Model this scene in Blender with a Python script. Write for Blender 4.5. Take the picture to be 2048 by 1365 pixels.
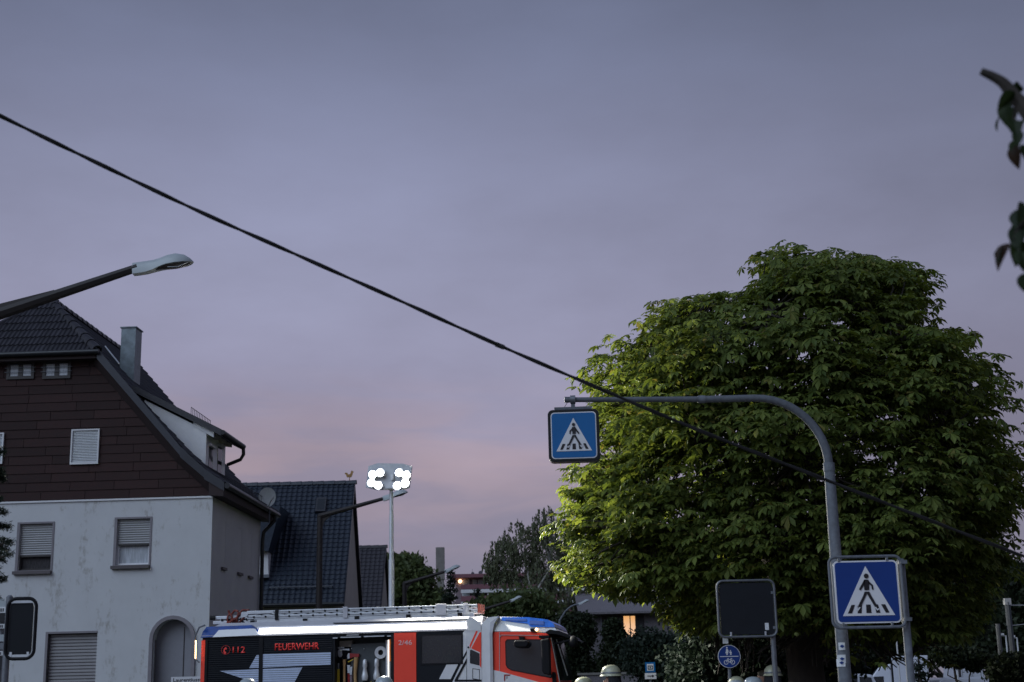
import bpy, bmesh, math, random
import numpy as np
from mathutils import Vector, Matrix, Euler

for _o in list(bpy.data.objects):
    bpy.data.objects.remove(_o, do_unlink=True)
SC = bpy.context.scene
COL = SC.collection
R = math.radians
random.seed(11)
RNG = np.random.default_rng(11)

# ------------------------------------------------------------------ camera
FPX = 50.0 / 36.0 * 2048.0
PITCH = math.atan((1386.0 - 682.5) / FPX)
ROLL = R(1.25)
CAM = Vector((0, 0, 1.6))
_f = Vector((0, math.cos(PITCH), math.sin(PITCH)))
_u0 = Vector((0, -math.sin(PITCH), math.cos(PITCH)))
_r0 = Vector((1, 0, 0))
_u = _u0 * math.cos(ROLL) + _r0 * math.sin(ROLL)
_r = _r0 * math.cos(ROLL) - _u0 * math.sin(ROLL)
cd = bpy.data.cameras.new('camera')
cd.lens = 50.0
cd.sensor_width = 36.0
cd.clip_start = 0.05
cd.clip_end = 6000.0
cd.dof.use_dof = True
cd.dof.focus_distance = 24.0
cd.dof.aperture_fstop = 2.8
co = bpy.data.objects.new('camera', cd)
COL.objects.link(co)
_m = Matrix((_r, _u, -_f)).transposed().to_4x4()
_m.translation = CAM
co.matrix_world = _m
SC.camera = co

# ------------------------------------------------------------------ sky
SUN_DIR = Vector((-0.62, -0.60, 0.62)).normalized()      # towards the bright part of the sky, behind and left
W = bpy.data.worlds.new('World')
SC.world = W
W.use_nodes = True
nt = W.node_tree
nt.nodes.clear()
def wn(t, **k):
    n = nt.nodes.new(t)
    for a, b in k.items():
        setattr(n, a, b)
    return n
def wmath(op, a, b=None, c=None, clamp=False):
    n = wn('ShaderNodeMath', operation=op, use_clamp=clamp)
    for i, x in enumerate((a, b, c)):
        if x is None:
            continue
        if isinstance(x, (int, float)):
            n.inputs[i].default_value = x
        else:
            nt.links.new(x, n.inputs[i])
    return n.outputs[0]
wo = wn('ShaderNodeOutputWorld')
wb = wn('ShaderNodeBackground')
nt.links.new(wb.outputs[0], wo.inputs[0])
tc = wn('ShaderNodeTexCoord')
mp = wn('ShaderNodeMapping'); mp.inputs['Scale'].default_value = (1.0, 1.0, 2.4)
nt.links.new(tc.outputs['Generated'], mp.inputs[0])
n1 = wn('ShaderNodeTexNoise'); n1.inputs['Scale'].default_value = 3.4; n1.inputs['Detail'].default_value = 6.0; n1.inputs['Roughness'].default_value = 0.55
nt.links.new(mp.outputs[0], n1.inputs['Vector'])
mp2 = wn('ShaderNodeMapping'); mp2.inputs['Scale'].default_value = (2.0, 2.0, 11.0)
nt.links.new(tc.outputs['Generated'], mp2.inputs[0])
n2 = wn('ShaderNodeTexNoise'); n2.inputs['Scale'].default_value = 4.2; n2.inputs['Detail'].default_value = 6.0; n2.inputs['Distortion'].default_value = 0.5
nt.links.new(mp2.outputs[0], n2.inputs['Vector'])
sp = wn('ShaderNodeSeparateXYZ')
nt.links.new(tc.outputs['Generated'], sp.inputs[0])
elev = wmath('ADD', sp.outputs['Z'], wmath('MULTIPLY', wmath('SUBTRACT', n1.outputs['Fac'], 0.5), 0.10))
cr = wn('ShaderNodeValToRGB')
cr.color_ramp.interpolation = 'B_SPLINE'
stops = [(0.00, (0.175, 0.168, 0.228)), (0.07, (0.190, 0.175, 0.240)), (0.13, (0.215, 0.193, 0.265)), (0.20, (0.235, 0.220, 0.308)),
         (0.28, (0.242, 0.245, 0.348)), (0.36, (0.226, 0.238, 0.350)), (0.44, (0.164, 0.184, 0.282)), (0.56, (0.140, 0.162, 0.255)), (1.0, (0.140, 0.162, 0.255))]
els = cr.color_ramp.elements
while len(els) < len(stops):
    els.new(0.5)
for e, (p, c) in zip(els, stops):
    e.position = p
    e.color = (*c, 1)
nt.links.new(elev, cr.inputs[0])
# afterglow of the set sun: a warm band low over the street
GLOW = Vector((-0.13, 0.99, 0.0)).normalized()
vd = wn('ShaderNodeVectorMath', operation='DOT_PRODUCT')
nt.links.new(tc.outputs['Generated'], vd.inputs[0]); vd.inputs[1].default_value = GLOW
az = wn('ShaderNodeMapRange', interpolation_type='SMOOTHSTEP'); az.inputs[1].default_value = 0.93; az.inputs[2].default_value = 0.995
nt.links.new(vd.outputs['Value'], az.inputs[0])
band = wmath('SUBTRACT', 1.0, wmath('ABSOLUTE', wmath('DIVIDE', wmath('SUBTRACT', sp.outputs['Z'], 0.155), 0.070)), clamp=True)
streak = wn('ShaderNodeMapRange', interpolation_type='SMOOTHSTEP'); streak.inputs[1].default_value = 0.36; streak.inputs[2].default_value = 0.64
nt.links.new(n2.outputs['Fac'], streak.inputs[0])
gl = wmath('MULTIPLY', wmath('MULTIPLY', band, az.outputs[0]), wmath('MULTIPLY_ADD', streak.outputs[0], 0.8, 0.2))
mg = wn('ShaderNodeMix', data_type='RGBA')
nt.links.new(gl, mg.inputs[0]); nt.links.new(cr.outputs[0], mg.inputs[6]); mg.inputs[7].default_value = (0.310, 0.242, 0.285, 1)
# cloud thickness and the fall-off away from the sunset
thick = wn('ShaderNodeMapRange'); thick.inputs[1].default_value = 0.3; thick.inputs[2].default_value = 0.7; thick.inputs[3].default_value = 0.84; thick.inputs[4].default_value = 1.13
nt.links.new(n1.outputs['Fac'], thick.inputs[0])
side = wn('ShaderNodeMapRange', interpolation_type='SMOOTHSTEP'); side.inputs[1].default_value = 0.78; side.inputs[2].default_value = 0.99; side.inputs[3].default_value = 0.62; side.inputs[4].default_value = 1.02
nt.links.new(vd.outputs['Value'], side.inputs[0])
sc_ = wn('ShaderNodeVectorMath', operation='SCALE')
nt.links.new(mg.outputs[2], sc_.inputs[0]); nt.links.new(wmath('MULTIPLY', thick.outputs[0], side.outputs[0]), sc_.inputs[3])
sky = wn('ShaderNodeTexSky', sky_type='NISHITA')
sky.sun_disc = False
sky.sun_elevation = math.asin(SUN_DIR.z)
sky.sun_rotation = math.atan2(SUN_DIR.x, SUN_DIR.y)
sks = wn('ShaderNodeVectorMath', operation='SCALE'); nt.links.new(sky.outputs[0], sks.inputs[0]); sks.inputs[3].default_value = 0.05
mx = wn('ShaderNodeMix', data_type='RGBA'); mx.inputs[0].default_value = 0.93      # nearly closed cloud over the clear sky
nt.links.new(sks.outputs[0], mx.inputs[6]); nt.links.new(sc_.outputs[0], mx.inputs[7])
nt.links.new(mx.outputs[2], wb.inputs[0])
wb.inputs[1].default_value = 1.0

# ------------------------------------------------------------------ sun (soft, from the brighter cloud behind the camera)
sl = bpy.data.lights.new('sun', 'SUN')
sl.energy = 1.12
sl.angle = R(50)
sl.color = (0.66, 0.81, 1.0)
so = bpy.data.objects.new('sun', sl)
COL.objects.link(so)
so.rotation_euler = (-SUN_DIR).to_track_quat('-Z', 'Y').to_euler()

SC.view_settings.view_transform = 'Standard'
SC.view_settings.look = 'None'
SC.view_settings.exposure = 0.35
SC.view_settings.gamma = 1.0
SC.render.engine = 'CYCLES'
SC.cycles.use_denoising = True
SC.cycles.max_bounces = 6
SC.cycles.transparent_max_bounces = 6
SC.cycles.caustics_reflective = False
SC.cycles.caustics_refractive = False

# ------------------------------------------------------------------ measuring
def ray(px, py):
    return _f + _r * ((px - 1024.0) / FPX) + _u * ((682.5 - py) / FPX)
def P(px, py, Y):
    d = ray(px, py)
    return CAM + d * (Y / d.y)
def project(p):
    d = Vector(p) - CAM
    w = d.dot(_f)
    return 1024 + FPX * d.dot(_r) / w, 682.5 - FPX * d.dot(_u) / w
class Frame:
    """a building's or vehicle's own axes: u along its front, v away from the viewer, z up"""
    def __init__(s, O, ang):
        s.O = Vector((O[0], O[1], 0)); s.a = ang
        s.eu = Vector((math.cos(ang), math.sin(ang), 0)); s.ev = Vector((-math.sin(ang), math.cos(ang), 0))
    def hit(s, px, py, v=0.0):
        d = ray(px, py); t = (v - (CAM - s.O).dot(s.ev)) / d.dot(s.ev); p = CAM + d * t - s.O
        return p.dot(s.eu), p.z
    def hitu(s, px, py, u=0.0):
        d = ray(px, py); t = (u - (CAM - s.O).dot(s.eu)) / d.dot(s.eu); p = CAM + d * t - s.O
        return p.dot(s.ev), p.z
    def w(s, u, v, z):
        return s.O + s.eu * u + s.ev * v + Vector((0, 0, z))

# ------------------------------------------------------------------ scene-graph helpers
def link(o, parent=None):
    COL.objects.link(o)
    if parent is not None:
        o.parent = parent
    return o
def tag(o, label, cat=None, group=None, kind=None):
    o['label'] = label
    if cat: o['category'] = cat
    if group: o['group'] = group
    if kind: o['kind'] = kind
    return o
def thing(name, label, cat, loc=(0, 0, 0), rotz=0.0, group=None):
    o = bpy.data.objects.new(name, None)
    o.empty_display_size = 0.2
    link(o)
    o.location = loc
    o.rotation_euler = (0, 0, rotz)
    return tag(o, label, cat, group)

class MB:
    def __init__(s):
        s.v = []; s.f = []
    def add(s, vs, fs):
        b = len(s.v); s.v += [tuple(x) for x in vs]; s.f += [tuple(b + i for i in f) for f in fs]; return s
    def box(s, x0, x1, y0, y1, z0, z1):
        return s.add([(x0, y0, z0), (x1, y0, z0), (x1, y1, z0), (x0, y1, z0), (x0, y0, z1), (x1, y0, z1), (x1, y1, z1), (x0, y1, z1)],
                     [(0, 3, 2, 1), (4, 5, 6, 7), (0, 1, 5, 4), (1, 2, 6, 5), (2, 3, 7, 6), (3, 0, 4, 7)])
    def prism(s, poly, y0, y1):
        """poly in (x, z), extruded along y"""
        n = len(poly)
        vs = [(x, y0, z) for x, z in poly] + [(x, y1, z) for x, z in poly]
        fs = [tuple(range(n)), tuple(range(2 * n - 1, n - 1, -1))] + [(i, n + i, n + (i + 1) % n, (i + 1) % n) for i in range(n)]
        return s.add(vs, fs)
    def prismx(s, poly, x0, x1):
        n = len(poly)
        vs = [(x0, y, z) for y, z in poly] + [(x1, y, z) for y, z in poly]
        fs = [tuple(range(n)), tuple(range(2 * n - 1, n - 1, -1))] + [(i, n + i, n + (i + 1) % n, (i + 1) % n) for i in range(n)]
        return s.add(vs, fs)
    def prismz(s, poly, z0, z1):
        n = len(poly)
        vs = [(x, y, z0) for x, y in poly] + [(x, y, z1) for x, y in poly]
        fs = [tuple(range(n)), tuple(range(2 * n - 1, n - 1, -1))] + [(i, n + i, n + (i + 1) % n, (i + 1) % n) for i in range(n)]
        return s.add(vs, fs)
    def ring(s, outer, inner, y0, y1):
        n = len(outer)
        vs = [(x, y0, z) for x, z in outer] + [(x, y0, z) for x, z in inner] + [(x, y1, z) for x, z in outer] + [(x, y1, z) for x, z in inner]
        fs = []
        for i in range(n):
            j = (i + 1) % n
            fs += [(i, j, n + j, n + i), (2 * n + i, 3 * n + i, 3 * n + j, 2 * n + j), (i, 2 * n + i, 2 * n + j, j), (n + i, n + j, 3 * n + j, 3 * n + i)]
        return s.add(vs, fs)
    def tube(s, pts, rad, n=8, caps=True):
        pts = [Vector(p) for p in pts]
        m = len(pts)
        if not hasattr(rad, '__len__'):
            rad = [rad] * m
        up = None; vs = []; fs = []
        for i, p in enumerate(pts):
            t = (pts[min(i + 1, m - 1)] - pts[max(i - 1, 0)])
            t = t.normalized() if t.length > 1e-9 else Vector((0, 0, 1))
            if up is None:
                up = Vector((0, 0, 1)) if abs(t.z) < 0.9 else Vector((1, 0, 0))
            a = (up - t * up.dot(t)).normalized(); b = t.cross(a); up = a
            for k in range(n):
                w = 2 * math.pi * k / n
                vs.append(p + (a * math.cos(w) + b * math.sin(w)) * rad[i])
        for i in range(m - 1):
            for k in range(n):
                fs.append((i * n + k, i * n + (k + 1) % n, (i + 1) * n + (k + 1) % n, (i + 1) * n + k))
        if caps:
            fs.append(tuple(range(n - 1, -1, -1))); fs.append(tuple((m - 1) * n + k for k in range(n)))
        return s.add(vs, fs)
    def lathe(s, prof, c=(0, 0, 0), n=16, axis='z'):
        """prof: (radius, height)"""
        vs = []; fs = []
        for r_, h in prof:
            for k in range(n):
                a = 2 * math.pi * k / n; x, y = r_ * math.cos(a), r_ * math.sin(a)
                q = (x, y, h) if axis == 'z' else ((x, h, y) if axis == 'y' else (h, x, y))
                vs.append((c[0] + q[0], c[1] + q[1], c[2] + q[2]))
        for i in range(len(prof) - 1):
            for k in range(n):
                fs.append((i * n + k, i * n + (k + 1) % n, (i + 1) * n + (k + 1) % n, (i + 1) * n + k))
        fs.append(tuple(range(n - 1, -1, -1))); fs.append(tuple((len(prof) - 1) * n + k for k in range(n)))
        return s.add(vs, fs)
    def ball(s, c, r, n=10, m=6):
        if not hasattr(r, '__len__'): r = (r, r, r)
        prof = [(math.sin(math.pi * i / m), -math.cos(math.pi * i / m)) for i in range(m + 1)]
        prof[0] = (0.02, -1); prof[-1] = (0.02, 1)
        vs = []; b = MB().lathe(prof, n=n)
        return s.add([(c[0] + x * r[0], c[1] + y * r[1], c[2] + z * r[2]) for x, y, z in b.v], b.f)
    def mesh(s, name, mat, smooth=False, recalc=True):
        me = bpy.data.meshes.new(name)
        me.from_pydata(s.v, [], s.f)
        if recalc:
            bm = bmesh.new(); bm.from_mesh(me)
            bmesh.ops.recalc_face_normals(bm, faces=bm.faces)
            bm.to_mesh(me); bm.free()
        if mat: me.materials.append(mat)
        if smooth:
            me.polygons.foreach_set('use_smooth', [True] * len(me.polygons))
            if smooth != 'all':
                try: me.set_sharp_from_angle(angle=R(40))
                except Exception: pass
        me.update()
        return me
    def build(s, name, mat, parent=None, smooth=False, bevel=0.0, recalc=True):
        o = bpy.data.objects.new(name, s.mesh(name, mat, smooth, recalc))
        link(o, parent)
        if bevel:
            md = o.modifiers.new('bevel', 'BEVEL'); md.width = bevel; md.segments = 2; md.limit_method = 'ANGLE'; md.angle_limit = R(35)
        return o

def rrect(x0, x1, z0, z1, r, n=5):
    out = []
    for cx, cz, a0 in ((x1 - r, z1 - r, 0), (x0 + r, z1 - r, 90), (x0 + r, z0 + r, 180), (x1 - r, z0 + r, 270)):
        for k in range(n + 1):
            a = R(a0 + 90.0 * k / n)
            out.append((cx + r * math.cos(a), cz + r * math.sin(a)))
    return out
def circle(cx, cz, r, n=28):
    return [(cx + r * math.cos(2 * math.pi * k / n), cz + r * math.sin(2 * math.pi * k / n)) for k in range(n)]
def stroke(a, b, w0, w1=None):
    w1 = w0 if w1 is None else w1
    d = Vector((b[0] - a[0], b[1] - a[1])).normalized(); n = Vector((-d.y, d.x))
    return [(a[0] + n.x * w0 / 2, a[1] + n.y * w0 / 2), (a[0] - n.x * w0 / 2, a[1] - n.y * w0 / 2), (b[0] - n.x * w1 / 2, b[1] - n.y * w1 / 2), (b[0] + n.x * w1 / 2, b[1] + n.y * w1 / 2)]
def clip_band(poly, z0, z1):
    """polygon (x, z) cut to z0..z1"""
    def half(pl, zc, keep_above):
        out = []
        for i in range(len(pl)):
            a, b = pl[i], pl[(i + 1) % len(pl)]
            ia = (a[1] >= zc) == keep_above or a[1] == zc; ib = (b[1] >= zc) == keep_above or b[1] == zc
            if ia: out.append(a)
            if ia != ib:
                t = (zc - a[1]) / (b[1] - a[1]); out.append((a[0] + t * (b[0] - a[0]), zc))
        return out
    pl = half(poly, z0, True)
    if len(pl) < 3: return []
    pl = half(pl, z1, False)
    return pl if len(pl) >= 3 else []
def text_part(s, name, size, mat, parent, x, y, z, align='LEFT', width=None, thick=0.003, shear=0.0, bold=0.014):
    """lettering standing in the (x, z) plane, facing -y; width scales it to fit"""
    cu = bpy.data.curves.new('lettering', 'FONT')
    cu.body = s; cu.size = 1.0; cu.align_x = 'LEFT'; cu.extrude = 0.0; cu.resolution_u = 3; cu.shear = shear; cu.offset = bold
    ob = bpy.data.objects.new('lettering', cu); COL.objects.link(ob)
    dg = bpy.context.evaluated_depsgraph_get()
    me = bpy.data.meshes.new_from_object(ob.evaluated_get(dg))
    bpy.data.objects.remove(ob, do_unlink=True)
    co_ = np.empty(len(me.vertices) * 3); me.vertices.foreach_get('co', co_); co_ = co_.reshape(-1, 3)
    mn, mxx = co_.min(0), co_.max(0)
    hs = size / (mxx[1] - mn[1]); ws = hs if width is None else width / (mxx[0] - mn[0])
    out = np.stack([x + (co_[:, 0] - mn[0]) * ws, np.full(len(co_), y), z + (co_[:, 1] - mn[1]) * hs], 1)
    me.vertices.foreach_set('co', out.ravel())
    me.materials.clear(); me.materials.append(mat); me.name = name
    o = bpy.data.objects.new(name, me); link(o, parent)
    md = o.modifiers.new('thickness', 'SOLIDIFY'); md.thickness = thick; md.offset = 0
    return o

# ------------------------------------------------------------------ materials
def mat(name, col, rough=0.6, metal=0.0, var=0.12, scale=6.0, bump=0.0, bscale=40.0, spec=0.5, emit=None, estr=0.0, coat=0.0, stretch=(1, 1, 1), tint=None):
    m = bpy.data.materials.new(name); m.use_nodes = True
    t = m.node_tree; b = t.nodes['Principled BSDF']
    b.inputs['Roughness'].default_value = rough; b.inputs['Metallic'].default_value = metal
    b.inputs['Specular IOR Level'].default_value = spec
    if coat: b.inputs['Coat Weight'].default_value = coat; b.inputs['Coat Roughness'].default_value = 0.08
    tcn = t.nodes.new('ShaderNodeTexCoord')
    mpn = t.nodes.new('ShaderNodeMapping'); mpn.inputs['Scale'].default_value = stretch
    t.links.new(tcn.outputs['Object'], mpn.inputs[0])
    n = t.nodes.new('ShaderNodeTexNoise'); n.inputs['Scale'].default_value = scale; n.inputs['Detail'].default_value = 5.0; n.inputs['Roughness'].default_value = 0.65
    t.links.new(mpn.outputs[0], n.inputs['Vector'])
    mr = t.nodes.new('ShaderNodeMapRange'); mr.inputs[1].default_value = 0.3; mr.inputs[2].default_value = 0.7
    t.links.new(n.outputs['Fac'], mr.inputs[0])
    mxn = t.nodes.new('ShaderNodeMix'); mxn.data_type = 'RGBA'
    t.links.new(mr.outputs[0], mxn.inputs[0])
    c2 = tint if tint else tuple(min(1.0, c * (1 + var)) for c in col)
    mxn.inputs[6].default_value = (*[c * (1 - var) for c in col], 1)
    mxn.inputs[7].default_value = (*c2, 1)
    oi = t.nodes.new('ShaderNodeObjectInfo')
    hv = t.nodes.new('ShaderNodeHueSaturation')
    mv = t.nodes.new('ShaderNodeMapRange'); mv.inputs[3].default_value = 1 - var * 0.8; mv.inputs[4].default_value = 1 + var * 0.8
    t.links.new(oi.outputs['Random'], mv.inputs[0]); t.links.new(mv.outputs[0], hv.inputs['Value']); t.links.new(mxn.outputs[2], hv.inputs['Color'])
    t.links.new(hv.outputs[0], b.inputs['Base Color'])
    rr = t.nodes.new('ShaderNodeMapRange'); rr.inputs[3].default_value = max(0.02, rough - 0.08); rr.inputs[4].default_value = min(1.0, rough + 0.10)
    t.links.new(n.outputs['Fac'], rr.inputs[0]); t.links.new(rr.outputs[0], b.inputs['Roughness'])
    if bump:
        nb = t.nodes.new('ShaderNodeTexNoise'); nb.inputs['Scale'].default_value = bscale; nb.inputs['Detail'].default_value = 4.0
        t.links.new(mpn.outputs[0], nb.inputs['Vector'])
        bn = t.nodes.new('ShaderNodeBump'); bn.inputs['Strength'].default_value = bump; bn.inputs['Distance'].default_value = 0.02
        t.links.new(nb.outputs['Fac'], bn.inputs['Height']); t.links.new(bn.outputs[0], b.inputs['Normal'])
    if emit:
        b.inputs['Emission Color'].default_value = (*emit, 1); b.inputs['Emission Strength'].default_value = estr
    return m
def glass(name, col=(0.02, 0.025, 0.03), rough=0.05, spec=0.8):
    return mat(name, col, rough, 0.0, 0.1, 2.0, spec=spec)
def leaf_mat(name, dark, light, trans=0.35, warm=None):
    m = bpy.data.materials.new(name); m.use_nodes = True
    t = m.node_tree; t.nodes.clear()
    out = t.nodes.new('ShaderNodeOutputMaterial')
    geo = t.nodes.new('ShaderNodeNewGeometry'); oi = t.nodes.new('ShaderNodeObjectInfo')
    ad = t.nodes.new('ShaderNodeMath'); ad.operation = 'ADD'; t.links.new(geo.outputs['Random Per Island'], ad.inputs[0]); t.links.new(oi.outputs['Random'], ad.inputs[1])
    fr = t.nodes.new('ShaderNodeMath'); fr.operation = 'FRACT'; t.links.new(ad.outputs[0], fr.inputs[0])
    rp = t.nodes.new('ShaderNodeValToRGB'); e = rp.color_ramp.elements
    e[0].color = (*dark, 1); e[1].color = (*light, 1); e[1].position = 0.93
    if warm:
        x = e.new(1.0); x.color = (*warm, 1)
    t.links.new(fr.outputs[0], rp.inputs[0])
    tcn = t.nodes.new('ShaderNodeTexCoord'); nz = t.nodes.new('ShaderNodeTexNoise'); nz.inputs['Scale'].default_value = 0.9
    t.links.new(tcn.outputs['Object'], nz.inputs['Vector'])
    hv = t.nodes.new('ShaderNodeHueSaturation'); mr = t.nodes.new('ShaderNodeMapRange'); mr.inputs[1].default_value = .3; mr.inputs[2].default_value = .7; mr.inputs[3].default_value = 0.75; mr.inputs[4].default_value = 1.2
    t.links.new(nz.outputs['Fac'], mr.inputs[0]); t.links.new(mr.outputs[0], hv.inputs['Value']); t.links.new(rp.outputs[0], hv.inputs['Color'])
    b = t.nodes.new('ShaderNodeBsdfPrincipled'); b.inputs['Roughness'].default_value = 0.55; b.inputs['Specular IOR Level'].default_value = 0.22
    tr = t.nodes.new('ShaderNodeBsdfTranslucent')
    hs = t.nodes.new('ShaderNodeHueSaturation'); hs.inputs['Hue'].default_value = 0.485; hs.inputs['Saturation'].default_value = 1.15; hs.inputs['Value'].default_value = 1.7
    t.links.new(hv.outputs[0], hs.inputs['Color']); t.links.new(hs.outputs[0], tr.inputs[0])
    t.links.new(hv.outputs[0], b.inputs['Base Color'])
    ms = t.nodes.new('ShaderNodeMixShader'); ms.inputs[0].default_value = trans
    t.links.new(b.outputs[0], ms.inputs[1]); t.links.new(tr.outputs[0], ms.inputs[2]); t.links.new(ms.outputs[0], out.inputs[0])
    return m
def emitter(name, col, strength):
    m = bpy.data.materials.new(name); m.use_nodes = True
    b = m.node_tree.nodes['Principled BSDF']; b.inputs['Base Color'].default_value = (0.8, 0.8, 0.8, 1)
    b.inputs['Emission Color'].default_value = (*col, 1); b.inputs['Emission Strength'].default_value = strength
    return m
def plaster(name, col, stain, amount):
    """render with grime of its own shape: runs and blotches"""
    m = mat(name, col, 0.85, 0, 0.05, 1.2, bump=0.25, bscale=60)
    t = m.node_tree; b = t.nodes['Principled BSDF']
    src = b.inputs['Base Color'].links[0].from_socket
    tcn = t.nodes.new('ShaderNodeTexCoord')
    def nz(sc, st, d=6.0):
        mp_ = t.nodes.new('ShaderNodeMapping'); mp_.inputs['Scale'].default_value = st; t.links.new(tcn.outputs['Object'], mp_.inputs[0])
        n_ = t.nodes.new('ShaderNodeTexNoise'); n_.inputs['Scale'].default_value = sc; n_.inputs['Detail'].default_value = d; n_.inputs['Roughness'].default_value = 0.7
        t.links.new(mp_.outputs[0], n_.inputs['Vector']); return n_.outputs['Fac']
    runs = nz(2.2, (1.0, 1.0, 0.22)); blot = nz(0.55, (1, 1, 1)); fine = nz(9.0, (1, 1, 0.5))
    a = t.nodes.new('ShaderNodeMath'); a.operation = 'MULTIPLY'; t.links.new(runs, a.inputs[0]); t.links.new(blot, a.inputs[1])
    a2 = t.nodes.new('ShaderNodeMath'); a2.operation = 'MULTIPLY'; t.links.new(a.outputs[0], a2.inputs[0]); t.links.new(fine, a2.inputs[1])
    mr = t.nodes.new('ShaderNodeMapRange'); mr.inputs[1].default_value = 0.145; mr.inputs[2].default_value = 0.25; mr.inputs[4].default_value = amount
    t.links.new(a2.outputs[0], mr.inputs[0])
    mx_ = t.nodes.new('ShaderNodeMix'); mx_.data_type = 'RGBA'; t.links.new(mr.outputs[0], mx_.inputs[0]); t.links.new(src, mx_.inputs[6]); mx_.inputs[7].default_value = (*stain, 1)
    t.links.new(mx_.outputs[2], b.inputs['Base Color'])
    return m

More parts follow.
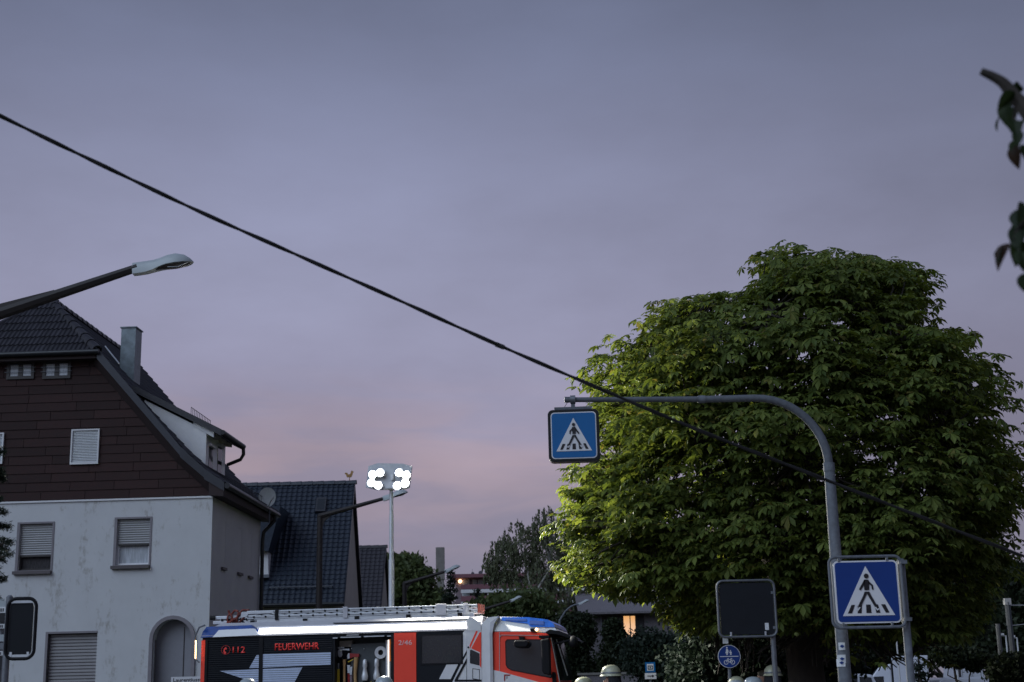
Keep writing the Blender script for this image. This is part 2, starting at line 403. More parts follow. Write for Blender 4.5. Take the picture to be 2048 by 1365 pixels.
K = dict(
    asphalt=mat('asphalt', (0.05, 0.05, 0.053), 0.85, var=0.25, scale=3, bump=0.4, bscale=90),
    paving=mat('paving', (0.16, 0.155, 0.15), 0.85, var=0.2, scale=4, bump=0.3),
    soil=mat('ground', (0.06, 0.07, 0.04), 0.95, var=0.3, scale=0.8, bump=0.4, bscale=8),
    paint=mat('road paint', (0.75, 0.75, 0.72), 0.6, var=0.15, scale=9),
    plaster=plaster('white render', (0.58, 0.585, 0.60), (0.22, 0.19, 0.145), 0.85),
    plaster_grey=mat('grey render', (0.53, 0.52, 0.52), 0.9, var=0.06, scale=1.5, bump=0.25, bscale=60),
    plaster_cream=mat('cream render', (0.52, 0.48, 0.44), 0.9, var=0.08, scale=1.5, bump=0.2, bscale=60),
    board=mat('brown cladding', (0.031, 0.0125, 0.012), 0.85, var=0.28, scale=5, bump=0.3, bscale=30, stretch=(1, 1, 4)),
    fascia=mat('brown fascia', (0.028, 0.016, 0.017), 0.75, var=0.12, scale=4),
    verge=mat('verge metal', (0.038, 0.040, 0.050), 0.5, 0.3, var=0.15, scale=3),
    tile=mat('roof tile', (0.026, 0.025, 0.033), 0.45, var=0.30, scale=9, bump=0.2, bscale=60),
    tile_blue=mat('glazed roof tile', (0.020, 0.029, 0.046), 0.36, var=0.25, scale=8, bump=0.15, bscale=60),
    tile_dark=mat('dark roof tile', (0.035, 0.033, 0.042), 0.5, var=0.25, scale=8),
    under=mat('roof underlay', (0.015, 0.015, 0.018), 0.9, var=0.1),
    gutter=mat('dark gutter', (0.022, 0.023, 0.027), 0.4, 0.3, var=0.12),
    zinc=mat('weathered zinc', (0.16, 0.19, 0.21), 0.45, 0.5, var=0.30, scale=4.5, bump=0.15, bscale=25),
    shutter=mat('roller shutter', (0.42, 0.42, 0.43), 0.55, var=0.06, scale=3),
    shutter_white=mat('white roller shutter', (0.72, 0.74, 0.76), 0.5, var=0.05, scale=3),
    garage=mat('grey garage shutter', (0.33, 0.32, 0.33), 0.6, var=0.08, scale=3),
    reveal=mat('grey window surround', (0.24, 0.22, 0.24), 0.8, var=0.08),
    sill=mat('brown sill', (0.10, 0.085, 0.09), 0.6, var=0.1),
    frame_white=mat('white frame', (0.70, 0.70, 0.72), 0.45, var=0.05),
    frame_dark=mat('dark frame', (0.025, 0.02, 0.02), 0.5, var=0.1),
    glass=glass('window glass'),
    glass_pale=mat('curtained glass', (0.45, 0.48, 0.52), 0.25, var=0.22, scale=9, stretch=(3, 3, .4)),
    curtain=mat('net curtain', (0.06, 0.055, 0.06), 0.9, var=0.6, scale=14, stretch=(3, 1, .5)),
    doorpanel=mat('grey door', (0.25, 0.25, 0.28), 0.6, var=0.06),
    dish=mat('dish', (0.62, 0.64, 0.64), 0.45, var=0.1, scale=12),
    galv=mat('galvanised steel', (0.13, 0.142, 0.165), 0.7, 0.0, var=0.25, scale=16, bump=0.08, bscale=60),
    galv_dark=mat('dull steel', (0.17, 0.18, 0.20), 0.5, 0.5, var=0.2, scale=14),
    lamp_pole=mat('dark lamp arm', (0.030, 0.024, 0.024), 0.6, 0.2, var=0.2, scale=6),
    lamp_head=mat('grey luminaire', (0.40, 0.44, 0.46), 0.4, var=0.06, scale=5),
    lamp_glass=mat('lamp bowl', (0.10, 0.08, 0.07), 0.2, var=0.15),
    cable=mat('black cable', (0.012, 0.011, 0.012), 0.6, var=0.2),
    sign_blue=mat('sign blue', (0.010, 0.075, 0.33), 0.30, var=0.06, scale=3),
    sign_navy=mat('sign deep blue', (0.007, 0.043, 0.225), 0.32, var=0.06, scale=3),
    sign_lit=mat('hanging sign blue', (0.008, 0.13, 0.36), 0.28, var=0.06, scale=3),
    sign_white=mat('sign white', (0.74, 0.74, 0.77), 0.35, var=0.04, scale=4),
    sign_black=mat('sign black', (0.015, 0.014, 0.018), 0.4, var=0.1),
    sign_back=mat('sign back', (0.013, 0.015, 0.020), 0.6, var=0.12, scale=5, spec=0.2),
    sticker=mat('sticker', (0.68, 0.70, 0.72), 0.5, var=0.15, scale=30),
    bark=mat('bark', (0.055, 0.045, 0.038), 0.9, var=0.3, scale=10, bump=0.7, bscale=25, stretch=(1, 1, .3)),
    birch_bark=mat('birch bark', (0.42, 0.40, 0.37), 0.8, var=0.4, scale=9, stretch=(1, 1, 4)),
    fruit=mat('chestnut husk', (0.36, 0.44, 0.14), 0.7, var=0.2, scale=30, bump=0.5, bscale=120),
    chestnut=leaf_mat('chestnut leaf', (0.062, 0.094, 0.022), (0.165, 0.205, 0.050), 0.34, (0.19, 0.165, 0.048)),
    near_leaf=leaf_mat('near leaf', (0.010, 0.019, 0.007), (0.018, 0.032, 0.009), 0.2, (0.03, 0.016, 0.010)),
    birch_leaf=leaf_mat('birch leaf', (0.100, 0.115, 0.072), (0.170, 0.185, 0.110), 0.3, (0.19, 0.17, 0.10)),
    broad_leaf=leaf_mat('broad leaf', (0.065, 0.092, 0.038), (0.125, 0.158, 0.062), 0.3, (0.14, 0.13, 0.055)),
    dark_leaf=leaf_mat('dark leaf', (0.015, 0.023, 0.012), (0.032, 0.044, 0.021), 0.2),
    needle=leaf_mat('needles and shaded shrubs', (0.014, 0.024, 0.018), (0.032, 0.046, 0.030), 0.15),  # conifer needles; also puts shade into the colour of the low shrubs
    fe_red=mat('luminous red paint', (1.0, 0.080, 0.046), 0.45, var=0.02, spec=0.3),
    fe_white=mat('white paint', (0.76, 0.76, 0.79), 0.32, var=0.04, coat=0.3),
    fe_silver=mat('silver paint', (0.52, 0.52, 0.56), 0.38, 0.25, var=0.05),
    fe_black=mat('dark body paint', (0.006, 0.008, 0.013), 0.45, var=0.1, spec=0.25),
    fe_reflect=mat('reflective film', (0.50, 0.58, 0.76), 0.5, var=0.06, scale=8),
    fe_trim=mat('black plastic', (0.009, 0.009, 0.012), 0.6, var=0.1, spec=0.2),
    fe_blue=mat('blue beacon plastic', (0.003, 0.062, 0.34), 0.30, var=0.35, scale=9, spec=0.25),
    fe_glass=mat('vehicle glass', (0.022, 0.027, 0.034), 0.05, var=0.1, spec=1.0),
    screen=mat('windscreen glass', (0.008, 0.009, 0.012), 0.12, var=0.1, spec=0.22),
    alu=mat('aluminium', (0.60, 0.62, 0.66), 0.40, 0.35, var=0.10, scale=8),
    alu_dark=mat('dark aluminium', (0.20, 0.21, 0.24), 0.5, 0.4, var=0.1),
    letter_red=mat('red lettering', (0.95, 0.055, 0.045), 0.45, var=0.03),
    letter_pink=mat('pale lettering', (0.80, 0.58, 0.58), 0.45, var=0.03),
    wood=mat('tool handle wood', (0.50, 0.30, 0.13), 0.6, var=0.2, scale=20, stretch=(1, 1, .2)),
    axe_red=mat('axe red', (0.30, 0.02, 0.02), 0.45, var=0.15),
    yellow=mat('yellow marking', (0.70, 0.50, 0.03), 0.5, var=0.1),
    orange=mat('orange handle', (0.70, 0.20, 0.04), 0.5, var=0.1),
    rubber=mat('rubber', (0.015, 0.015, 0.015), 0.85, var=0.2),
    panel_grey=mat('tool board', (0.075, 0.085, 0.095), 0.5, 0.3, var=0.12),
    strip=emitter('strip light', (1.0, 0.98, 0.94), 5.0),
    locker_light=emitter('locker light', (1.0, 0.93, 0.82), 1.1),
    flood=emitter('flood lamp', (0.96, 0.99, 1.0), 12.0),
    marker=emitter('amber marker', (1.0, 0.62, 0.28), 7.0),
    warm_window=emitter('lit window', (1.0, 0.50, 0.17), 0.62),
    warm_lamp=emitter('wall lamp', (1.0, 0.60, 0.32), 3.0),
    helmet=mat('helmet shell', (0.38, 0.38, 0.27), 0.35, var=0.06, coat=0.3),
    helmet_grey=mat('pale grey helmet', (0.36, 0.41, 0.44), 0.35, var=0.06, coat=0.3),
    turnout=mat('turnout coat', (0.012, 0.013, 0.020), 0.9, var=0.2, bump=0.3),
    skin=mat('skin', (0.40, 0.23, 0.17), 0.6, var=0.1),
    hair=mat('hair', (0.05, 0.035, 0.02), 0.7, var=0.3),
    concrete=mat('concrete', (0.20, 0.19, 0.175), 0.9, var=0.15, scale=2, bump=0.3),
    pink_band=mat('red facade band', (0.20, 0.085, 0.105), 0.8, var=0.08),
    mauve=mat('mauve facade', (0.24, 0.19, 0.22), 0.85, var=0.1),
    slate=mat('pale shingle roof', (0.17, 0.155, 0.17), 0.8, var=0.5, scale=26, bump=0.4),
    car_white=mat('white car paint', (0.60, 0.62, 0.70), 0.35, var=0.05, coat=0.4),
    brass=mat('gilded metal', (0.40, 0.24, 0.10), 0.45, 0.6, var=0.3),
    red_strap=mat('red strap', (0.28, 0.06, 0.04), 0.6, var=0.3, scale=12),
)

# ================================================================== ground, road, pavement
def struct(o):
    o['kind'] = 'structure'
    return o
struct(MB().add([(-1500, -300, 0), (1500, -300, 0), (1500, 3000, 0), (-1500, 3000, 0)], [(0, 1, 2, 3)]).build('ground', K['soil']))
# the street runs away from the viewer and swings left to right past the houses
struct(MB().add([(-40, 18, 0.004), (30, 16.5, 0.004), (30, 24, 0.004), (-40, 35.2, 0.004)], [(0, 1, 2, 3)]).build('road', K['asphalt']))
zx = thing('zebra_crossing', 'white zebra crossing stripes painted across the street by the gantry', 'road marking', (-1.0, 20.0, 0.008))
for k in range(6):
    MB().box(-3.2 + k * 1.0, -2.7 + k * 1.0, -1.9, 2.2, 0, 0.003).build('stripe', K['paint'], zx)
struct(MB().add([(-40, 9, 0.0), (30, 9, 0.0), (30, 16.5, 0.0), (-40, 18, 0.0), (-40, 9, 0.12), (30, 9, 0.12), (30, 16.5, 0.12), (-40, 18, 0.12)],
                [(4, 5, 6, 7), (2, 3, 7, 6), (0, 1, 5, 4), (0, 4, 7, 3), (1, 2, 6, 5)]).build('pavement', K['paving']))
struct(MB().add([(x, y + o, z) for o in (0, 0.14) for (x, y) in ((-40, 18.004), (30, 16.504)) for z in (0, 0.13)],
                [(0, 2, 3, 1), (4, 5, 7, 6), (1, 3, 7, 5), (0, 1, 5, 4), (2, 6, 7, 3)]).build('kerb', K['concrete']))

# ================================================================== brown-gabled house
hp = P(421, 1150, 36.0)
HF = Frame(hp, R(-3.0))
H1 = thing('house', 'white rendered house with brown clad gable and half-hipped tiled roof', 'house', HF.O, HF.a)
DEL = 1.25                       # the hip leans back by this much to the ridge
ur, zr = HF.hit(95, 599, DEL)
OV = -0.32                       # verge overhang in front of the gable
A = HF.hit(195, 700, OV); B = HF.hit(361, 896, OV); C2 = HF.hit(409, 940, OV); D = HF.hit(449, 967, OV)
LEN = HF.hitu(519, 1150)[0]
RLEN = 8.8                       # the ridge runs on past the eaves corner
ztrim = HF.hit(300, 996)[1]
prof = [(ur, zr), A, B, C2, D]
def prof_u(z):                   # right-hand edge of the roof at height z
    for (u0, z0), (u1, z1) in zip(prof, prof[1:]):
        if z1 <= z <= z0:
            t = (z0 - z) / (z0 - z1); return u0 + t * (u1 - u0)
    return prof[-1][0] if z < prof[-1][1] else ur
def prof_z(u):
    for (u0, z0), (u1, z1) in zip(prof, prof[1:]):
        if u0 <= u <= u1:
            return z0 + (u - u0) / (u1 - u0) * (z1 - z0)
    return prof[-1][1]
mir = lambda u: 2 * ur - u
UL = 2 * ur                      # left corner of the gable

def holed_wall(mb, u0, u1, z0, z1, holes, y=0.0, depth=0.16):
    """front face of a wall as cells round rectangular holes, with reveals"""
    us = sorted({u0, u1, *[h[0] for h in holes], *[h[1] for h in holes]}); zs = sorted({z0, z1, *[h[2] for h in holes], *[h[3] for h in holes]})
    for a, b in zip(us, us[1:]):
        for c, d in zip(zs, zs[1:]):
            mu, mz = (a + b) / 2, (c + d) / 2
            if any(h[0] < mu < h[1] and h[2] < mz < h[3] for h in holes): continue
            mb.add([(a, y, c), (b, y, c), (b, y, d), (a, y, d)], [(0, 1, 2, 3)])
    for h in holes:
        a, b, c, d = h
        mb.add([(a, y, c), (b, y, c), (b, y, d), (a, y, d), (a, y + depth, c), (b, y + depth, c), (b, y + depth, d), (a, y + depth, d)],
               [(0, 4, 5, 1), (1, 5, 6, 2), (2, 6, 7, 3), (3, 7, 4, 0)])
def rect(fr, x0, y0, x1, y1, v=0.0):
    a = fr.hit(x0, y1, v); b = fr.hit(x1, y0, v)
    return (a[0], b[0], a[1], b[1])
wl = rect(HF, 35, 1047, 106, 1142); wr = rect(HF, 231, 1037, 301, 1131)
gar = rect(HF, 91, 1266, 195, 1365); gar = (gar[0], gar[1], 0.0, gar[3])
ar = rect(HF, 303, 1278, 384, 1365); ar = (ar[0], ar[1], 0.0, ar[3])
wallm = MB()
zarch = ar[3] + (ar[1] - ar[0]) / 2
holed_wall(wallm, UL, 0.0, 0.0, ztrim, [wl, wr, gar, (ar[0], ar[1], 0.0, zarch)])
# spandrels of the arched doorway
acx = (ar[0] + ar[1]) / 2; arr = (ar[1] - ar[0]) / 2; NA = 12
arc = [(acx + arr * math.cos(math.pi * k / NA), ar[3] + arr * math.sin(math.pi * k / NA)) for k in range(NA + 1)]
for k in range(NA):
    (a, b), (c, d) = arc[k], arc[k + 1]
    wallm.add([(a, 0, b), (a, 0, zarch), (c, 0, zarch), (c, 0, d)], [(0, 1, 2, 3)])
    wallm.add([(a, 0, b), (c, 0, d), (c, .3, d), (a, .3, b)], [(0, 1, 2, 3)])
w_ = wallm.build('front_wall', K['plaster'], H1, recalc=False)
MB().box(UL, -0.004, 0.30, LEN, 0.0, ztrim - 0.02).build('wall_core', K['plaster_grey'], H1)
# the side wall, receding
sw = MB()
slots = []
for (x0, y0, x1, y1) in ((443, 1045, 452, 1132), (475, 1063, 484, 1144), (496, 1072, 504, 1152)):
    va, za = HF.hitu(x0, y1); vb, zb = HF.hitu(x1, y0)
    slots.append((va, vb, za, zb))
zs0 = max(s_[3] for s_ in slots); zs1 = min(s_[2] for s_ in slots)
vs = sorted({0.002, LEN, *[s_[0] for s_ in slots], *[s_[1] for s_ in slots]}); zz = sorted({0.0, ztrim + 0.45, zs0, zs1})
for a, b in zip(vs, vs[1:]):
    for c, d in zip(zz, zz[1:]):
        if any(s_[0] < (a + b) / 2 < s_[1] for s_ in slots) and zs1 < (c + d) / 2 < zs0: continue
        sw.add([(0, a, c), (0, b, c), (0, b, d), (0, a, d)], [(0, 1, 2, 3)])
for s_ in slots:
    a, b = s_[0], s_[1]
    sw.add([(0, a, zs1), (0, b, zs1), (0, b, zs0), (0, a, zs0), (-.12, a, zs1), (-.12, b, zs1), (-.12, b, zs0), (-.12, a, zs0)], [(0, 4, 5, 1), (1, 5, 6, 2), (2, 6, 7, 3), (3, 7, 4, 0)])
sw.build('side_wall', K['plaster_grey'], H1, recalc=False)
for s_ in slots:
    p_ = MB().box(-.115, -.09, s_[0], s_[1], zs1, zs0).build('shutter', K['shutter'], H1)
    MB().box(-.06, .06, s_[0] - .05, s_[1] + .05, zs1 - .07, zs1).build('sill', K['sill'], p_)
MB().box(UL, 0.012, -0.035, -0.003, ztrim - 0.045, ztrim).build('trim_rail', K['frame_white'], H1)

# windows of the white storey
def shutter_window(nm, h, drop, curtain, parent):
    a, b, c, d = h
    win = MB().ring([(a, c), (b, c), (b, d), (a, d)], [(a + .05, c + .05), (b - .05, c + .05), (b - .05, d - .05), (a + .05, d - .05)], 0.09, 0.15).build(nm, K['frame_white'] if curtain == 'glass_pale' else K['frame_dark'], parent)
    MB().ring([(a - .07, c - .07), (b + .045, c - .07), (b + .045, d + .045), (a - .07, d + .045)], [(a, c), (b, c), (b, d), (a, d)], -0.018, 0.02).build('surround', K['reveal'], win)
    MB().box(a - .10, b + .03, -0.10, 0.02, c - .10, c - .02).build('sill', K['sill'], win)
    MB().box(a + .05, b - .05, 0.135, 0.145, c + .05, d - .05).build('pane', K[curtain], win)
    zl = d - drop * (d - c); n = max(3, int((d - zl) / 0.055)); hgt = (d - zl) / n
    m = MB()
    for k in range(n):
        z0 = zl + k * hgt
        m.prismx([(0.075, z0 + .003), (0.055, z0 + hgt * .5), (0.075, z0 + hgt - .003), (0.085, z0 + hgt - .003), (0.085, z0 + .003)], a + .01, b - .01)
    sh = m.build('roller_shutter', K['shutter'], win); sh['kind'] = 'stuff'
    MB().box(a + .03, b - .03, .05, .085, zl - .035, zl).build('shutter_bar', K['frame_dark'], win)
    return win
shutter_window('window', wl, 0.68, 'curtain', H1)
shutter_window('window', wr, 0.55, 'glass_pale', H1)
# garage shutter
a, b, c, d = gar
dr = MB().box(a, b, 0.15, 0.17, c, d).build('garage_door', K['garage'], H1)
n = int((d - c) / 0.078)
for k in range(n):
    z0 = c + (d - c) * k / n; h_ = (d - c) / n
    MB().prismx([(0.149, z0 + .006), (0.115, z0 + .02), (0.115, z0 + h_ - .02), (0.149, z0 + h_ - .004)], a + .02, b - .02).build('slat', K['garage'], dr)
MB().box(a - .06, a, -0.012, .15, c, d).build('jamb', K['reveal'], dr); MB().box(a - .06, b, -0.012, .14, d, d + .05).build('lintel', K['reveal'], dr)
# arched doorway
arc_o = [(acx + (arr + .09) * math.cos(math.pi * k / NA), ar[3] + (arr + .09) * math.sin(math.pi * k / NA)) for k in range(NA + 1)]
dd = MB().prism([(ar[0], 0), (ar[1], 0)] + arc, 0.26, 0.30).build('arched_door', K['doorpanel'], H1)
mm = MB()
for k in range(NA):
    p0, p1, q0, q1 = arc[k], arc[k + 1], arc_o[k], arc_o[k + 1]
    mm.prism([p0, q0, q1, p1], -0.05, 0.02)
mm.prism([(ar[0] - .09, 0), (ar[0], 0), (ar[0], ar[3]), (ar[0] - .09, ar[3])], -0.05, .02); mm.prism([(ar[1], 0), (ar[1] + .09, 0), (ar[1] + .09, ar[3]), (ar[1], ar[3])], -0.05, .02)
mm.build('arch_surround', K['reveal'], dd)
for x_ in (ar[1] - .28, ):
    MB().box(x_, x_ + .02, .25, .262, 0, ar[3] + .3).build('seam', K['frame_dark'], dd)

# brown boards on the gable, each its own board
g_back = MB()
zhip = HF.hit(100, 722, 0)[1]
gp = [(0.0, ztrim), (prof_u(ztrim + .35) - .55, ztrim + .001)]
row = 0.232
gl_ = [(u, z) for u, z in ((prof_u(zhip) - .20, zhip), (B[0] - .20, B[1]), (-.004, max(ztrim + .02, prof_z(-.004) - .17)), (-.004, ztrim))]
g_back.prism([(mir(u), z) for u, z in gl_[::-1]] + gl_, 0.0, 0.25)
g_back.build('gable_backing', K['frame_dark'], H1)
def glim(z):
    for (u0, z0), (u1, z1) in zip(gl_, gl_[1:]):
        if z1 <= z <= z0:
            t = (z0 - z) / (z0 - z1 + 1e-9); return u0 + t * (u1 - u0)
    return gl_[-1][0] if z < ztrim + .01 else gl_[0][0]
z = ztrim; ri = 0
rb = random.Random(5)
while z < zhip - 0.05:
    z1 = min(z + row, zhip)
    l0, l1 = glim(z), glim(z1)
    u = mir(l0) - rb.random() * 1.0
    while u < l0:
        w_b = 1.15 + rb.choice((0, 0, 0.15))
        a, b = u, u + w_b - 0.012
        pl = [(max(a, mir(l0)), z + .010), (min(b, l0), z + .010), (min(b, l1), z1), (max(a, mir(l1)), z1)]
        if pl[1][0] - pl[0][0] > 0.06:
            if pl[2][0] - pl[3][0] < 0.02: pl = pl[:3] if pl[2][0] > pl[0][0] else [pl[0], pl[1], pl[3]]
            t = 0.012 + rb.random() * .004
            m = MB(); n_ = len(pl)
            m.add([(x, -t - (0.016 if zz_ < z + .1 else 0.0), zz_) for x, zz_ in pl] + [(x, -0.001, zz_) for x, zz_ in pl],
                  [tuple(range(n_)), tuple(range(2 * n_ - 1, n_ - 1, -1))] + [(i, n_ + i, n_ + (i + 1) % n_, (i + 1) % n_) for i in range(n_)])
            m.build('cladding_board', K['board'], H1)
        u += w_b
    z = z1; ri += 1
# gable windows
for (x0, y0, x1, y1, midx) in ((17, 727, 66, 756, 42), (89, 725, 139, 755, 114)):
    a, b, c, d = rect(HF, x0, y0, x1, y1, -.03)
    fw = MB().ring([(a - .05, c - .05), (b + .05, c - .05), (b + .05, d + .04), (a - .05, d + .04)], [(a + .03, c + .03), (b - .03, c + .03), (b - .03, d - .03), (a + .03, d - .03)], -0.06, 0.0).build('gable_window', K['frame_dark'], H1)
    um = (a + b) / 2
    MB().box(um - .06, um + .06, -.05, 0, c, d).build('mullion', K['frame_dark'], fw)
    for q0, q1 in ((a + .03, um - .06), (um + .06, b - .03)):
        MB().box(q0, q1, -.03, -.018, c + .03, d - .03).build('pane', K['glass_pale'], fw)
    for zk in (c + (d - c) * .35, c + (d - c) * .65):
        MB().box(a - .09, b + .09, -.085, -.073, zk, zk + .012).build('guard_bar', K['galv'], fw)
for (x0, y0, x1, y1) in ((140, 858, 200, 930), (-48, 866, 9, 930)):
    a, b, c, d = rect(HF, x0, y0, x1, y1, -.04)
    fw = MB().ring([(a, c), (b, c), (b, d), (a, d)], [(a + .035, c + .05), (b - .035, c + .05), (b - .035, d - .035), (a + .035, d - .035)], -0.075, 0.0).build('shuttered_window', K['frame_white'], H1)
    n = 20; h_ = (d - c - .085) / n
    m = MB()
    for k in range(n):
        z0 = c + .05 + k * h_
        m.prismx([(-.03, z0 + .004), (-.05, z0 + h_ * .5), (-.03, z0 + h_ - .004), (-.018, z0 + h_ - .004), (-.018, z0 + .004)], a + .035, b - .035)
    s_ = m.build('roller_shutter', K['shutter_white'], fw); s_['kind'] = 'stuff'

# roof: decking, then tiles laid one by one
deck = MB()
hz = A[1]
def slope_pts(side):
    f = (lambda u: u) if side > 0 else mir
    return [(f(A[0]), OV, A[1]), (f(B[0]), OV, B[1]), (f(B[0]), LEN + .3, B[1]), (ur, RLEN, zr), (ur, DEL, zr)]
for side in (1, -1):
    f = (lambda u: u) if side > 0 else mir
    top = slope_pts(side); bot = [(x, y, z_ - .16) for x, y, z_ in top]; n_ = 5
    deck.add(top + bot, [tuple(range(5)), tuple(range(9, 4, -1))] + [(i, n_ + i, n_ + (i + 1) % n_, (i + 1) % n_) for i in range(n_)])
    for (p, q) in ((B, C2), (C2, D)):
        deck.add([(f(p[0]), OV, p[1]), (f(q[0]), OV, q[1]), (f(q[0]), LEN + .3, q[1]), (f(p[0]), LEN + .3, p[1]),
                  (f(p[0]), OV, p[1] - .16), (f(q[0]), OV, q[1] - .16), (f(q[0]), LEN + .3, q[1] - .16), (f(p[0]), LEN + .3, p[1] - .16)],
                 [(0, 1, 2, 3), (7, 6, 5, 4), (0, 4, 5, 1), (1, 5, 6, 2), (2, 6, 7, 3), (3, 7, 4, 0)])
hipb = [(mir(A[0]), OV, hz), (A[0], OV, hz), (ur, DEL, zr)]
deck.add(hipb + [(x, y + .12, z_ - .14) for x, y, z_ in hipb], [(0, 1, 2), (5, 4, 3), (0, 3, 4, 1), (1, 4, 5, 2), (2, 5, 3, 0)])
roof = deck.build('roof', K['under'], H1)
def pantile(wd, ln, amp, th, double=False):
    """interlocking tile: x across, y down the slope, z out; high roll on one side"""
    xs = [0, .12, .26, .42, .60, .80, 1.0]; hs = [.15, .75, 1.0, .55, .10, .0, .10]
    if double:
        xs = [0, .07, .15, .25, .36, .50, .57, .65, .75, .86, 1.0]; hs = [.1, .75, 1.0, .5, .05, .1, .75, 1.0, .5, .05, .1]
    vs = []
    for y, lift in ((0.0, 0.0), (ln, th)):
        for x, h in zip(xs, hs):
            vs.append((x * wd, y, h * amp + lift + .008))
    k = len(xs)
    fs = [(i, i + 1, k + i + 1, k + i) for i in range(k - 1)]
    vs += [(x * wd, ln, h * amp + th - .018) for x, h in zip(xs, hs)]
    fs += [(k + i, k + i + 1, 2 * k + i + 1, 2 * k + i) for i in range(k - 1)]
    return vs, fs
TW, TL = 0.245, 0.335
tv, tf = pantile(TW + .01, TL + .05, .034, .030, True)
tmesh = MB().add(tv, tf).mesh('tile', K['tile'], smooth=True, recalc=False)
def basis(org, x, y):
    x = Vector(x).normalized(); y = Vector(y).normalized(); z_ = x.cross(y)
    m = Matrix((x, y, z_)).transposed().to_4x4(); m.translation = Vector(org); return m
tiles = []
# hip front: rows run down from the apex
a0 = Vector((ur, DEL, zr)); mid = Vector((ur, OV, hz)); down = (mid - a0); hl = down.length; dn = down.normalized()
nrow = max(4, int(round(hl / TL)))
for r_ in range(nrow):
    y0 = hl - (r_ + 1) * TL
    hwid = (A[0] - ur) * max(0, (y0 + TL * .75)) / hl
    ncol = int(hwid / TW)
    for c_ in range(-ncol, ncol + 1):
        x0 = c_ * TW - (TW / 2)
        if abs(x0 + TW / 2) > hwid - .02 or y0 < -.05: continue
        tiles.append(basis(a0 + dn * y0 + Vector((x0 + TW, 0, 0)), (-1, 0, 0), dn))
hipn = len(tiles)
# right slope, straight part
slp = Vector((B[0] - ur, 0, B[1] - zr)); sL = slp.length; sd = slp.normalized()
def v_front(t):                      # where the hip cuts the slope at distance t from the ridge
    tA = (A[0] - ur) / (B[0] - ur) * sL
    return DEL + (OV - DEL) * min(1.0, t / tA)
nr = int(sL / TL)
for r_ in range(nr + 1):
    t0 = r_ * (sL / (nr + 1)); v = RLEN + (LEN + .25 - RLEN) * t0 / sL
    while v - TW > v_front(t0 + TL * .5) - .03:
        tiles.append(basis(Vector((ur, v, zr)) + sd * t0, (0, -1, 0), sd)); v -= TW
for (p, q) in ((B, C2), (C2, D)):
    e = Vector((q[0] - p[0], 0, q[1] - p[1])); n_ = max(1, round(e.length / TL)); ed = e.normalized()
    for r_ in range(n_):
        v = LEN + .25
        while v - TW > OV - .02:
            tiles.append(basis(Vector((p[0], v, p[1])) + ed * (r_ * e.length / n_), (0, -1, 0), ed)); v -= TW
order = tiles[:hipn] + sorted(tiles[hipn:], key=lambda m: m.translation.y)
for m in order[:290]:
    o = bpy.data.objects.new('roof_tile', tmesh); link(o, roof)
    o.matrix_local = m @ Matrix.Rotation(random.uniform(-.012, .012), 4, 'Z')
rest = MB()
for m in order[290:]:
    rest.add([m @ Vector(v) for v in tv], tf)
rs = rest.build('tile_field', K['tile'], roof, smooth=True, recalc=False); rs['kind'] = 'stuff'
# ridge and hip caps
def caps(p0, p1, r0, parent, matk, ln=.42):
    p0, p1 = Vector(p0), Vector(p1); d = p1 - p0; n_ = max(1, round(d.length / ln)); e = d.normalized()
    up = Vector((0, 0, 1)); sx = e.cross(up).normalized(); up = sx.cross(e)
    for k in range(n_):
        m = MB(); vs = []
        for q, rr_ in ((k * d.length / n_, r0 * .86), ((k + 1) * d.length / n_ + .05, r0 * 1.08)):
            for j in range(7):
                a = math.pi * j / 6; vs.append(p0 + e * q + sx * math.cos(a) * rr_ + up * (math.sin(a) * rr_ * .8 - .02))
        vs += [p0 + e * ((k + 1) * d.length / n_ + .05) + sx * math.cos(math.pi * j / 6) * r0 * .9 + up * (math.sin(math.pi * j / 6) * r0 * .62 - .02) for j in range(7)]
        vs = [v_ - up * (.05 if i_ % 7 in (0, 6) else 0) for i_, v_ in enumerate(vs)]
        m.add(vs, [(j, j + 1, 8 + j, 7 + j) for j in range(6)] + [(7 + j, 8 + j, 15 + j, 14 + j) for j in range(6)])
        m.build('ridge_cap', matk, parent, smooth=True, recalc=False)
caps((ur, DEL + .1, zr + .05), (A[0] - .02, OV, hz + .05), .13, roof, K['tile'])
caps((ur, DEL + .1, zr + .05), (mir(A[0]) + .02, OV, hz + .05), .13, roof, K['tile'])
caps((ur, RLEN, zr + .06), (ur, DEL - .05, zr + .06), .13, roof, K['tile'])
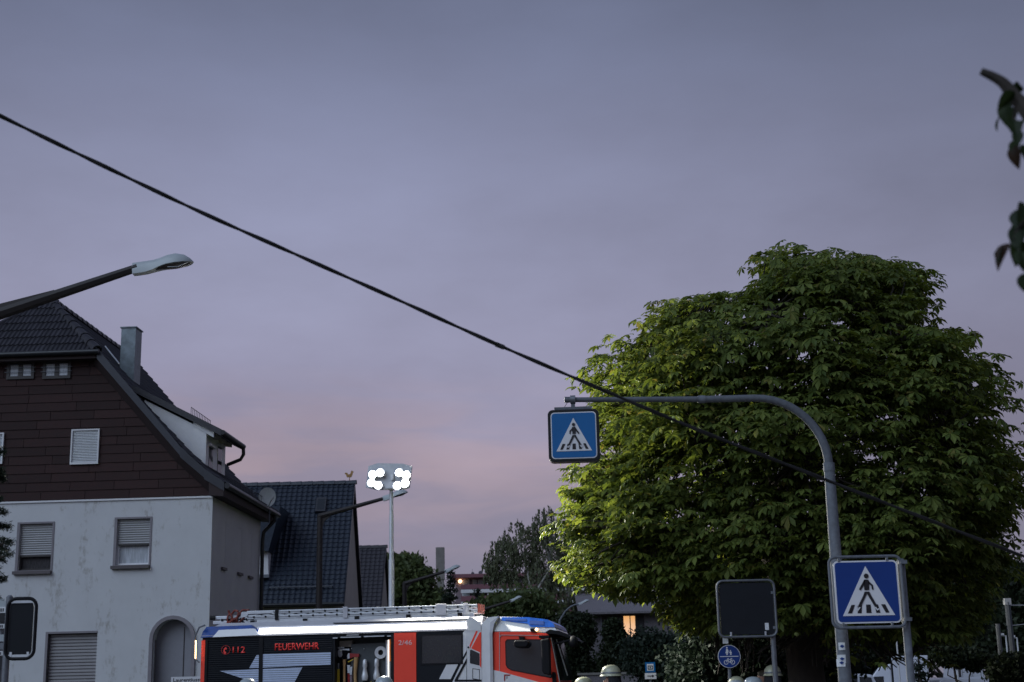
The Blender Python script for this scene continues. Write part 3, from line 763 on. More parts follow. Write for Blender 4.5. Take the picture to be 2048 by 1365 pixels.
# hip eave gutter, fascia, verge boards
MB().tube([(mir(A[0]) - .1, OV - .06, hz - .06), (A[0] + .06, OV - .06, hz - .06)], .075, 10).build('gutter', K['gutter'], roof, smooth=True)
f1 = HF.hit(150, 718, OV)[1]
MB().box(mir(A[0]) + .04, A[0] - .04, OV + .004, -0.005, f1, hz - .06).build('fascia', K['fascia'], roof)
for side in (1, -1):
    f = (lambda u: u) if side > 0 else mir
    pts = [A, B, C2, D]
    for i in range(3):
        (u0, z0), (u1, z1) = pts[i], pts[i + 1]
        MB().add([(f(u0), OV - .03, z0 + .03), (f(u1), OV - .03, z1 + .03), (f(u1) - side * .0, OV - .03, z1 - .20), (f(u0), OV - .03, z0 - .24),
                  (f(u0), OV - .004, z0 + .03), (f(u1), OV - .004, z1 + .03), (f(u1), OV - .004, z1 - .20), (f(u0), OV - .004, z0 - .24)],
                 [(0, 1, 2, 3), (7, 6, 5, 4), (0, 4, 5, 1), (1, 5, 6, 2), (2, 6, 7, 3), (3, 7, 4, 0)]).build('verge_board', K['verge'], roof)
    so_ = [(A[0] - .1, A[1] - .2), B, (C2[0], C2[1] - .12), (D[0], D[1] - .16)]
    # soffit closing the overhang
    m = MB(); q = [(f(p[0] - .02), p[1] - .17) for p in pts]
    inner = [(f(min(p[0] - .22, -.02)), max(p[1] - .30, ztrim)) for p in pts]
    for i in range(3):
        m.add([(q[i][0], OV, q[i][1]), (q[i + 1][0], OV, q[i + 1][1]), (inner[i + 1][0], -.003, inner[i + 1][1]), (inner[i][0], -.003, inner[i][1])], [(0, 1, 2, 3)])
    m.build('soffit', K['fascia'], roof, recalc=False)
# eaves: brown box, gutter and downpipe along the receding side
e0 = D
MB().prismx([(0, 0), ], 0, 0) if False else None
m = MB(); pr = [(-.02, ztrim - .02), (D[0] - .03, D[1] - .32), (D[0] + .01, D[1] - .05), (-.02, D[1] + .10)]
nn = 4
m.add([(u, OV, z_) for u, z_ in pr] + [(u, LEN + .25, z_) for u, z_ in pr], [tuple(range(nn)), tuple(range(2 * nn - 1, nn - 1, -1))] + [(i, nn + i, nn + (i + 1) % nn, (i + 1) % nn) for i in range(nn)])
m.build('eaves_box', K['fascia'], roof)
MB().tube([(D[0] + .07, OV - .02, D[1] - .06), (D[0] + .07, LEN + .3, D[1] - .10)], .075, 10).build('gutter', K['gutter'], roof, smooth=True)
vp = LEN - .1
MB().tube([(D[0] + .07, vp, D[1] - .12), (D[0] + .06, vp, D[1] - .30), (.12, vp, D[1] - .62), (.09, vp, D[1] - .85), (.09, vp, 0)], .055, 8).build('downpipe', K['gutter'], H1, smooth=True)

# zinc-clad chimney
def v_on_slope(px, py, off=0.0):
    best = None
    for k in range(400):
        v = k * LEN / 400; u, z_ = HF.hit(px, py, v)
        if ur <= u <= D[0]:
            e = abs(prof_z(u) + off - z_)
            if best is None or e < best[0]: best = (e, v, u, z_)
    return best[1:]
cv = 2.6; cu = HF.hit(256, 700, cv)[0]; cz = prof_z(cu)
ca = HF.hit(241, 700, cv - .1); cb = HF.hit(270, 700, cv - .1); ct = HF.hit(256, 654, cv - .1)[1]
ch = MB().box(ca[0], cb[0], cv - .1, cv + .45, cz - .5, ct - .03).build('chimney', K['zinc'], roof)
MB().box(ca[0] - .03, cb[0] + .03, cv - .13, cv + .48, ct - .03, ct).build('chimney_cap', K['zinc'], roof)
rv, ru, rz_ = v_on_slope(210, 700)
r2 = v_on_slope(238, 735)
MB().tube([(ru, rv, prof_z(ru) + .10), (r2[1], r2[0], prof_z(r2[1]) + .10)], .02, 6).build('flashing_strip', K['alu'], roof)

# shed dormer
dv, du, dz = v_on_slope(289, 800)
db = HF.hit(411, 934, dv); dt = HF.hit(413, 862, dv)
dfu = dt[0]
dv2 = HF.hitu(451, 896, dfu)[0]
zb = prof_z(min(dfu, D[0] - .01))
dm = MB().prism([(du, prof_z(du) - .05), (dfu, zb - .1), (dfu, dt[1]), (du, dz)], dv, dv2).build('dormer', K['frame_white'], roof)
m = MB()
ovh = HF.hitu(473, 884, dfu + .40)
up_ = (du - .25, dz + .20); lo_ = (dfu + .42, dt[1] - .10 * (dfu + .42 - du) + .02)
sl_ = (dt[1] - dz) / (dfu - du)
lo_ = (dfu + .42, dz + sl_ * (dfu + .42 - du) + .06)
up_ = (du - .30, dz + sl_ * (-.30) + .06)
m.prism([up_, lo_, (lo_[0], lo_[1] + .17), (up_[0], up_[1] + .17)], dv - .12, dv2 + .12)
m.build('dormer_roof', K['tile'], dm)
MB().tube([(lo_[0] + .05, dv - .15, lo_[1] + .08), (lo_[0] + .05, dv2 + .15, lo_[1] + .08)], .065, 8).build('gutter', K['gutter'], dm, smooth=True)
MB().tube([(lo_[0] + .05, dv2 + .1, lo_[1] + .05), (lo_[0] + .06, dv2 + .1, lo_[1] - .14), (lo_[0] - .02, dv2 + .1, lo_[1] - .28), (dfu + .03, dv2 + .1, lo_[1] - .42)], .05, 8).build('gutter_elbow', K['gutter'], dm, smooth=True)
MB().prism([(dfu - .35, dt[1] - sl_ * -.0 - .06 - sl_ * .35), (dfu + .20, dt[1] + sl_ * .20 - .08), (dfu + .20, dt[1] + sl_ * .20 + .06), (dfu - .35, dt[1] - sl_ * .35 + .06)], dv - .015, dv + .0).build('bargeboard', K['frame_white'], dm)
for k in range(4):
    v_ = dv + .10 + k * (dv2 - dv - .3) / 3
    MB().prism([(dfu, dt[1] - .10), (dfu + .20, dt[1] - .13), (dfu + .20, dt[1] - .02), (dfu, dt[1] + .03)], v_, v_ + .12).build('rafter_end', K['plaster_cream'], dm)
for (x0, x1) in ((417.5, 425), (435, 443)):
    va = HF.hitu(x0, 910, dfu)[0]; vb = HF.hitu(x1, 910, dfu)[0]; zt = HF.hitu(x0, 893, dfu)[1]
    wn_ = MB().box(dfu - .02, dfu + .012, va, vb, zb, zt).build('window', K['glass'], dm)
    MB().box(dfu - .01, dfu + .08, va - .08, vb + .08, zt, zt + .07).build('hood', K['frame_white'], wn_)
# snow guard grilles
def grille(p0, p1, h, parent, n=9):
    p0, p1 = Vector(p0), Vector(p1); m = MB()
    for q in (0.15, 1.0): m.tube([p0 + Vector((0, 0, h * q)), p1 + Vector((0, 0, h * q))], .009, 5)
    for k in range(n + 1):
        p = p0.lerp(p1, k / n); m.tube([p, p + Vector((0, 0, h))], .007, 5)
    m.build('snow_guard', K['gutter'], parent)
grille((D[0] - .08, dv + .1, D[1] + .05), (D[0] - .08, LEN - .2, D[1] + .05), .22, roof, 26)
ug = HF.hit(383, 832, dv + .1)[0]
grille((ug, dv + .05, dz + sl_ * (ug - du) + .2), (ug, dv2, dz + sl_ * (ug - du) + .2), .22, dm, 12)

# satellite dish standing on the eaves
sp0 = HF.w(D[0] - .05, LEN - 1.2, 0)
q = P(535, 997, sp0.y)
sd_ = thing('satellite_dish', 'white round satellite dish on the eaves of the brown-gabled house', 'satellite dish', (q.x, q.y, q.z - .34), R(-20))
MB().lathe([(.02, .05), (.16, .035), (.28, -.02), (.285, -.03), (.16, .02), (.02, .03)], (0, 0, .36), 24, 'y').build('reflector', K['dish'], sd_, smooth=True)
MB().tube([(0, .04, .36), (0, .12, .30), (0, .12, -.35)], .022, 8).build('mast', K['galv'], sd_)
MB().tube([(0, .02, .08), (.28, -.25, .26)], .012, 6).build('feed_arm', K['galv'], sd_)
MB().tube([(.26, -.25, .26), (.34, -.24, .34)], .035, 8).build('receiver', K['dish'], sd_)

# ================================================================== two houses with steep tiled roofs behind
def tiled_house(name, label, Y, eave_px, ridge_y, left_x, dep, tmat, wallm, tw, tl):
    o_ = P(eave_px[0], eave_px[1], Y); fr = Frame((o_.x, o_.y), 0.0); h = thing(name, label, 'house', fr.O, 0.0)
    ze = o_.z; u1 = 0.0; u0 = fr.hit(left_x, eave_px[1], 0)[0]; zt = fr.hit(eave_px[0] + 8, ridge_y, dep / 2)[1]
    MB().prismx([(0.35, 0), (dep - .35, 0), (dep - .35, ze + .1), (dep / 2, zt - .18), (.35, ze + .1)], u0 + .1, u1 - .12).build('wall', wallm, h)
    rf = MB().prismx([(0, ze), (dep / 2, zt), (dep, ze), (dep, ze - .14), (dep / 2, zt - .16), (0, ze - .14)], u0, u1).build('roof', K['under'], h)
    sl = Vector((0, -dep / 2, ze - zt)); sl_len = sl.length; sd2 = sl.normalized(); nr_ = int(sl_len / tl)
    tv2, tf2 = pantile(tw + .008, tl + .04, .035, .028); field = MB()
    for r2_ in range(nr_):
        t0 = r2_ * sl_len / nr_; u = u1
        while u > u0 + .01:
            m_ = basis(Vector((u, dep / 2, zt)) + sd2 * t0, (-1, 0, 0), sd2)
            jit = random.uniform(-.006, .006)
            field.add([m_ @ Vector((x, y_ + jit, z_)) for x, y_, z_ in tv2], tf2); u -= tw
    t_ = field.build('tile_field', tmat, rf, smooth=True, recalc=False); t_['kind'] = 'stuff'
    caps((u0, dep / 2, zt + .015), (u1 + .03, dep / 2, zt + .015), .13, rf, tmat, .45)
    MB().tube([(u0, -.05, ze - .05), (u1, -.05, ze - .05)], .065, 8).build('gutter', K['gutter'], rf, smooth=True)
    MB().prismx([(0 - .02, ze - .20), (dep / 2, zt - .14), (dep + .02, ze - .20), (dep + .02, ze - .02), (dep / 2, zt + .06), (-.02, ze - .02)], u1 - .02, u1 + .02).build('verge_board', tmat, rf)
    return h, fr, rf, ze, zt, u0
H2, F2, R2, ze2, zt2, u02 = tiled_house('house', 'house with steep blue-black tiled roof and weathercock behind the fire engine', 54.0, (688, 1205), 966, 405, 6.6, K['tile_blue'], K['plaster_cream'], 0.205, 0.215)
F2d = 6.6 / 2
def on_roof2(px, py):
    best = None
    for k in range(300):
        v = F2d * k / 300; u, z_ = F2.hit(px, py, v); e = abs(ze2 + (zt2 - ze2) * v / F2d - z_)
        if best is None or e < best[0]: best = (e, u, v, z_)
    return Vector(best[1:])
a_ = on_roof2(631, 1028); b_ = on_roof2(654, 1000)
nrm = Vector((0, -(zt2 - ze2), F2d)).normalized()
c0 = Vector((a_.x, a_.y, a_.z)); ex = Vector((b_.x - a_.x, 0, 0)); ey = Vector((0, b_.y - a_.y, b_.z - a_.z))
def slab(o, ex, ey, n, t0, t1):
    pts = [o, o + ex, o + ex + ey, o + ey]
    return MB().add([p + n * t0 for p in pts] + [p + n * t1 for p in pts], [(3, 2, 1, 0), (4, 5, 6, 7), (0, 1, 5, 4), (1, 2, 6, 5), (2, 3, 7, 6), (3, 0, 4, 7)])
sk = slab(c0, ex, ey, nrm, .02, .16).build('skylight', K['verge'], R2)
slab(c0 + ex * .14 + ey * .12, ex * .72, ey * .76, nrm, .16, .165).build('pane', K['glass'], sk)
g0 = on_roof2(540, 1180); g1 = on_roof2(666, 1174)
g1 = Vector((g1.x, g0.y, g0.z))
m = MB(); off = nrm * .14
m.tube([g0 + off, g1 + off], .022, 6)
for k in range(8):
    p = g0.lerp(g1, k / 7); m.tube([p, p + off], .02, 5)
m.build('snow_guard', K['galv_dark'], R2)
# cross wing with its pale wall at the hidden end
wq = on_roof2(521, 1156); wa = F2.hit(537, 1156, wq.y - .2)[0]; wt = F2.hit(528, 1104, wq.y - .2)[1]
wb_ = MB().prism([(wq.x - 1.6, wq.z), (wa, wq.z), (wa - .05, wt + .15), (wq.x - 1.6, wt + .15)], wq.y - .2, F2d - .3).build('dormer', K['frame_white'], R2)
MB().prism([(wq.x - 1.7, wt), (wa + .02, wt), (wa + .45, wt + 1.7), (wq.x - 1.7, wt + 1.7)], wq.y - .45, F2d + .05).build('dormer_roof', K['tile_blue'], wb_)
MB().box(wq.x - 1.6, wa + .02, wq.y - .25, wq.y - .19, wq.z - .02, wq.z + .10).build('sill', K['galv'], wb_)
ve = thing('vent_pipe', 'short pale vent pipe on the blue-black tiled roof', 'vent pipe', F2.w(on_roof2(552, 1032).x, on_roof2(552, 1032).y, on_roof2(552, 1038).z))
MB().lathe([(.05, -.05), (.05, .25), (.08, .27), (.08, .33), (.02, .36)], n=10).build('pipe', K['alu'], ve, smooth=True)
# gilded weathercock
wc_p = F2.w(F2.hit(699, 966, F2d)[0], F2d, zt2)
wc = thing('weathercock', 'small gilded weathercock on the ridge of the blue-black roof', 'weathercock', wc_p)
MB().tube([(0, 0, 0), (0, 0, .22)], .015, 6).build('rod', K['brass'], wc)
MB().prism([(-.10, .22), (.07, .22), (.12, .32), (.14, .42), (.18, .43), (.13, .47), (.10, .50), (.06, .46), (.03, .36), (-.04, .33), (-.09, .40), (-.16, .42), (-.20, .36), (-.15, .34), (-.13, .28)], -.02, .02).build('cockerel', K['brass'], wc)
H3, F3, R3, ze3, zt3, u03 = tiled_house('house', 'dark tiled house end showing between the light mast and the blue-black roof', 72.0, (761, 1225), 1094, 690, 6.0, K['tile_dark'], K['plaster_cream'], 0.24, 0.27)

# ================================================================== overhead cable
cpx = [(-700, -122), (-300, 84), (0, 232), (200, 329), (400, 424), (600, 513), (800, 602), (1000, 692), (1200, 778), (1400, 862), (1600, 940), (1800, 1018), (2048, 1113), (2400, 1240), (2700, 1335)]
cpt = [P(x, y, 7.6 + (x + 700) / 3400 * 5.2) for x, y in cpx]
cb_ = thing('overhead_cable', 'thick black overhead cable running diagonally down across the sky', 'cable', (cpt[0].x, cpt[0].y, cpt[0].z))
def spline(pts, n=8):
    out = []
    for i in range(len(pts) - 1):
        p0, p1, p2, p3 = pts[max(i - 1, 0)], pts[i], pts[i + 1], pts[min(i + 2, len(pts) - 1)]
        for k in range(n):
            t = k / n
            out.append(0.5 * ((2 * p1) + (p2 - p0) * t + (2 * p0 - 5 * p1 + 4 * p2 - p3) * t * t + (3 * p1 - p0 - 3 * p2 + p3) * t ** 3))
    return out + [pts[-1]]
sm = spline([Vector(p) for p in cpt], 24)
for j in range(2):                 # two cores laid round each other
    pts = []
    for i, p in enumerate(sm):
        a = i * .24 + math.pi * j
        pts.append(p - cpt[0] + Vector((0.0, math.cos(a), math.sin(a))) * .0062)
    MB().tube(pts, .0105, 6).build('core', K['cable'], cb_, smooth=True)
qj = P(1000, 692, 7.6 + 1700 / 3400 * 5.2) - cpt[0]
MB().tube([qj + Vector((-.03, 0, .012)), qj + Vector((.03, 0, -.014))], .0185, 8).build('clamp', K['cable'], cb_)

# ================================================================== zebra-crossing gantry with the hanging sign
GY = 16.6
gb = P(1692, 1386, GY)
gx = gb.x
ga = thing('sign_gantry', 'galvanised bent gantry pole with a long arm over the street', 'gantry', (gx, GY, 0))
zarm = P(1500, 797, GY).z
xl = P(1134, 801, GY).x - gx
top = P(1656, 935, GY)
lowm = MB().lathe([(.15, .11), (.15, .13), (.084, .16), (.062, top.z - .05), (.067, top.z - .05), (.067, top.z + .05)], n=20)
lowm.build('lower_pole', K['galv'], ga, smooth=True)
bend = []
rB = 0.82
cxb, czb = -rB - .0, zarm - rB
for k in range(13):
    a = math.pi / 2 * k / 12
    bend.append(Vector((cxb + rB * math.cos(a) * 1.0, 0, czb + rB * math.sin(a))))
xm = P(1395, 798, GY).x - gx
MB().tube([Vector((0, 0, top.z))] + bend + [Vector((xm, 0, zarm + .0))], [.054] + [.053 - .0008 * k for k in range(13)] + [.040], 16).build('bent_arm', K['galv'], ga, smooth=True)
xm2 = P(1250, 798, GY).x - gx
MB().tube([Vector((xm + .12, 0, zarm)), Vector((xl, 0, zarm + .03))], [.035, .030], 14).build('outer_arm', K['galv'], ga, smooth=True)
MB().lathe([(.036, -.03), (.036, .05)], (xl, 0, zarm + .03), 14, 'x').build('end_collar', K['galv_dark'], ga, smooth=True)
MB().lathe([(.046, -.05), (.046, .03)], (xm + .06, 0, zarm), 14, 'x').build('sleeve', K['galv'], ga, smooth=True)
# stickers on the pole
for (x, y, w_, h_, kk) in ((1684, 1293, .07, .085, 'sticker'), (1683, 1326, .085, .085, 'sticker'), (1684, 1318, .085, .09, 'sticker')):
    p = P(x, y, GY - .082); a0 = p.x - gx
    st = MB()
    for k in range(6):
        s0, s1 = a0 - w_ / 2 + w_ * k / 6, a0 - w_ / 2 + w_ * (k + 1) / 6
        rr_ = .0845
        def yy(s_): return -math.sqrt(max(1e-5, rr_ * rr_ - min(abs(s_), rr_ * .98) ** 2))
        st.add([(s0, yy(s0), p.z - h_ / 2), (s1, yy(s1), p.z - h_ / 2), (s1, yy(s1), p.z + h_ / 2), (s0, yy(s0), p.z + h_ / 2)], [(0, 1, 2, 3)])
    s_ = st.build('sticker', K[kk], ga, recalc=False)
    dm_ = MB().prism([(a0 - .028, p.z), (a0, p.z - .018), (a0 + .028, p.z), (a0, p.z + .018)], -.0895, -.0850).build('mark', K['sign_navy'], s_)

def walker(par, W_, flip, y, kblue, kwhite=K['sign_white']):
    """the crossing pictogram on a square plate of half-size W_, drawn in plate units -1..1"""
    f = (lambda x: -x) if flip else (lambda x: x)
    S = W_
    pl = lambda pts: [(f(x) * S, z * S) for x, z in pts]
    MB().prism(pl([(0, .80), (-.82, -.74), (.82, -.74)]), y - .004, y).build('triangle', kwhite, par)
    fg = MB(); y0, y1 = y - .008, y - .0045
    # black stripes
    for (xa, xb, xc, xd) in ((-.64, -.53, -.40, -.53), (-.36, -.23, -.20, -.30), (-.08, .08, .07, -.07), (.23, .36, .30, .20), (.53, .66, .53, .42)):
        fg.prism(pl([(xa, -.66), (xb, -.66), (xc, -.40), (xd, -.40)]), y0, y1)
    bd = MB(); yb0, yb1 = y - .012, y - .0085
    bd.prism(pl(circle(.0, .49, .075, 16)), yb0, yb1)
    bd.prism(pl([(-.06, .37), (.06, .38), (.10, .34), (.09, .05), (-.06, .05), (-.08, .30)]), yb0, yb1)
    bd.prism(pl([(-.06, .365), (-.09, .30), (-.19, .20), (-.20, .06), (-.15, .06), (-.135, .18), (-.05, .26)]), yb0, yb1)
    bd.prism(pl([(.05, .37), (.12, .30), (.26, .08), (.21, .04), (.07, .24)]), yb0, yb1)
    bd.prism(pl([(-.06, .00), (.03, .00), (.00, -.10), (-.20, -.48), (-.29, -.48), (-.12, -.14)]), yb0, yb1)
    bd.prism(pl([(.00, .00), (.09, .00), (.14, -.12), (.34, -.46), (.25, -.48), (.04, -.10)]), yb0, yb1)
    fg.build('stripes', K['sign_black'], par)
    ol = MB(); ol2 = MB()
    ol.prism(pl([(-.34, -.55), (-.26, -.59), (-.18, -.46), (-.21, -.44), (-.27, -.54), (-.31, -.52)]), y - .0115, y - .0085)
    ol2.prism(pl([(.36, -.40), (.40, -.42), (.40, -.55), (.34, -.59), (.24, -.47), (.27, -.45), (.34, -.54), (.37, -.52)]), y - .0115, y - .0085)
    ol.build('foot_outline', kwhite, par); ol2.build('foot_outline', kwhite, par)
    bd.build('walking_figure', K['sign_black'], par)
# hanging sign box
hc = P(1148, 873, GY)
ang = R(-4)
hs = thing('hanging_crossing_sign', 'blue pedestrian crossing sign box hanging from the gantry arm', 'sign', (hc.x, GY, hc.z), ang)
S_ = 0.302
box = MB().prism(rrect(-S_, S_, -S_ * 1.03, S_ * 1.03, .06), -.07, .07).build('case', K['gutter'], hs, smooth=True)
MB().ring(rrect(-S_ + .012, S_ - .012, -S_ * 1.03 + .012, S_ * 1.03 - .012, .055), rrect(-S_ + .03, S_ - .03, -S_ * 1.03 + .03, S_ * 1.03 - .03, .05), -.078, -.0705).build('gasket', K['rubber'], box)
MB().prism(rrect(-S_ + .034, S_ - .034, -S_ * 1.03 + .034, S_ * 1.03 - .034, .045), -.076, -.0706).build('border', K['sign_white'], hs)
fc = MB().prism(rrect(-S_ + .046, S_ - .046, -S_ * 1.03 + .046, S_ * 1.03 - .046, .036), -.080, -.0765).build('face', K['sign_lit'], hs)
walker(hs, S_ - .046, False, -.0805, None)
MB().box(-S_ + .08, S_ - .08, -.05, .05, S_ * 1.03, S_ * 1.03 + .035).build('top_rail', K['galv'], hs)
MB().box(-.024, .024, -.012, .012, S_ * 1.03 + .035, zarm - hc.z - .02).build('hanger', K['galv'], hs)
MB().lathe([(.052, -.03), (.052, .03)], (0, 0, zarm - hc.z + .03), 12, 'x').build('clamp', K['galv_dark'], hs, smooth=True)
MB().tube([(-.06, -.02, zarm - hc.z), (-.10, -.02, zarm - hc.z - .06), (-.06, -.02, zarm - hc.z - .08), (-.02, -.02, zarm - hc.z - .06)], .004, 5).build('wire', K['cable'], hs)

# near crossing sign on its own post
NY = 16.2
nc = P(1734, 1184, NY)
np_ = P(1824, 1386, NY + .1)
ns = thing('crossing_sign', 'large blue pedestrian crossing sign in a tubular frame on a steel post', 'sign', (np_.x, NY + .1, 0))
o0 = Vector((nc.x - np_.x, -.1, nc.z))
Sn = .405; Sh = .372
def loc(pts): return [(o0.x + x, o0.z + z_) for x, z_ in pts]
zt_ = P(1802, 1118, NY + .1).z
MB().lathe([(.045, .12), (.045, zt_ - .02), (.03, zt_)], n=16).build('post', K['galv'], ns, smooth=True)
fr_pts = rrect(-Sn, Sn, -Sh - .02, Sh + .02, .075, 6)
m = MB(); tp = [(o0.x + x, o0.y, o0.z + z_) for x, z_ in fr_pts]
m.tube(tp + [tp[0]], .017, 8, caps=False); m.build('tube_frame', K['galv'], ns, smooth=True)
MB().prism(loc(rrect(-Sn + .045, Sn - .045, -Sh + .025, Sh - .025, .05)), o0.y - .004, o0.y + .004).build('plate', K['sign_white'], ns)
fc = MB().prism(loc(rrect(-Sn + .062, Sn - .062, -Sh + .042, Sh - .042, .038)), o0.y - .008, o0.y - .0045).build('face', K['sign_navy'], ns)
pic = bpy.data.objects.new('pictogram', None); link(pic, ns); pic.location = o0
walker(pic, Sn * .88, True, -.0085, None)
for z_ in (Sh - .05, -Sh + .06):
    MB().box(o0.x + Sn - .01, max(o0.x + Sn + .02, .04), o0.y - .02, o0.y + .14, o0.z + z_ - .02, o0.z + z_ + .02).build('clamp', K['galv'], ns)
for x_ in (-Sn * .72, Sn * .62):
    for s_ in (1, -1):
        MB().box(o0.x + x_ - .012, o0.x + x_ + .012, o0.y - .012, o0.y + .004, o0.z + s_ * (Sh - .01) - .022, o0.z + s_ * (Sh - .01) + .022).build('clip', K['galv'], ns)

# ================================================================== signs seen from behind and small signs
def sign_back(label, cx, cy, w, h, Y, post_px, post_top, rz=0.0, stick=True):
    c = P(cx, cy, Y); pp = P(post_px, 1386, Y)
    t = thing('traffic_sign', label, 'sign', (pp.x, Y, 0))
    ox = c.x - pp.x; hw, hh = w / 2, h / 2
    MB().lathe([(.038, .0), (.038, P(post_px - 3, post_top, Y).z), (.02, P(post_px - 3, post_top, Y).z + .02)], n=14).build('post', K['galv_dark'], t, smooth=True)
    MB().prism([(ox + x, c.z + z_) for x, z_ in rrect(-hw + .03, hw - .03, -hh + .03, hh - .03, .06)], -.06, -.05).build('plate', K['sign_back'], t)
    fp = [(ox + x, -.065, c.z + z_) for x, z_ in rrect(-hw, hw, -hh, hh, .09, 6)]
    MB().tube(fp + [fp[0]], .019, 8, caps=False).build('tube_frame', K['galv_dark'] if stick else K['fe_trim'], t, smooth=True)
    for s_ in (-1, 1):
        MB().box(min(ox + s_ * hw * .6, ox + s_ * hw * .6) - .012, ox + s_ * hw * .6 + .012, -.075, -.058, c.z - hh + .0, c.z - hh + .07).build('clip', K['alu'], t)
    e = ox + hw if ox < 0 else ox - hw
    for z_ in (hh - .2, -hh + .1):
        MB().box(min(e, 0), max(e, 0), -.07, -.01, c.z + z_, c.z + z_ + .04).build('clamp', K['galv'], t)
    if stick:
        MB().box(ox + hw * .60, ox + hw * .60 + .055, -.064, -.0605, c.z - hh + .09, c.z - hh + .19).build('sticker', K['sticker'], t)
    return t
sb = sign_back('square sign seen from behind on a post in front of the chestnut', 1492, 1218, .83, .80, 21.0, 1553, 1176)
sl2 = sign_back('upright dark sign seen from behind against the white house wall', 46, 1258, .305, .63, 15.5, 8, 1195, stick=False)
for zz2 in (.28, -.285):
    c = P(46, 1258, 15.5); pp = P(8, 1386, 15.5)
    MB().box(c.x - pp.x - .13, c.x - pp.x + .13, -.072, -.064, c.z + zz2 - .013, c.z + zz2 + .013).build('rail', K['alu'], sl2)
# round foot- and cycle-path sign
RY = 24.0
rc = P(1457.5, 1313.5, RY); rr = 22.0 * RY / FPX
rs_ = thing('path_sign', 'round blue sign with walkers above a bicycle', 'sign', (rc.x, RY, 0))
MB().lathe([(.03, 0), (.03, rc.z + rr * .9), (.02, rc.z + rr)], n=12).build('post', K['galv'], rs_, smooth=True)
MB().prism(circle(0, rc.z, rr, 36), -.05, -.04).build('rim', K['sign_white'], rs_)
MB().prism(circle(0, rc.z, rr * .95, 36), -.054, -.0505).build('face', K['sign_navy'], rs_)
q = lambda pts: [(x * rr, rc.z + z_ * rr) for x, z_ in pts]
m = MB(); y0, y1 = -.058, -.0545
m.prism(q([(-.82, -.03), (.82, -.03), (.82, .03), (-.82, .03)]), y0, y1)
m.build('divider', K['sign_white'], rs_)
m = MB()
m.prism(q(circle(-.17, .76, .075, 12)), y0, y1); m.prism(q([(-.25, .66), (-.10, .66), (-.02, .40), (-.10, .42), (-.05, .28), (-.12, .28), (-.13, .12), (-.24, .12), (-.24, .28), (-.34, .28), (-.27, .45)]), y0, y1)
m.build('adult_figure', K['sign_white'], rs_)
m = MB(); m.prism(q(circle(.13, .50, .055, 12)), y0, y1); m.prism(q([(.08, .43), (.19, .43), (.27, .27), (.20, .28), (.21, .12), (.08, .12), (.09, .27), (.0, .36)]), y0, y1)
m.build('child_figure', K['sign_white'], rs_)
m = MB()
for cx_ in (-.30, .28):
    m.ring(q(circle(cx_, -.50, .20, 20)), q(circle(cx_, -.50, .15, 20)), y0, y1)
for a_, b_ in (((-.30, -.50), (-.17, -.20)), ((-.17, -.20), (-.05, -.16)), ((-.20, -.28), (.15, -.26)), ((-.17, -.27), (.02, -.52)), ((.02, -.52), (.18, -.20)), ((.02, -.52), (.28, -.50)), ((.10, -.18), (.26, -.18)), ((.16, -.28), (.28, -.50))):
    m.prism(q(stroke(a_, b_, .05)), y0, y1)
m.build('bicycle_symbol', K['sign_white'], rs_)
# small plate above it
sc2 = P(1450, 1281, RY)
MB().box(sc2.x - rc.x - .045, sc2.x - rc.x + .045, -.05, -.04, sc2.z - .055, sc2.z + .055).build('small_plate', K['sticker'], rs_)
# direction plate
MY = 33.0
mc = P(1300.5, 1345.5, MY); s1 = MY / FPX
ms_ = thing('direction_sign', 'small blue square sign above a white arrow plate', 'sign', (mc.x, MY, 0))
MB().lathe([(.03, 0), (.03, mc.z + .05)], n=10).build('post', K['galv'], ms_)
MB().box(-9.8 * s1, 9.8 * s1, -.05, -.04, mc.z, mc.z + 19.6 * s1).build('blue_plate', K['sign_lit'], ms_)
MB().box(-6.4 * s1, 6.4 * s1, -.055, -.0505, mc.z + 3.4 * s1, mc.z + 16.2 * s1).build('white_field', K['sign_white'], ms_)
sy = MB(); sy.ring([(-4.8 * s1, mc.z + 5.6 * s1), (4.8 * s1, mc.z + 5.6 * s1), (4.8 * s1, mc.z + 13.2 * s1), (-4.8 * s1, mc.z + 13.2 * s1)], [(-3.7 * s1, mc.z + 7.2 * s1), (3.7 * s1, mc.z + 7.2 * s1), (3.7 * s1, mc.z + 11.8 * s1), (-3.7 * s1, mc.z + 11.8 * s1)], -.06, -.0555)
sy.box(-1.2 * s1, 1.2 * s1, -.06, -.0555, mc.z + 8.4 * s1, mc.z + 10.8 * s1)
sy.build('symbol', K['sign_black'], ms_)['kind'] = 'stuff'
MB().box(-11.2 * s1, 11.2 * s1, -.05, -.04, mc.z - 12.5 * s1, mc.z - 1.0 * s1).build('white_plate', K['sign_white'], ms_)
za = mc.z - 6.6 * s1
MB().prism([(-6.5 * s1, za - .7 * s1), (3 * s1, za - .7 * s1), (3 * s1, za - 2.6 * s1), (7 * s1, za), (3 * s1, za + 2.6 * s1), (3 * s1, za + .7 * s1), (-6.5 * s1, za + .7 * s1)], -.055, -.0505).build('arrow', K['sign_black'], ms_)
# grey upright panel further right
gpz = P(1601, 1296, 26); 
gs = thing('panel_sign', 'narrow grey upright panel on a thin post under the chestnut', 'sign', (P(1612, 1340, 26).x, 26, 0))
MB().lathe([(.022, 0), (.022, gpz.z + .2)], n=8).build('post', K['galv'], gs)
MB().box(gpz.x - P(1612, 1340, 26).x - .055, gpz.x - P(1612, 1340, 26).x + .055, -.04, -.02, gpz.z - .225, gpz.z + .225).build('plate', K['galv_dark'], gs)
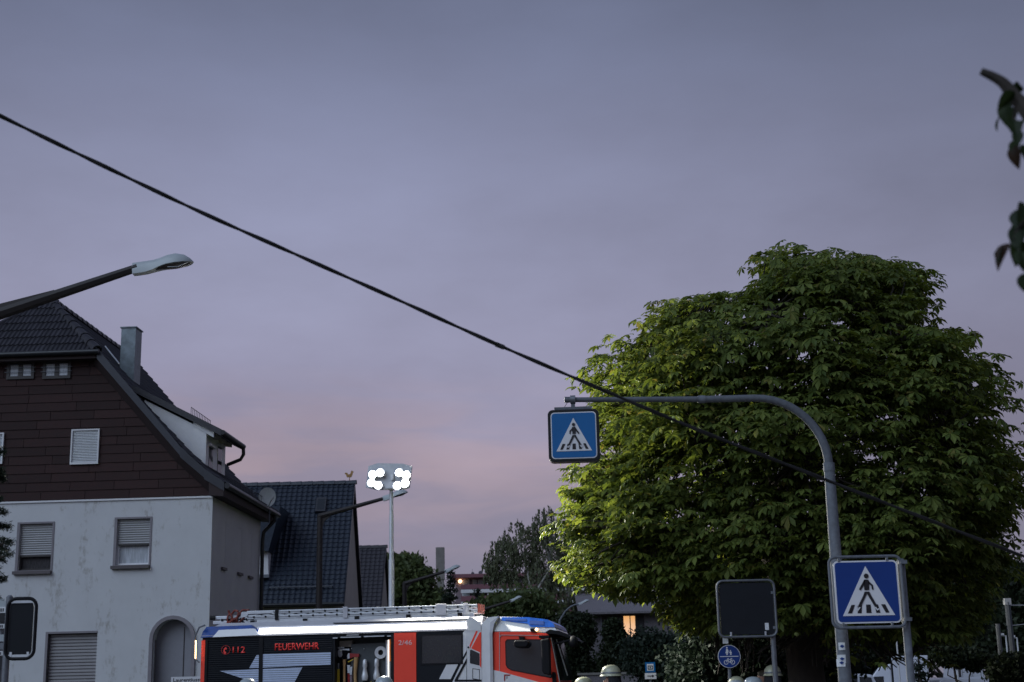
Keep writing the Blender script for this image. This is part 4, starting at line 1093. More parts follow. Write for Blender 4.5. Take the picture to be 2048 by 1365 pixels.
# street-name plate in front of the arched door
ny = 32.5
n0 = P(345, 1354, ny); n1_ = P(399.5, 1352, ny)
hgt = .16
wid = (n1_.x - n0.x)
nm = thing('street_name_sign', 'white street name plate in front of the arched doorway', 'sign', (n0.x + .5, ny, 0))
MB().lathe([(.028, 0), (.028, n0.z - .02)], n=8).build('post', K['galv'], nm)
MB().box(-.52, wid * 1.52 - .5, -.045, -.03, n0.z - .16 - .17, n0.z - .005).build('plate', K['sign_white'], nm)
text_part('Laurentiusstra\u00dfe', 'lettering', .078, K['sign_black'], nm, -.47, -.047, n0.z - .112, width=wid * 1.42)
# bus-stop mast at the left edge
bx = P(8, 1386, 15.9)
bs = thing('bus_stop_sign', 'bus stop mast with round sign and stacked route plates at the frame edge', 'sign', (bx.x - .07, 15.9, 0))
cz_ = P(-8, 1222, 15.9)
MB().lathe([(.03, 0), (.03, cz_.z + .05)], n=10).build('post', K['galv_dark'], bs)
MB().prism(circle(cz_.x - bx.x + .07, cz_.z, .155, 28), -.05, -.04).build('round_plate', K['lamp_head'], bs)
for (ya, yb, kk) in ((1215, 1227, 'sticker'), (1249, 1258, 'sticker'), (1270, 1284, 'lamp_head'), (1303, 1312, 'sticker'), (1228, 1246, 'gutter'), (1287, 1300, 'galv_dark'), (1314, 1340, 'gutter')):
    za_, zb_ = P(0, yb, 15.9).z, P(0, ya, 15.9).z
    pl_ = MB().box(-.26, .055, -.066, -.055, za_, zb_).build('route_plate', K[kk], bs)
    if kk == 'sticker':
        for k in range(4):
            MB().box(-.03 + k * .018, -.02 + k * .018, -.0685, -.0665, za_ + .2 * (zb_ - za_), za_ + .75 * (zb_ - za_)).build('mark', K['sign_black'], pl_)

# ================================================================== street lamps
def luminaire(par, x, y, z, L, tilt, y_off=0.0):
    """cobra-head luminaire, neck at (x, z), pointing +x and up by tilt"""
    c, s = math.cos(tilt), math.sin(tilt)
    T_ = lambda a, b: (x + a * c - b * s, z + a * s + b * c)
    N = 10
    def half(t):                 # plan half-width along the head
        return L * .155 * math.sin(math.pi * min(1, max(0, (t * .86 + .12)))) ** .6
    prof_t = [0, .10, .22, .34, .45, .58, .72, .86, .95, 1.0]
    topz = [.095, .098, .100, .102, .118, .150, .160, .125, .065, .012]
    botz = [-.085, -.085, -.080, -.060, -.035, -.018, -.012, -.008, -.004, .0]
    wid_ = [.07, .072, .075, .085, .12, .15, .16, .145, .095, .02]
    vs, fs = [], []
    for t, tz, bz, w_ in zip(prof_t, topz, botz, wid_):
        for k in range(N):
            a = math.pi * k / (N - 1)
            px_, pz_ = T_(t * L, (bz + (tz - bz) * math.sin(a)) * L * 1.15)
            vs.append((px_, y + math.cos(a) * w_ * L * 1.1, pz_))
    for i in range(len(prof_t) - 1):
        for k in range(N - 1):
            fs.append((i * N + k, i * N + k + 1, (i + 1) * N + k + 1, (i + 1) * N + k))
        fs.append((i * N + N - 1, i * N, (i + 1) * N, (i + 1) * N + N - 1))
    fs.append(tuple(range(N))); fs.append(tuple((len(prof_t) - 1) * N + k for k in range(N)))
    hd = MB().add(vs, fs).build('luminaire', K['lamp_head'], par, smooth=True)
    m = MB(); vs = []; fs = []
    pts = [(.28, -.062, .07), (.42, -.058, .11), (.56, -.062, .135), (.70, -.064, .14), (.84, -.045, .115), (.95, -.012, .06)]
    for t, bz, w_ in pts:
        for k in range(6):
            a = math.pi * k / 5; px_, pz_ = T_(t * L, (-.01 + (bz + .01) * math.sin(a)) * L)
            vs.append((px_, y + math.cos(a) * w_ * L, pz_ - .004 * L))
    for i in range(len(pts) - 1):
        for k in range(5): fs.append((i * 6 + k, (i + 1) * 6 + k, (i + 1) * 6 + k + 1, i * 6 + k + 1))
    m.add(vs, fs).build('bowl', K['lamp_glass'], hd, smooth=True)
    ax, az_ = T_(.93 * L, -.02 * L); bx_, bz_ = T_(.60 * L, -.075 * L)
    MB().tube([(ax, y - .10 * L, az_), ((ax + bx_) / 2, y - .145 * L, bz_), (bx_, y - .15 * L, bz_)], .006 * L, 5).build('catch_wire', K['alu'], hd)
    return hd
def street_lamp(label, Y, pole_px, top_px, arm_end, head_end, r=.07, kpole='lamp_pole', curve=False, kink=True):
    pt = P(*top_px, Y); pe = P(*arm_end, Y); he = P(*head_end, Y)
    x0 = pt.x
    t = thing('street_lamp', label, 'street lamp', (x0, Y, 0), group='street lamps along the road')
    e = Vector((pe.x - x0, 0, pe.z)); h = Vector((he.x - x0, 0, he.z)); top_ = Vector((0, 0, pt.z))
    tilt = math.atan2(h.z - e.z, h.x - e.x)
    if curve:
        p = [Vector((0, 0, 0)), Vector((0, 0, pt.z * .6)), Vector((0, 0, pt.z))]
        MB().tube(p, [r * 1.3, r, r * .8], 10).build('pole', K[kpole], t, smooth=True)
        arc_ = [top_.lerp(Vector((e.x * .30, 0, top_.z + (e.z - top_.z) * .55)), k / 4) for k in range(4)] + [Vector((e.x * .30, 0, top_.z + (e.z - top_.z) * .55)).lerp(e, k / 4) + Vector((0, 0, .06 * math.sin(math.pi * k / 4))) for k in range(5)]
        MB().tube(spline(arc_, 3), r * .6, 8).build('arm', K[kpole], t, smooth=True)
    else:
        MB().tube([Vector((0, 0, 0)), Vector((0, 0, pt.z * .5)), Vector((0, 0, pt.z + r * .5))], [r * 1.45, r * 1.15, r], 10).build('pole', K[kpole], t, smooth=True)
        d = (e - top_).normalized()
        MB().tube([top_ - d * r * .4, top_.lerp(e, .30), e + d * .06], [r * 1.05, r * .85, r * .62], 8).build('arm', K[kpole], t, smooth=True)
        br = top_.lerp(e, .22)
        MB().prism([(r * .6, pt.z - r * 5.0), (r * 1.6, pt.z - r * 1.8), (br.x, br.z - r * .3), (r * .5, pt.z)], -r * .45, r * .45).build('bracket', K[kpole], t)
    luminaire(t, e.x, 0, e.z, (h - e).length, tilt)
    return t
la = street_lamp('large near street lamp reaching in over the brown-gabled roof', 16.5, -70, (-72, 652), (266, 539), (387, 525), r=.085)
p1_ = P(-72, 660, 16.5); p2_ = P(40, 606, 16.5); p3_ = P(266, 545, 16.5)
m = MB(); x0_ = la.location.x
seg = [(-40, 600 + 50), (0, 634), (40, 616), (90, 596)]
lo = [(P(x, y, 16.5).x - x0_, P(x, y, 16.5).z) for x, y in ((-72, 700), (-30, 660), (0, 631), (40, 611), (110, 592))]
hi = [(P(x, y, 16.5).x - x0_, P(x, y, 16.5).z) for x, y in ((110, 582), (0, 610), (-72, 640))]
m.prism(lo + hi, -.04, .04); m.build('gusset', K['lamp_pole'], la)
street_lamp('street lamp in front of the blue-black roof, head behind the light mast', 38.0, 637, (640, 1033), (766, 998), (816, 985), r=.075)
street_lamp('street lamp between the broadleaf tree and the concrete tower', 50.0, 808, (809, 1168), (889, 1144), (921, 1133), r=.075)
street_lamp('low street lamp directly above the front end of the ladder', 56.0, 955, (956, 1223), (1020, 1203), (1044, 1194), r=.07)
street_lamp('slender curved street lamp rising behind the fire engine cab', 48.0, 1118, (1119, 1242), (1157, 1209), (1179, 1201), r=.05, kpole='galv', curve=True)

# ================================================================== fire engine
c3 = lambda x, y: (380 + x / 5.12, 1180 + y / 5.12)
c4 = lambda x, y: (760 + x / 5.12, 1180 + y / 5.12)
c7 = lambda x, y: (920 + x / 8.533, 1210 + y / 8.533)
c8 = lambda x, y: (600 + x / 9.309, 1220 + y / 9.309)
pr_ = P(400, 1310, 29.9); pf_ = P(1120, 1310, 28.9)
TF = Frame(pr_, math.atan2(pf_.y - pr_.y, pf_.x - pr_.x))
FE = thing('fire_engine', 'red, white and black fire engine with blue beacons and raised light mast', 'fire engine', TF.O, TF.a)
def T(p, v=0.0): return TF.hit(p[0], p[1], v)
def TP(pts, v=0.0): return [T(p, v) for p in pts]
TWD = 2.5
zp = T(c3(800, 494))[1]; zrl = T(c3(800, 452))[1]
zs_b, zs_t = T(c3(1000, 447))[1], T(c3(1000, 392))[1]
zroof = T(c3(1000, 318))[1]
U = lambda p: T(p)[0]
uR = U(c3(108, 700)); u_s1a, u_s1b, u_s2a, u_s2b = U(c3(178, 700)), U(c3(706, 700)), U(c3(744, 700)), U(c3(1455, 700))
u_ca, u_cb = U(c3(1478, 700)), U(c4(112, 600)); u_ra, u_rb = U(c4(145, 600)), U(c4(371, 600)); u_wa, u_wb = U(c4(376, 600)), U(c4(886, 600)); u_pb = U(c4(1040, 600))
# body carcass (three blocks round the open locker)
zfl = 0.75
MB().box(uR + .02, u_ca, .03, TWD, zfl, zrl - .01).build('rear_body', K['fe_black'], FE)
MB().box(u_cb, u_pb - .02, .03, TWD, zfl, zrl - .01).build('crew_body', K['fe_black'], FE)
lk = MB().box(u_ca + .001, u_cb - .001, .62, TWD - .002, zfl, zrl - .012).build('locker', K['panel_grey'], FE)
MB().box(u_ca + .001, u_cb - .001, .03, .618, zp - .02, zrl - .014).build('locker_roof', K['fe_black'], lk)
MB().box(u_ca + .001, u_cb - .001, .03, .618, zfl + .002, zfl + .06).build('locker_floor', K['alu_dark'], lk)
MB().box(uR + .3, U((1120, 1300)), .35, TWD - .35, .45, zfl - .004).build('chassis', K['fe_trim'], FE)
MB().box(uR + .01, uR + (u_s1a - uR) * .62, -.004, .028, .55, zp - .01).build('rear_corner_post', K['fe_red'], FE)
MB().box(uR + .01, uR + .10, -.02, TWD, .40, .60).build('bumper', K['fe_white'], FE)
# roller shutters with fine ribs; the reflective film follows every rib
def ribbed(name, u0, u1, z0, z1, kk, y=.012, rib=.042):
    m = MB(); n_ = int((z1 - z0) / rib); h_ = (z1 - z0) / n_
    for k in range(n_):
        a = z0 + k * h_
        m.prismx([(y + .008, a + .002), (y, a + h_ * .25), (y, a + h_ * .75), (y + .008, a + h_ - .002), (y + .016, a + h_ - .002), (y + .016, a + .002)], u0, u1)
    o = m.build(name, kk, FE); o['kind'] = 'stuff'; return o
sh1 = ribbed('locker_shutter', u_s1a, u_s1b, zfl, zp, K['fe_black']); sh2 = ribbed('locker_shutter', u_s2a, u_s2b, zfl, zp, K['fe_black'])
MB().box(u_s1b, u_s2a, -.006, .03, zfl, zp).build('door_post', K['fe_trim'], FE); MB().box(u_s1a - .05, u_s1a, -.006, .03, zfl, zp).build('door_post', K['fe_trim'], FE)
def film(polys, y=.006):
    for pl in polys:
        m = MB(); zmin = min(p[1] for p in pl); zmax = max(p[1] for p in pl); k = math.floor(zmin / .042)
        while k * .042 < zmax:
            q = clip_band(pl, max(zmin, k * .042 + .0035), min(zmax, (k + 1) * .042 - .0035)) if (k + 1) * .042 - .0035 > zmin and k * .042 + .0035 < zmax else []
            if len(q) >= 3: m.prism(q, y, y + .0035)
            k += 1
        m.build('reflective_stripe', K['fe_reflect'], FE)
film([TP([c3(605, 802), c3(680, 670), c3(706, 668), c3(706, 800)]), TP([c3(744, 660), c3(1440, 637), c3(1440, 766), c3(744, 798)]),
      TP([c3(305, 832), c3(706, 813), c3(706, 947), (517.5, 1368)]), TP([c3(744, 808), c3(1150, 793), c3(1065, 955), (584, 1385), (525, 1392)])])
# lettering
a = T(c3(436, 648)); b = T(c3(566, 580))
text_part('112', 'number', b[1] - a[1], K['letter_red'], FE, a[0], .004, a[1], width=b[0] - a[0])
a = T(c3(868, 628)); b = T(c3(1322, 560))
text_part('FEUERWEHR', 'lettering', .138, K['letter_red'], FE, a[0], .004, T(c3(1100, 616))[1], width=b[0] - a[0])
a = T(c4(190, 572)); b = T(c4(328, 520))
text_part('2/46', 'number', b[1] - a[1], K['letter_pink'], FE, a[0], -.016, a[1] + .01, width=b[0] - a[0], bold=0.0)
# telephone receiver mark
cx_, cz_ = T(c3(366, 616)); rr_ = .092
ph = MB().ring([(cx_ + (rr_ + .005) * math.cos(k * .285), cz_ + (rr_ + .005) * math.sin(k * .285) * .92) for k in range(22)], [(cx_ + rr_ * math.cos(k * .285), cz_ + rr_ * math.sin(k * .285) * .92) for k in range(22)], .002, .006)
for k in range(8):
    a0, a1 = 1.9 + k * .28, 1.9 + (k + 1) * .28
    w0, w1 = (.05 if k in (0, 1, 6, 7) else .032), (.05 if k + 1 in (0, 1, 6, 7) else .032)
    o_ = (cx_ + .035, cz_ - .02)
    ph.prism([(o_[0] + .085 * math.cos(a0), o_[1] + .085 * math.sin(a0)), (o_[0] + .085 * math.cos(a1), o_[1] + .085 * math.sin(a1)), (o_[0] + (.085 - w1) * math.cos(a1), o_[1] + (.085 - w1) * math.sin(a1)), (o_[0] + (.085 - w0) * math.cos(a0), o_[1] + (.085 - w0) * math.sin(a0))], .0, .0018)
ph.build('telephone_mark', K['letter_red'], FE)
# red bay and crew bay
MB().box(u_ra, u_rb, -.012, .028, zfl, zp + .03).build('red_panel', K['fe_red'], FE)
MB().box(u_cb, u_ra, -.008, .026, zfl, zp + .02).build('door_post', K['fe_trim'], FE)
MB().box(u_wa, u_wb, -.006, .028, zfl, zp + .05).build('crew_door', K['fe_black'], FE)
wp = TP([c4(430, 470), c4(835, 462), c4(835, 745), c4(430, 755)])
cw = MB().prism(wp, -.012, -.0065).build('crew_window', K['fe_glass'], FE)
MB().ring([(wp[0][0] - .03, wp[0][1] + .03), (wp[1][0] + .03, wp[1][1] + .03), (wp[2][0] + .03, wp[2][1] - .03), (wp[3][0] - .03, wp[3][1] - .03)], wp, -.018, -.0065).build('frame', K['fe_trim'], cw)
MB().prism(TP([c4(605, 915), c4(685, 760), c4(806, 752), c4(725, 915)]), -.012, -.0065).build('white_flash', K['fe_white'], FE)
MB().prism(TP([c4(835, 460), c4(880, 402), c4(886, 402), c4(886, 960), c4(735, 960), c4(835, 750)]), -.010, -.0065).build('white_flash', K['fe_white'], FE)
MB().prism(TP([c4(720, 925), c4(890, 620), c4(890, 650), c4(742, 925)]), -.016, -.0105).build('black_flash', K['sign_navy'] if False else K['fe_black'], FE)
MB().prism(TP([c4(765, 925), c4(890, 700), c4(890, 740), c4(795, 920), c4(1040, 920), c4(1040, 940), c4(765, 940)]), -.0215, -.0165).build('black_flash', K['fe_black'], FE)
# pillar behind the cab
MB().box(u_wb + .004, u_pb, -.012, .028, zfl, T(c4(960, 330))[1]).build('pillar_panel', K['fe_white'], FE)
MB().prism(TP([c4(918, 570), c4(985, 420), c4(1002, 428), c4(924, 600)]), -.0165, -.0125).build('red_flash', K['fe_red'], FE)
MB().prism(TP([c4(935, 600), c4(1022, 435), c4(1038, 435), c4(1038, 800), c4(1024, 780), c4(1024, 640)]), -.0165, -.0125).build('red_flash', K['fe_red'], FE)
MB().prism(TP([c4(922, 620), c4(935, 612), c4(1020, 652), c4(1020, 776), c4(922, 752)]), -.018, -.0125).build('side_light_window', K['fe_glass'], FE)
h_ = T(c4(990, 860)); MB().ring(TP([c4(948, 805), c4(1022, 815), c4(1022, 925), c4(948, 915)]), TP([c4(953, 811), c4(1017, 820), c4(1017, 918), c4(953, 908)]), -.0165, -.0125).build('hatch', K['fe_trim'], FE)
ut = U(c4(905, 590)); MB().ball((ut, -.02, T(c4(905, 590))[1]), .02, 8, 5).build('bolt', K['fe_trim'], FE)
# upper body, leaning in; rail below the light; roof deck
def inset_prism(mb, poly, fn, w):
    n_ = len(poly)
    mb.add([(u, fn(z_), z_) for u, z_ in poly] + [(u, w - fn(z_), z_) for u, z_ in poly], [tuple(range(n_)), tuple(range(2 * n_ - 1, n_ - 1, -1))] + [(i, n_ + i, n_ + (i + 1) % n_, (i + 1) % n_) for i in range(n_)])
    return mb
lean = lambda z_: .0 + max(0, (z_ - zrl)) / (zroof - zrl) * .22
inset_prism(MB(), [(uR, zrl), (u_pb, zrl), (u_pb, zroof), (uR + .35, zroof), (uR + .05, zrl + .10)], lean, TWD).build('upper_body', K['fe_silver'], FE)
MB().box(uR, u_wb, -.02, .03, zp + .045, zrl).build('roof_rail', K['fe_silver'], FE)
# strip light facing out and down
ua, ub = U(c3(708, 430)), U(c4(886, 360))
m = MB(); m.prismx([(-.03, zrl + .004), (-.045, zrl + .025), (.028, zs_t + .01), (.07, zs_t - .004), (.04, zrl + .004)], ua, ub)
m.build('strip_light', K['strip'], FE)
MB().prismx([(.03, zs_t + .012), (.04, zs_t + .045), (.10, zs_t + .05), (.09, zs_t - .01)], ua - .05, ub + .05).build('strip_light_hood', K['fe_silver'], FE)
# blue corner beacon at the rear
bp = [c3(112, 492), c3(128, 430), c3(158, 378), c3(620, 360), c3(690, 408), c3(720, 462), c3(235, 484)]
bfn = lambda z_: -.03 + max(0, z_ - zrl) * .55
bcn = inset_prism(MB(), TP(bp), bfn, TWD).build('rear_beacon', K['fe_blue'], FE)
inset_prism(MB(), TP([c3(238, 487), c3(292, 412), c3(640, 396), c3(668, 400), c3(716, 464)]), lambda z_: bfn(z_) - .012, TWD).build('beacon_panel', K['fe_white'], bcn)
# grab rail at the rear corner
gr_ = [T(p, -.05) for p in (c3(155, 362), c3(95, 385), c3(50, 480), c3(45, 700), c3(95, 745))]
MB().tube([(u, -.05, z_) for u, z_ in gr_], .018, 6).build('grab_rail', K['galv'], FE, smooth=True)
ml = [T(p, -.06) for p in (c3(55, 520), c3(52, 705))]
MB().tube([(u + .012, -.068, z_) for u, z_ in ml], .010, 6).build('marker_light', K['marker'], FE)
# roof deck rail below the ladder
zl0, zl1 = T(c3(1000, 292), .3)[1], T(c3(1000, 206), .3)[1]
m = MB().box(U(c3(640, 320)), U(c4(940, 280)), .28, .40, zroof - .002, zl0 - .004); m.build('roof_rack', K['alu'], FE)
for p in (c3(640, 335), c3(1178, 318), c3(1708, 294), c4(290, 275), c4(818, 258)):
    u, z_ = T(p, .27); MB().box(u - .045, u + .045, .255, .279, z_ - .045, z_ + .045).build('rack_clip', K['fe_trim'], FE)
bx0 = U(c3(1450, 340)); MB().box(bx0, bx0 + 2.8, .10, .16, zs_t + .075, zs_t + .09).build('drip_strip', K['alu_dark'], FE)
# far side stays plain: shutters mirrored
MB().box(u_s1a, u_wb, TWD + .0, TWD + .02, zfl, zp).build('far_shutter', K['fe_black'], FE)
# gaiter between body and cab
ug0, ug1 = U(c7(372, 700)), U(c7(556, 700))
gp_ = TP([c7(372, 330), c7(480, 215), c7(650, 195), c7(560, 330), c7(556, 470)])
m = MB(); inset_prism(m, [(ug0, .7), (ug0, gp_[0][1]), gp_[1], gp_[2], gp_[3], (ug1, gp_[4][1]), (ug1, .7)], lambda z_: -.03 + max(0, z_ - gp_[4][1]) * .12, TWD).build('cab_fairing', K['fe_white'], FE)
gq = TP([c7(508, 480), c7(520, 300), c7(655, 198), c7(585, 320), c7(556, 480)])
m = MB(); inset_prism(m, [(gq[0][0], .7), gq[0], gq[1], gq[2], gq[3], gq[4], (gq[4][0], .7)], lambda z_: -.034 + max(0, z_ - gp_[4][1]) * .12, TWD).build('fairing_edge', K['fe_silver'], FE)
MB().prism(TP([c4(890, 310), c4(920, 275), c4(945, 285), c4(1035, 345), c4(1035, 420), c4(890, 420)]), -.02, .3).build('roof_fairing', K['fe_white'], FE)
MB().box(u_pb + .004, ug0 - .004, .03, TWD - .05, .8, T(c4(1040, 360))[1]).build('cab_gap', K['fe_trim'], FE)
# cab
CW = TWD - .04
uc0 = ug1 + .004
zcap = T(c7(700, 455))[1]
red = [(uc0, .55)] + [(uc0, zcap)] + TP([c7(1180, 458), c7(1490, 485), c7(1535, 530), c7(1600, 820), c7(1690, 1290), (1121, 1400)]) + [(U((1123, 1365)), .55)]
cab = inset_prism(MB(), red, lambda z_: .0 + max(0, z_ - 1.9) * .03, CW).build('cab', K['fe_red'], FE, bevel=.02)
cfn = lambda z_: .0 + max(0, z_ - 1.9) * .03 + max(0, z_ - zcap) * .42
cp = TP([c7(560, 452), c7(590, 300), c7(660, 197), c7(1150, 207), c7(1480, 258), c7(1568, 325), c7(1650, 445), c7(1600, 478), c7(1340, 470), c7(1180, 452)])
rc_ = inset_prism(MB(), cp, cfn, CW).build('cab_roof', K['fe_white'], FE)
lb = TP([c7(690, 206), c7(1150, 206), c7(1480, 247), c7(1582, 312), c7(1622, 384), c7(1200, 373), c7(1150, 322), c7(690, 264)])
lbo = inset_prism(MB(), lb, lambda z_: cfn(z_) - .012, CW).build('front_beacon', K['fe_blue'], FE)
for (x0, x1, y0, y1) in ((760, 1120, 228, 262), (1180, 1420, 262, 330)):
    q_ = TP([c7(x0, y0), c7(x1, y0 + 12), c7(x1, y1 + 8), c7(x0, y1)])
    inset_prism(MB(), q_, lambda z_: cfn(z_) - .017, CW).build('lens', K['sign_navy'], lbo)
# amber marker on the roof edge
u0_, z0_ = T(c7(1205, 430)); u1_, z1_ = T(c7(1320, 425))
mk = MB().box(u0_, u1_, -.05, .05, z1_ - .028, z1_ + .028).build('side_lamp', K['fe_trim'], FE)
MB().ball((u1_ - .01, -.052, z1_), .03, 10, 6).build('lamp_lens', K['marker'], mk)
# cab door
dw = TP([c7(780, 640), c7(812, 602), c7(1370, 602), c7(1400, 640), c7(1556, 1215), c7(1540, 1235), c7(880, 1108), c7(815, 1070), c7(790, 1020)])
cfy = .022
wg = MB().prism(dw, cfy - .012, cfy + .02).build('door_window', K['fe_glass'], cab)
cen = (sum(p[0] for p in dw) / len(dw), sum(p[1] for p in dw) / len(dw))
MB().ring([(cen[0] + (p[0] - cen[0]) * 1.035, cen[1] + (p[1] - cen[1]) * 1.045) for p in dw], dw, cfy - .018, cfy + .01).build('window_seal', K['fe_trim'], cab)
# pale door outline and white lower panel
MB().prism(TP([c7(668, 470), c7(676, 470), c7(676, 1323), c7(668, 1323)]), cfy - .014, cfy + .004).build('door_seam', K['fe_silver'], cab)
MB().prism(TP([c7(676, 545), c7(700, 512), c7(1490, 522), c7(1490, 530), c7(705, 520), c7(684, 550)]), cfy - .014, cfy + .004).build('door_seam', K['fe_silver'], cab)
MB().prism(TP([c7(558, 1112), c7(672, 1133), c7(1400, 1335), (1100, 1386), c7(558, 1400)]), -.004, .012).build('white_panel', K['fe_white'], cab)
MB().prism(TP([c7(752, 1190), c7(865, 1190), c7(845, 1212), c7(775, 1212), c7(772, 1290), c7(752, 1310)]), -.009, -.0045).build('corner_mark', K['axe_red'], cab)
MB().prism(TP([c7(793, 1222), c7(812, 1222), c7(805, 1262), c7(795, 1270)]), -.009, -.0045).build('corner_mark', K['galv_dark'], cab)
MB().prism(TP([c7(1545, 560), c7(1560, 560), c7(1708, 1320), c7(1692, 1320)]), cfy - .012, cfy + .004).build('pillar_edge', K['fe_white'], cab)
# windscreen on the front face
ft = T(c7(1548, 545)); fb = T(c7(1692, 1290))
nx = Vector((fb[0] - ft[0], 0, fb[1] - ft[1])).normalized(); nn_ = Vector((-nx.z, 0, nx.x)); nn_ = nn_ if nn_.x > 0 else -nn_
pts = [Vector((ft[0], .05, ft[1])), Vector((fb[0], .03, fb[1])), Vector((fb[0], CW - .03, fb[1])), Vector((ft[0], CW - .05, ft[1]))]
bul = [Vector((ft[0] + .10, CW / 2, ft[1])), Vector((fb[0] + .16, CW / 2, fb[1]))]
m = MB()
m.add([pts[0] + nn_ * .012, pts[1] + nn_ * .012, bul[1] + nn_ * .012, bul[0] + nn_ * .012, pts[2] + nn_ * .012, pts[3] + nn_ * .012, *[p - nn_ * .02 for p in pts]],
      [(0, 1, 2, 3), (3, 2, 4, 5), (0, 6, 7, 1), (4, 8, 9, 5), (1, 7, 8, 4, 2), (0, 3, 5, 9, 6)])
ws = m.build('windscreen', K['screen'], cab, smooth=True)
for dv_, kk in ((.25, 'alu'), (.55, 'fe_trim')):
    MB().tube([pts[0] + nn_ * .06 + Vector((.02, dv_, -.05)), pts[1] + nn_ * .08 + Vector((.05, dv_ + .1, .08))], .012, 6).build('wiper' if kk == 'fe_trim' else 'pillar_glint', K[kk], ws)
# sun visor, front mirror, side mirrors
sv = TP([c7(1470, 468), c7(1545, 425), c7(1700, 450), c7(1840, 500), c7(1930, 585), c7(1800, 545), c7(1640, 500), c7(1500, 500)], .1)
MB().prism(sv, -.02, CW - .06).build('sun_visor', K['fe_trim'], cab)
fm = T(c7(1925, 630), -.1)
MB().ball((fm[0], .0, fm[1]), (.10, .09, .12), 12, 8).build('front_mirror', K['fe_trim'], cab, smooth='all')
fa_ = [T(p, .0) for p in (c7(1625, 660), c7(1760, 635), c7(1870, 600))]
MB().tube([(u, .0, z_) for u, z_ in fa_], .022, 6).build('mirror_arm', K['fe_trim'], cab)
mr_ = TP([c7(1385, 590), c7(1530, 575), c7(1545, 700), c7(1555, 1150), c7(1540, 1210), c7(1430, 1180), c7(1405, 1120), c7(1395, 800)], -.2)
mi = MB().prism(mr_, -.30, -.14).build('side_mirror', K['fe_trim'], cab, bevel=.03)
a_ = T(c7(1360, 545), -.1); MB().box(a_[0], T(c7(1530, 560), -.1)[0], -.22, .03, a_[1] - .03, a_[1] + .02).build('bracket', K['fe_trim'], mi)
q_ = TP([c7(920, 625), c7(960, 605), c7(1120, 605), c7(1180, 625), c7(1185, 680), c7(1140, 735), c7(960, 735), c7(925, 690)], -.15)
mk2 = MB().prism(q_, -.24, -.08).build('kerb_mirror', K['fe_trim'], cab, bevel=.03)
q_ = TP([c7(1010, 540), c7(1100, 545), c7(1085, 612), c7(1025, 612)], -.06); MB().prism(q_, -.14, .02).build('bracket', K['fe_trim'], mk2)
q_ = TP([c7(1575, 1145), c7(1625, 1150), c7(1640, 1200), c7(1640, 1400), c7(1580, 1400)], -.05); MB().prism(q_, -.08, .01).build('door_grip', K['fe_trim'], cab)
MB().box(U((1118, 1360)) - .3, U((1123, 1365)) + .10, -.01, CW, .35, .95).build('front_bumper', K['fe_white'], FE)
for uw in (uR + 1.6, U((1040, 1360))):
    for vv in (.02, TWD - .34):
        wh = MB().lathe([(.30, 0), (.48, .0), (.52, .05), (.52, .27), (.48, .32), (.30, .32)], (uw, vv, .52), 28, 'y').build('wheel', K['rubber'], FE, smooth=True)
        MB().lathe([(.05, .03), (.28, .05), (.30, .30), (.05, .28)], (uw, vv, .52), 20, 'y').build('rim', K['alu_dark'], wh, smooth=True)

# light mast raised behind the roof
my = 1.5
mb0 = T((783, 1225), my); mt = T((778, 972), my)
um = mb0[0]
mast = MB().tube([(um, my, zroof - .1), (um, my, zroof + (mt[1] - zroof) * .45)], .062, 14)
mast.tube([(um, my, zroof + (mt[1] - zroof) * .44), (um, my, zroof + (mt[1] - zroof) * .78)], .050, 14)
mast.tube([(um, my, zroof + (mt[1] - zroof) * .77), (um, my, mt[1])], .042, 14)
mast_o = mast.build('light_mast', K['alu'], FE, smooth=True)
cfp = lambda x, y: T((700 + x / 11.375, 900 + y / 11.375), my - .12)
pn = [cfp(425, 375), cfp(630, 308), cfp(1210, 318), cfp(1408, 378), cfp(1350, 860), cfp(1200, 905), cfp(580, 910), cfp(360, 855)]
MB().prism(pn, my - .14, my - .06).build('lamp_panel', K['alu'], mast_o)
MB().box(um - .10, um + .10, my - .20, my + .06, cfp(900, 870)[1] - .02, cfp(900, 760)[1]).build('mast_head', K['alu'], mast_o)
MB().box(um + .03, um + .09, my - .20, my - .10, cfp(900, 700)[1], cfp(900, 560)[1]).build('tilt_joint', K['alu'], mast_o)
for (x, y) in ((545, 580), (715, 540), (1145, 540), (1310, 595), (515, 770), (670, 825), (1100, 835), (1280, 780)):
    u, z_ = cfp(x, y)
    MB().lathe([(.06, .10), (.098, .0)], (u, my - .24, z_), 18, 'y').build('lamp_housing', K['alu'], mast_o, smooth=True)
    MB().lathe([(.080, .0), (.080, .012)], (u, my - .252, z_), 18, 'y').build('lamp_lens', K['flood'], mast_o)
fl = bpy.data.lights.new('flood_beam', 'SPOT'); fl.energy = 5600; fl.spot_size = R(150); fl.spot_blend = 1.0; fl.shadow_soft_size = 0.25; fl.color = (1.0, 0.97, 0.84)
flo = bpy.data.objects.new('flood_beam', fl); link(flo, mast_o); flo.location = (um, my - .60, (pn[0][1] + pn[5][1]) / 2)
flo.rotation_euler = Vector((.78, -.60, -.22)).to_track_quat('-Z', 'Y').to_euler()

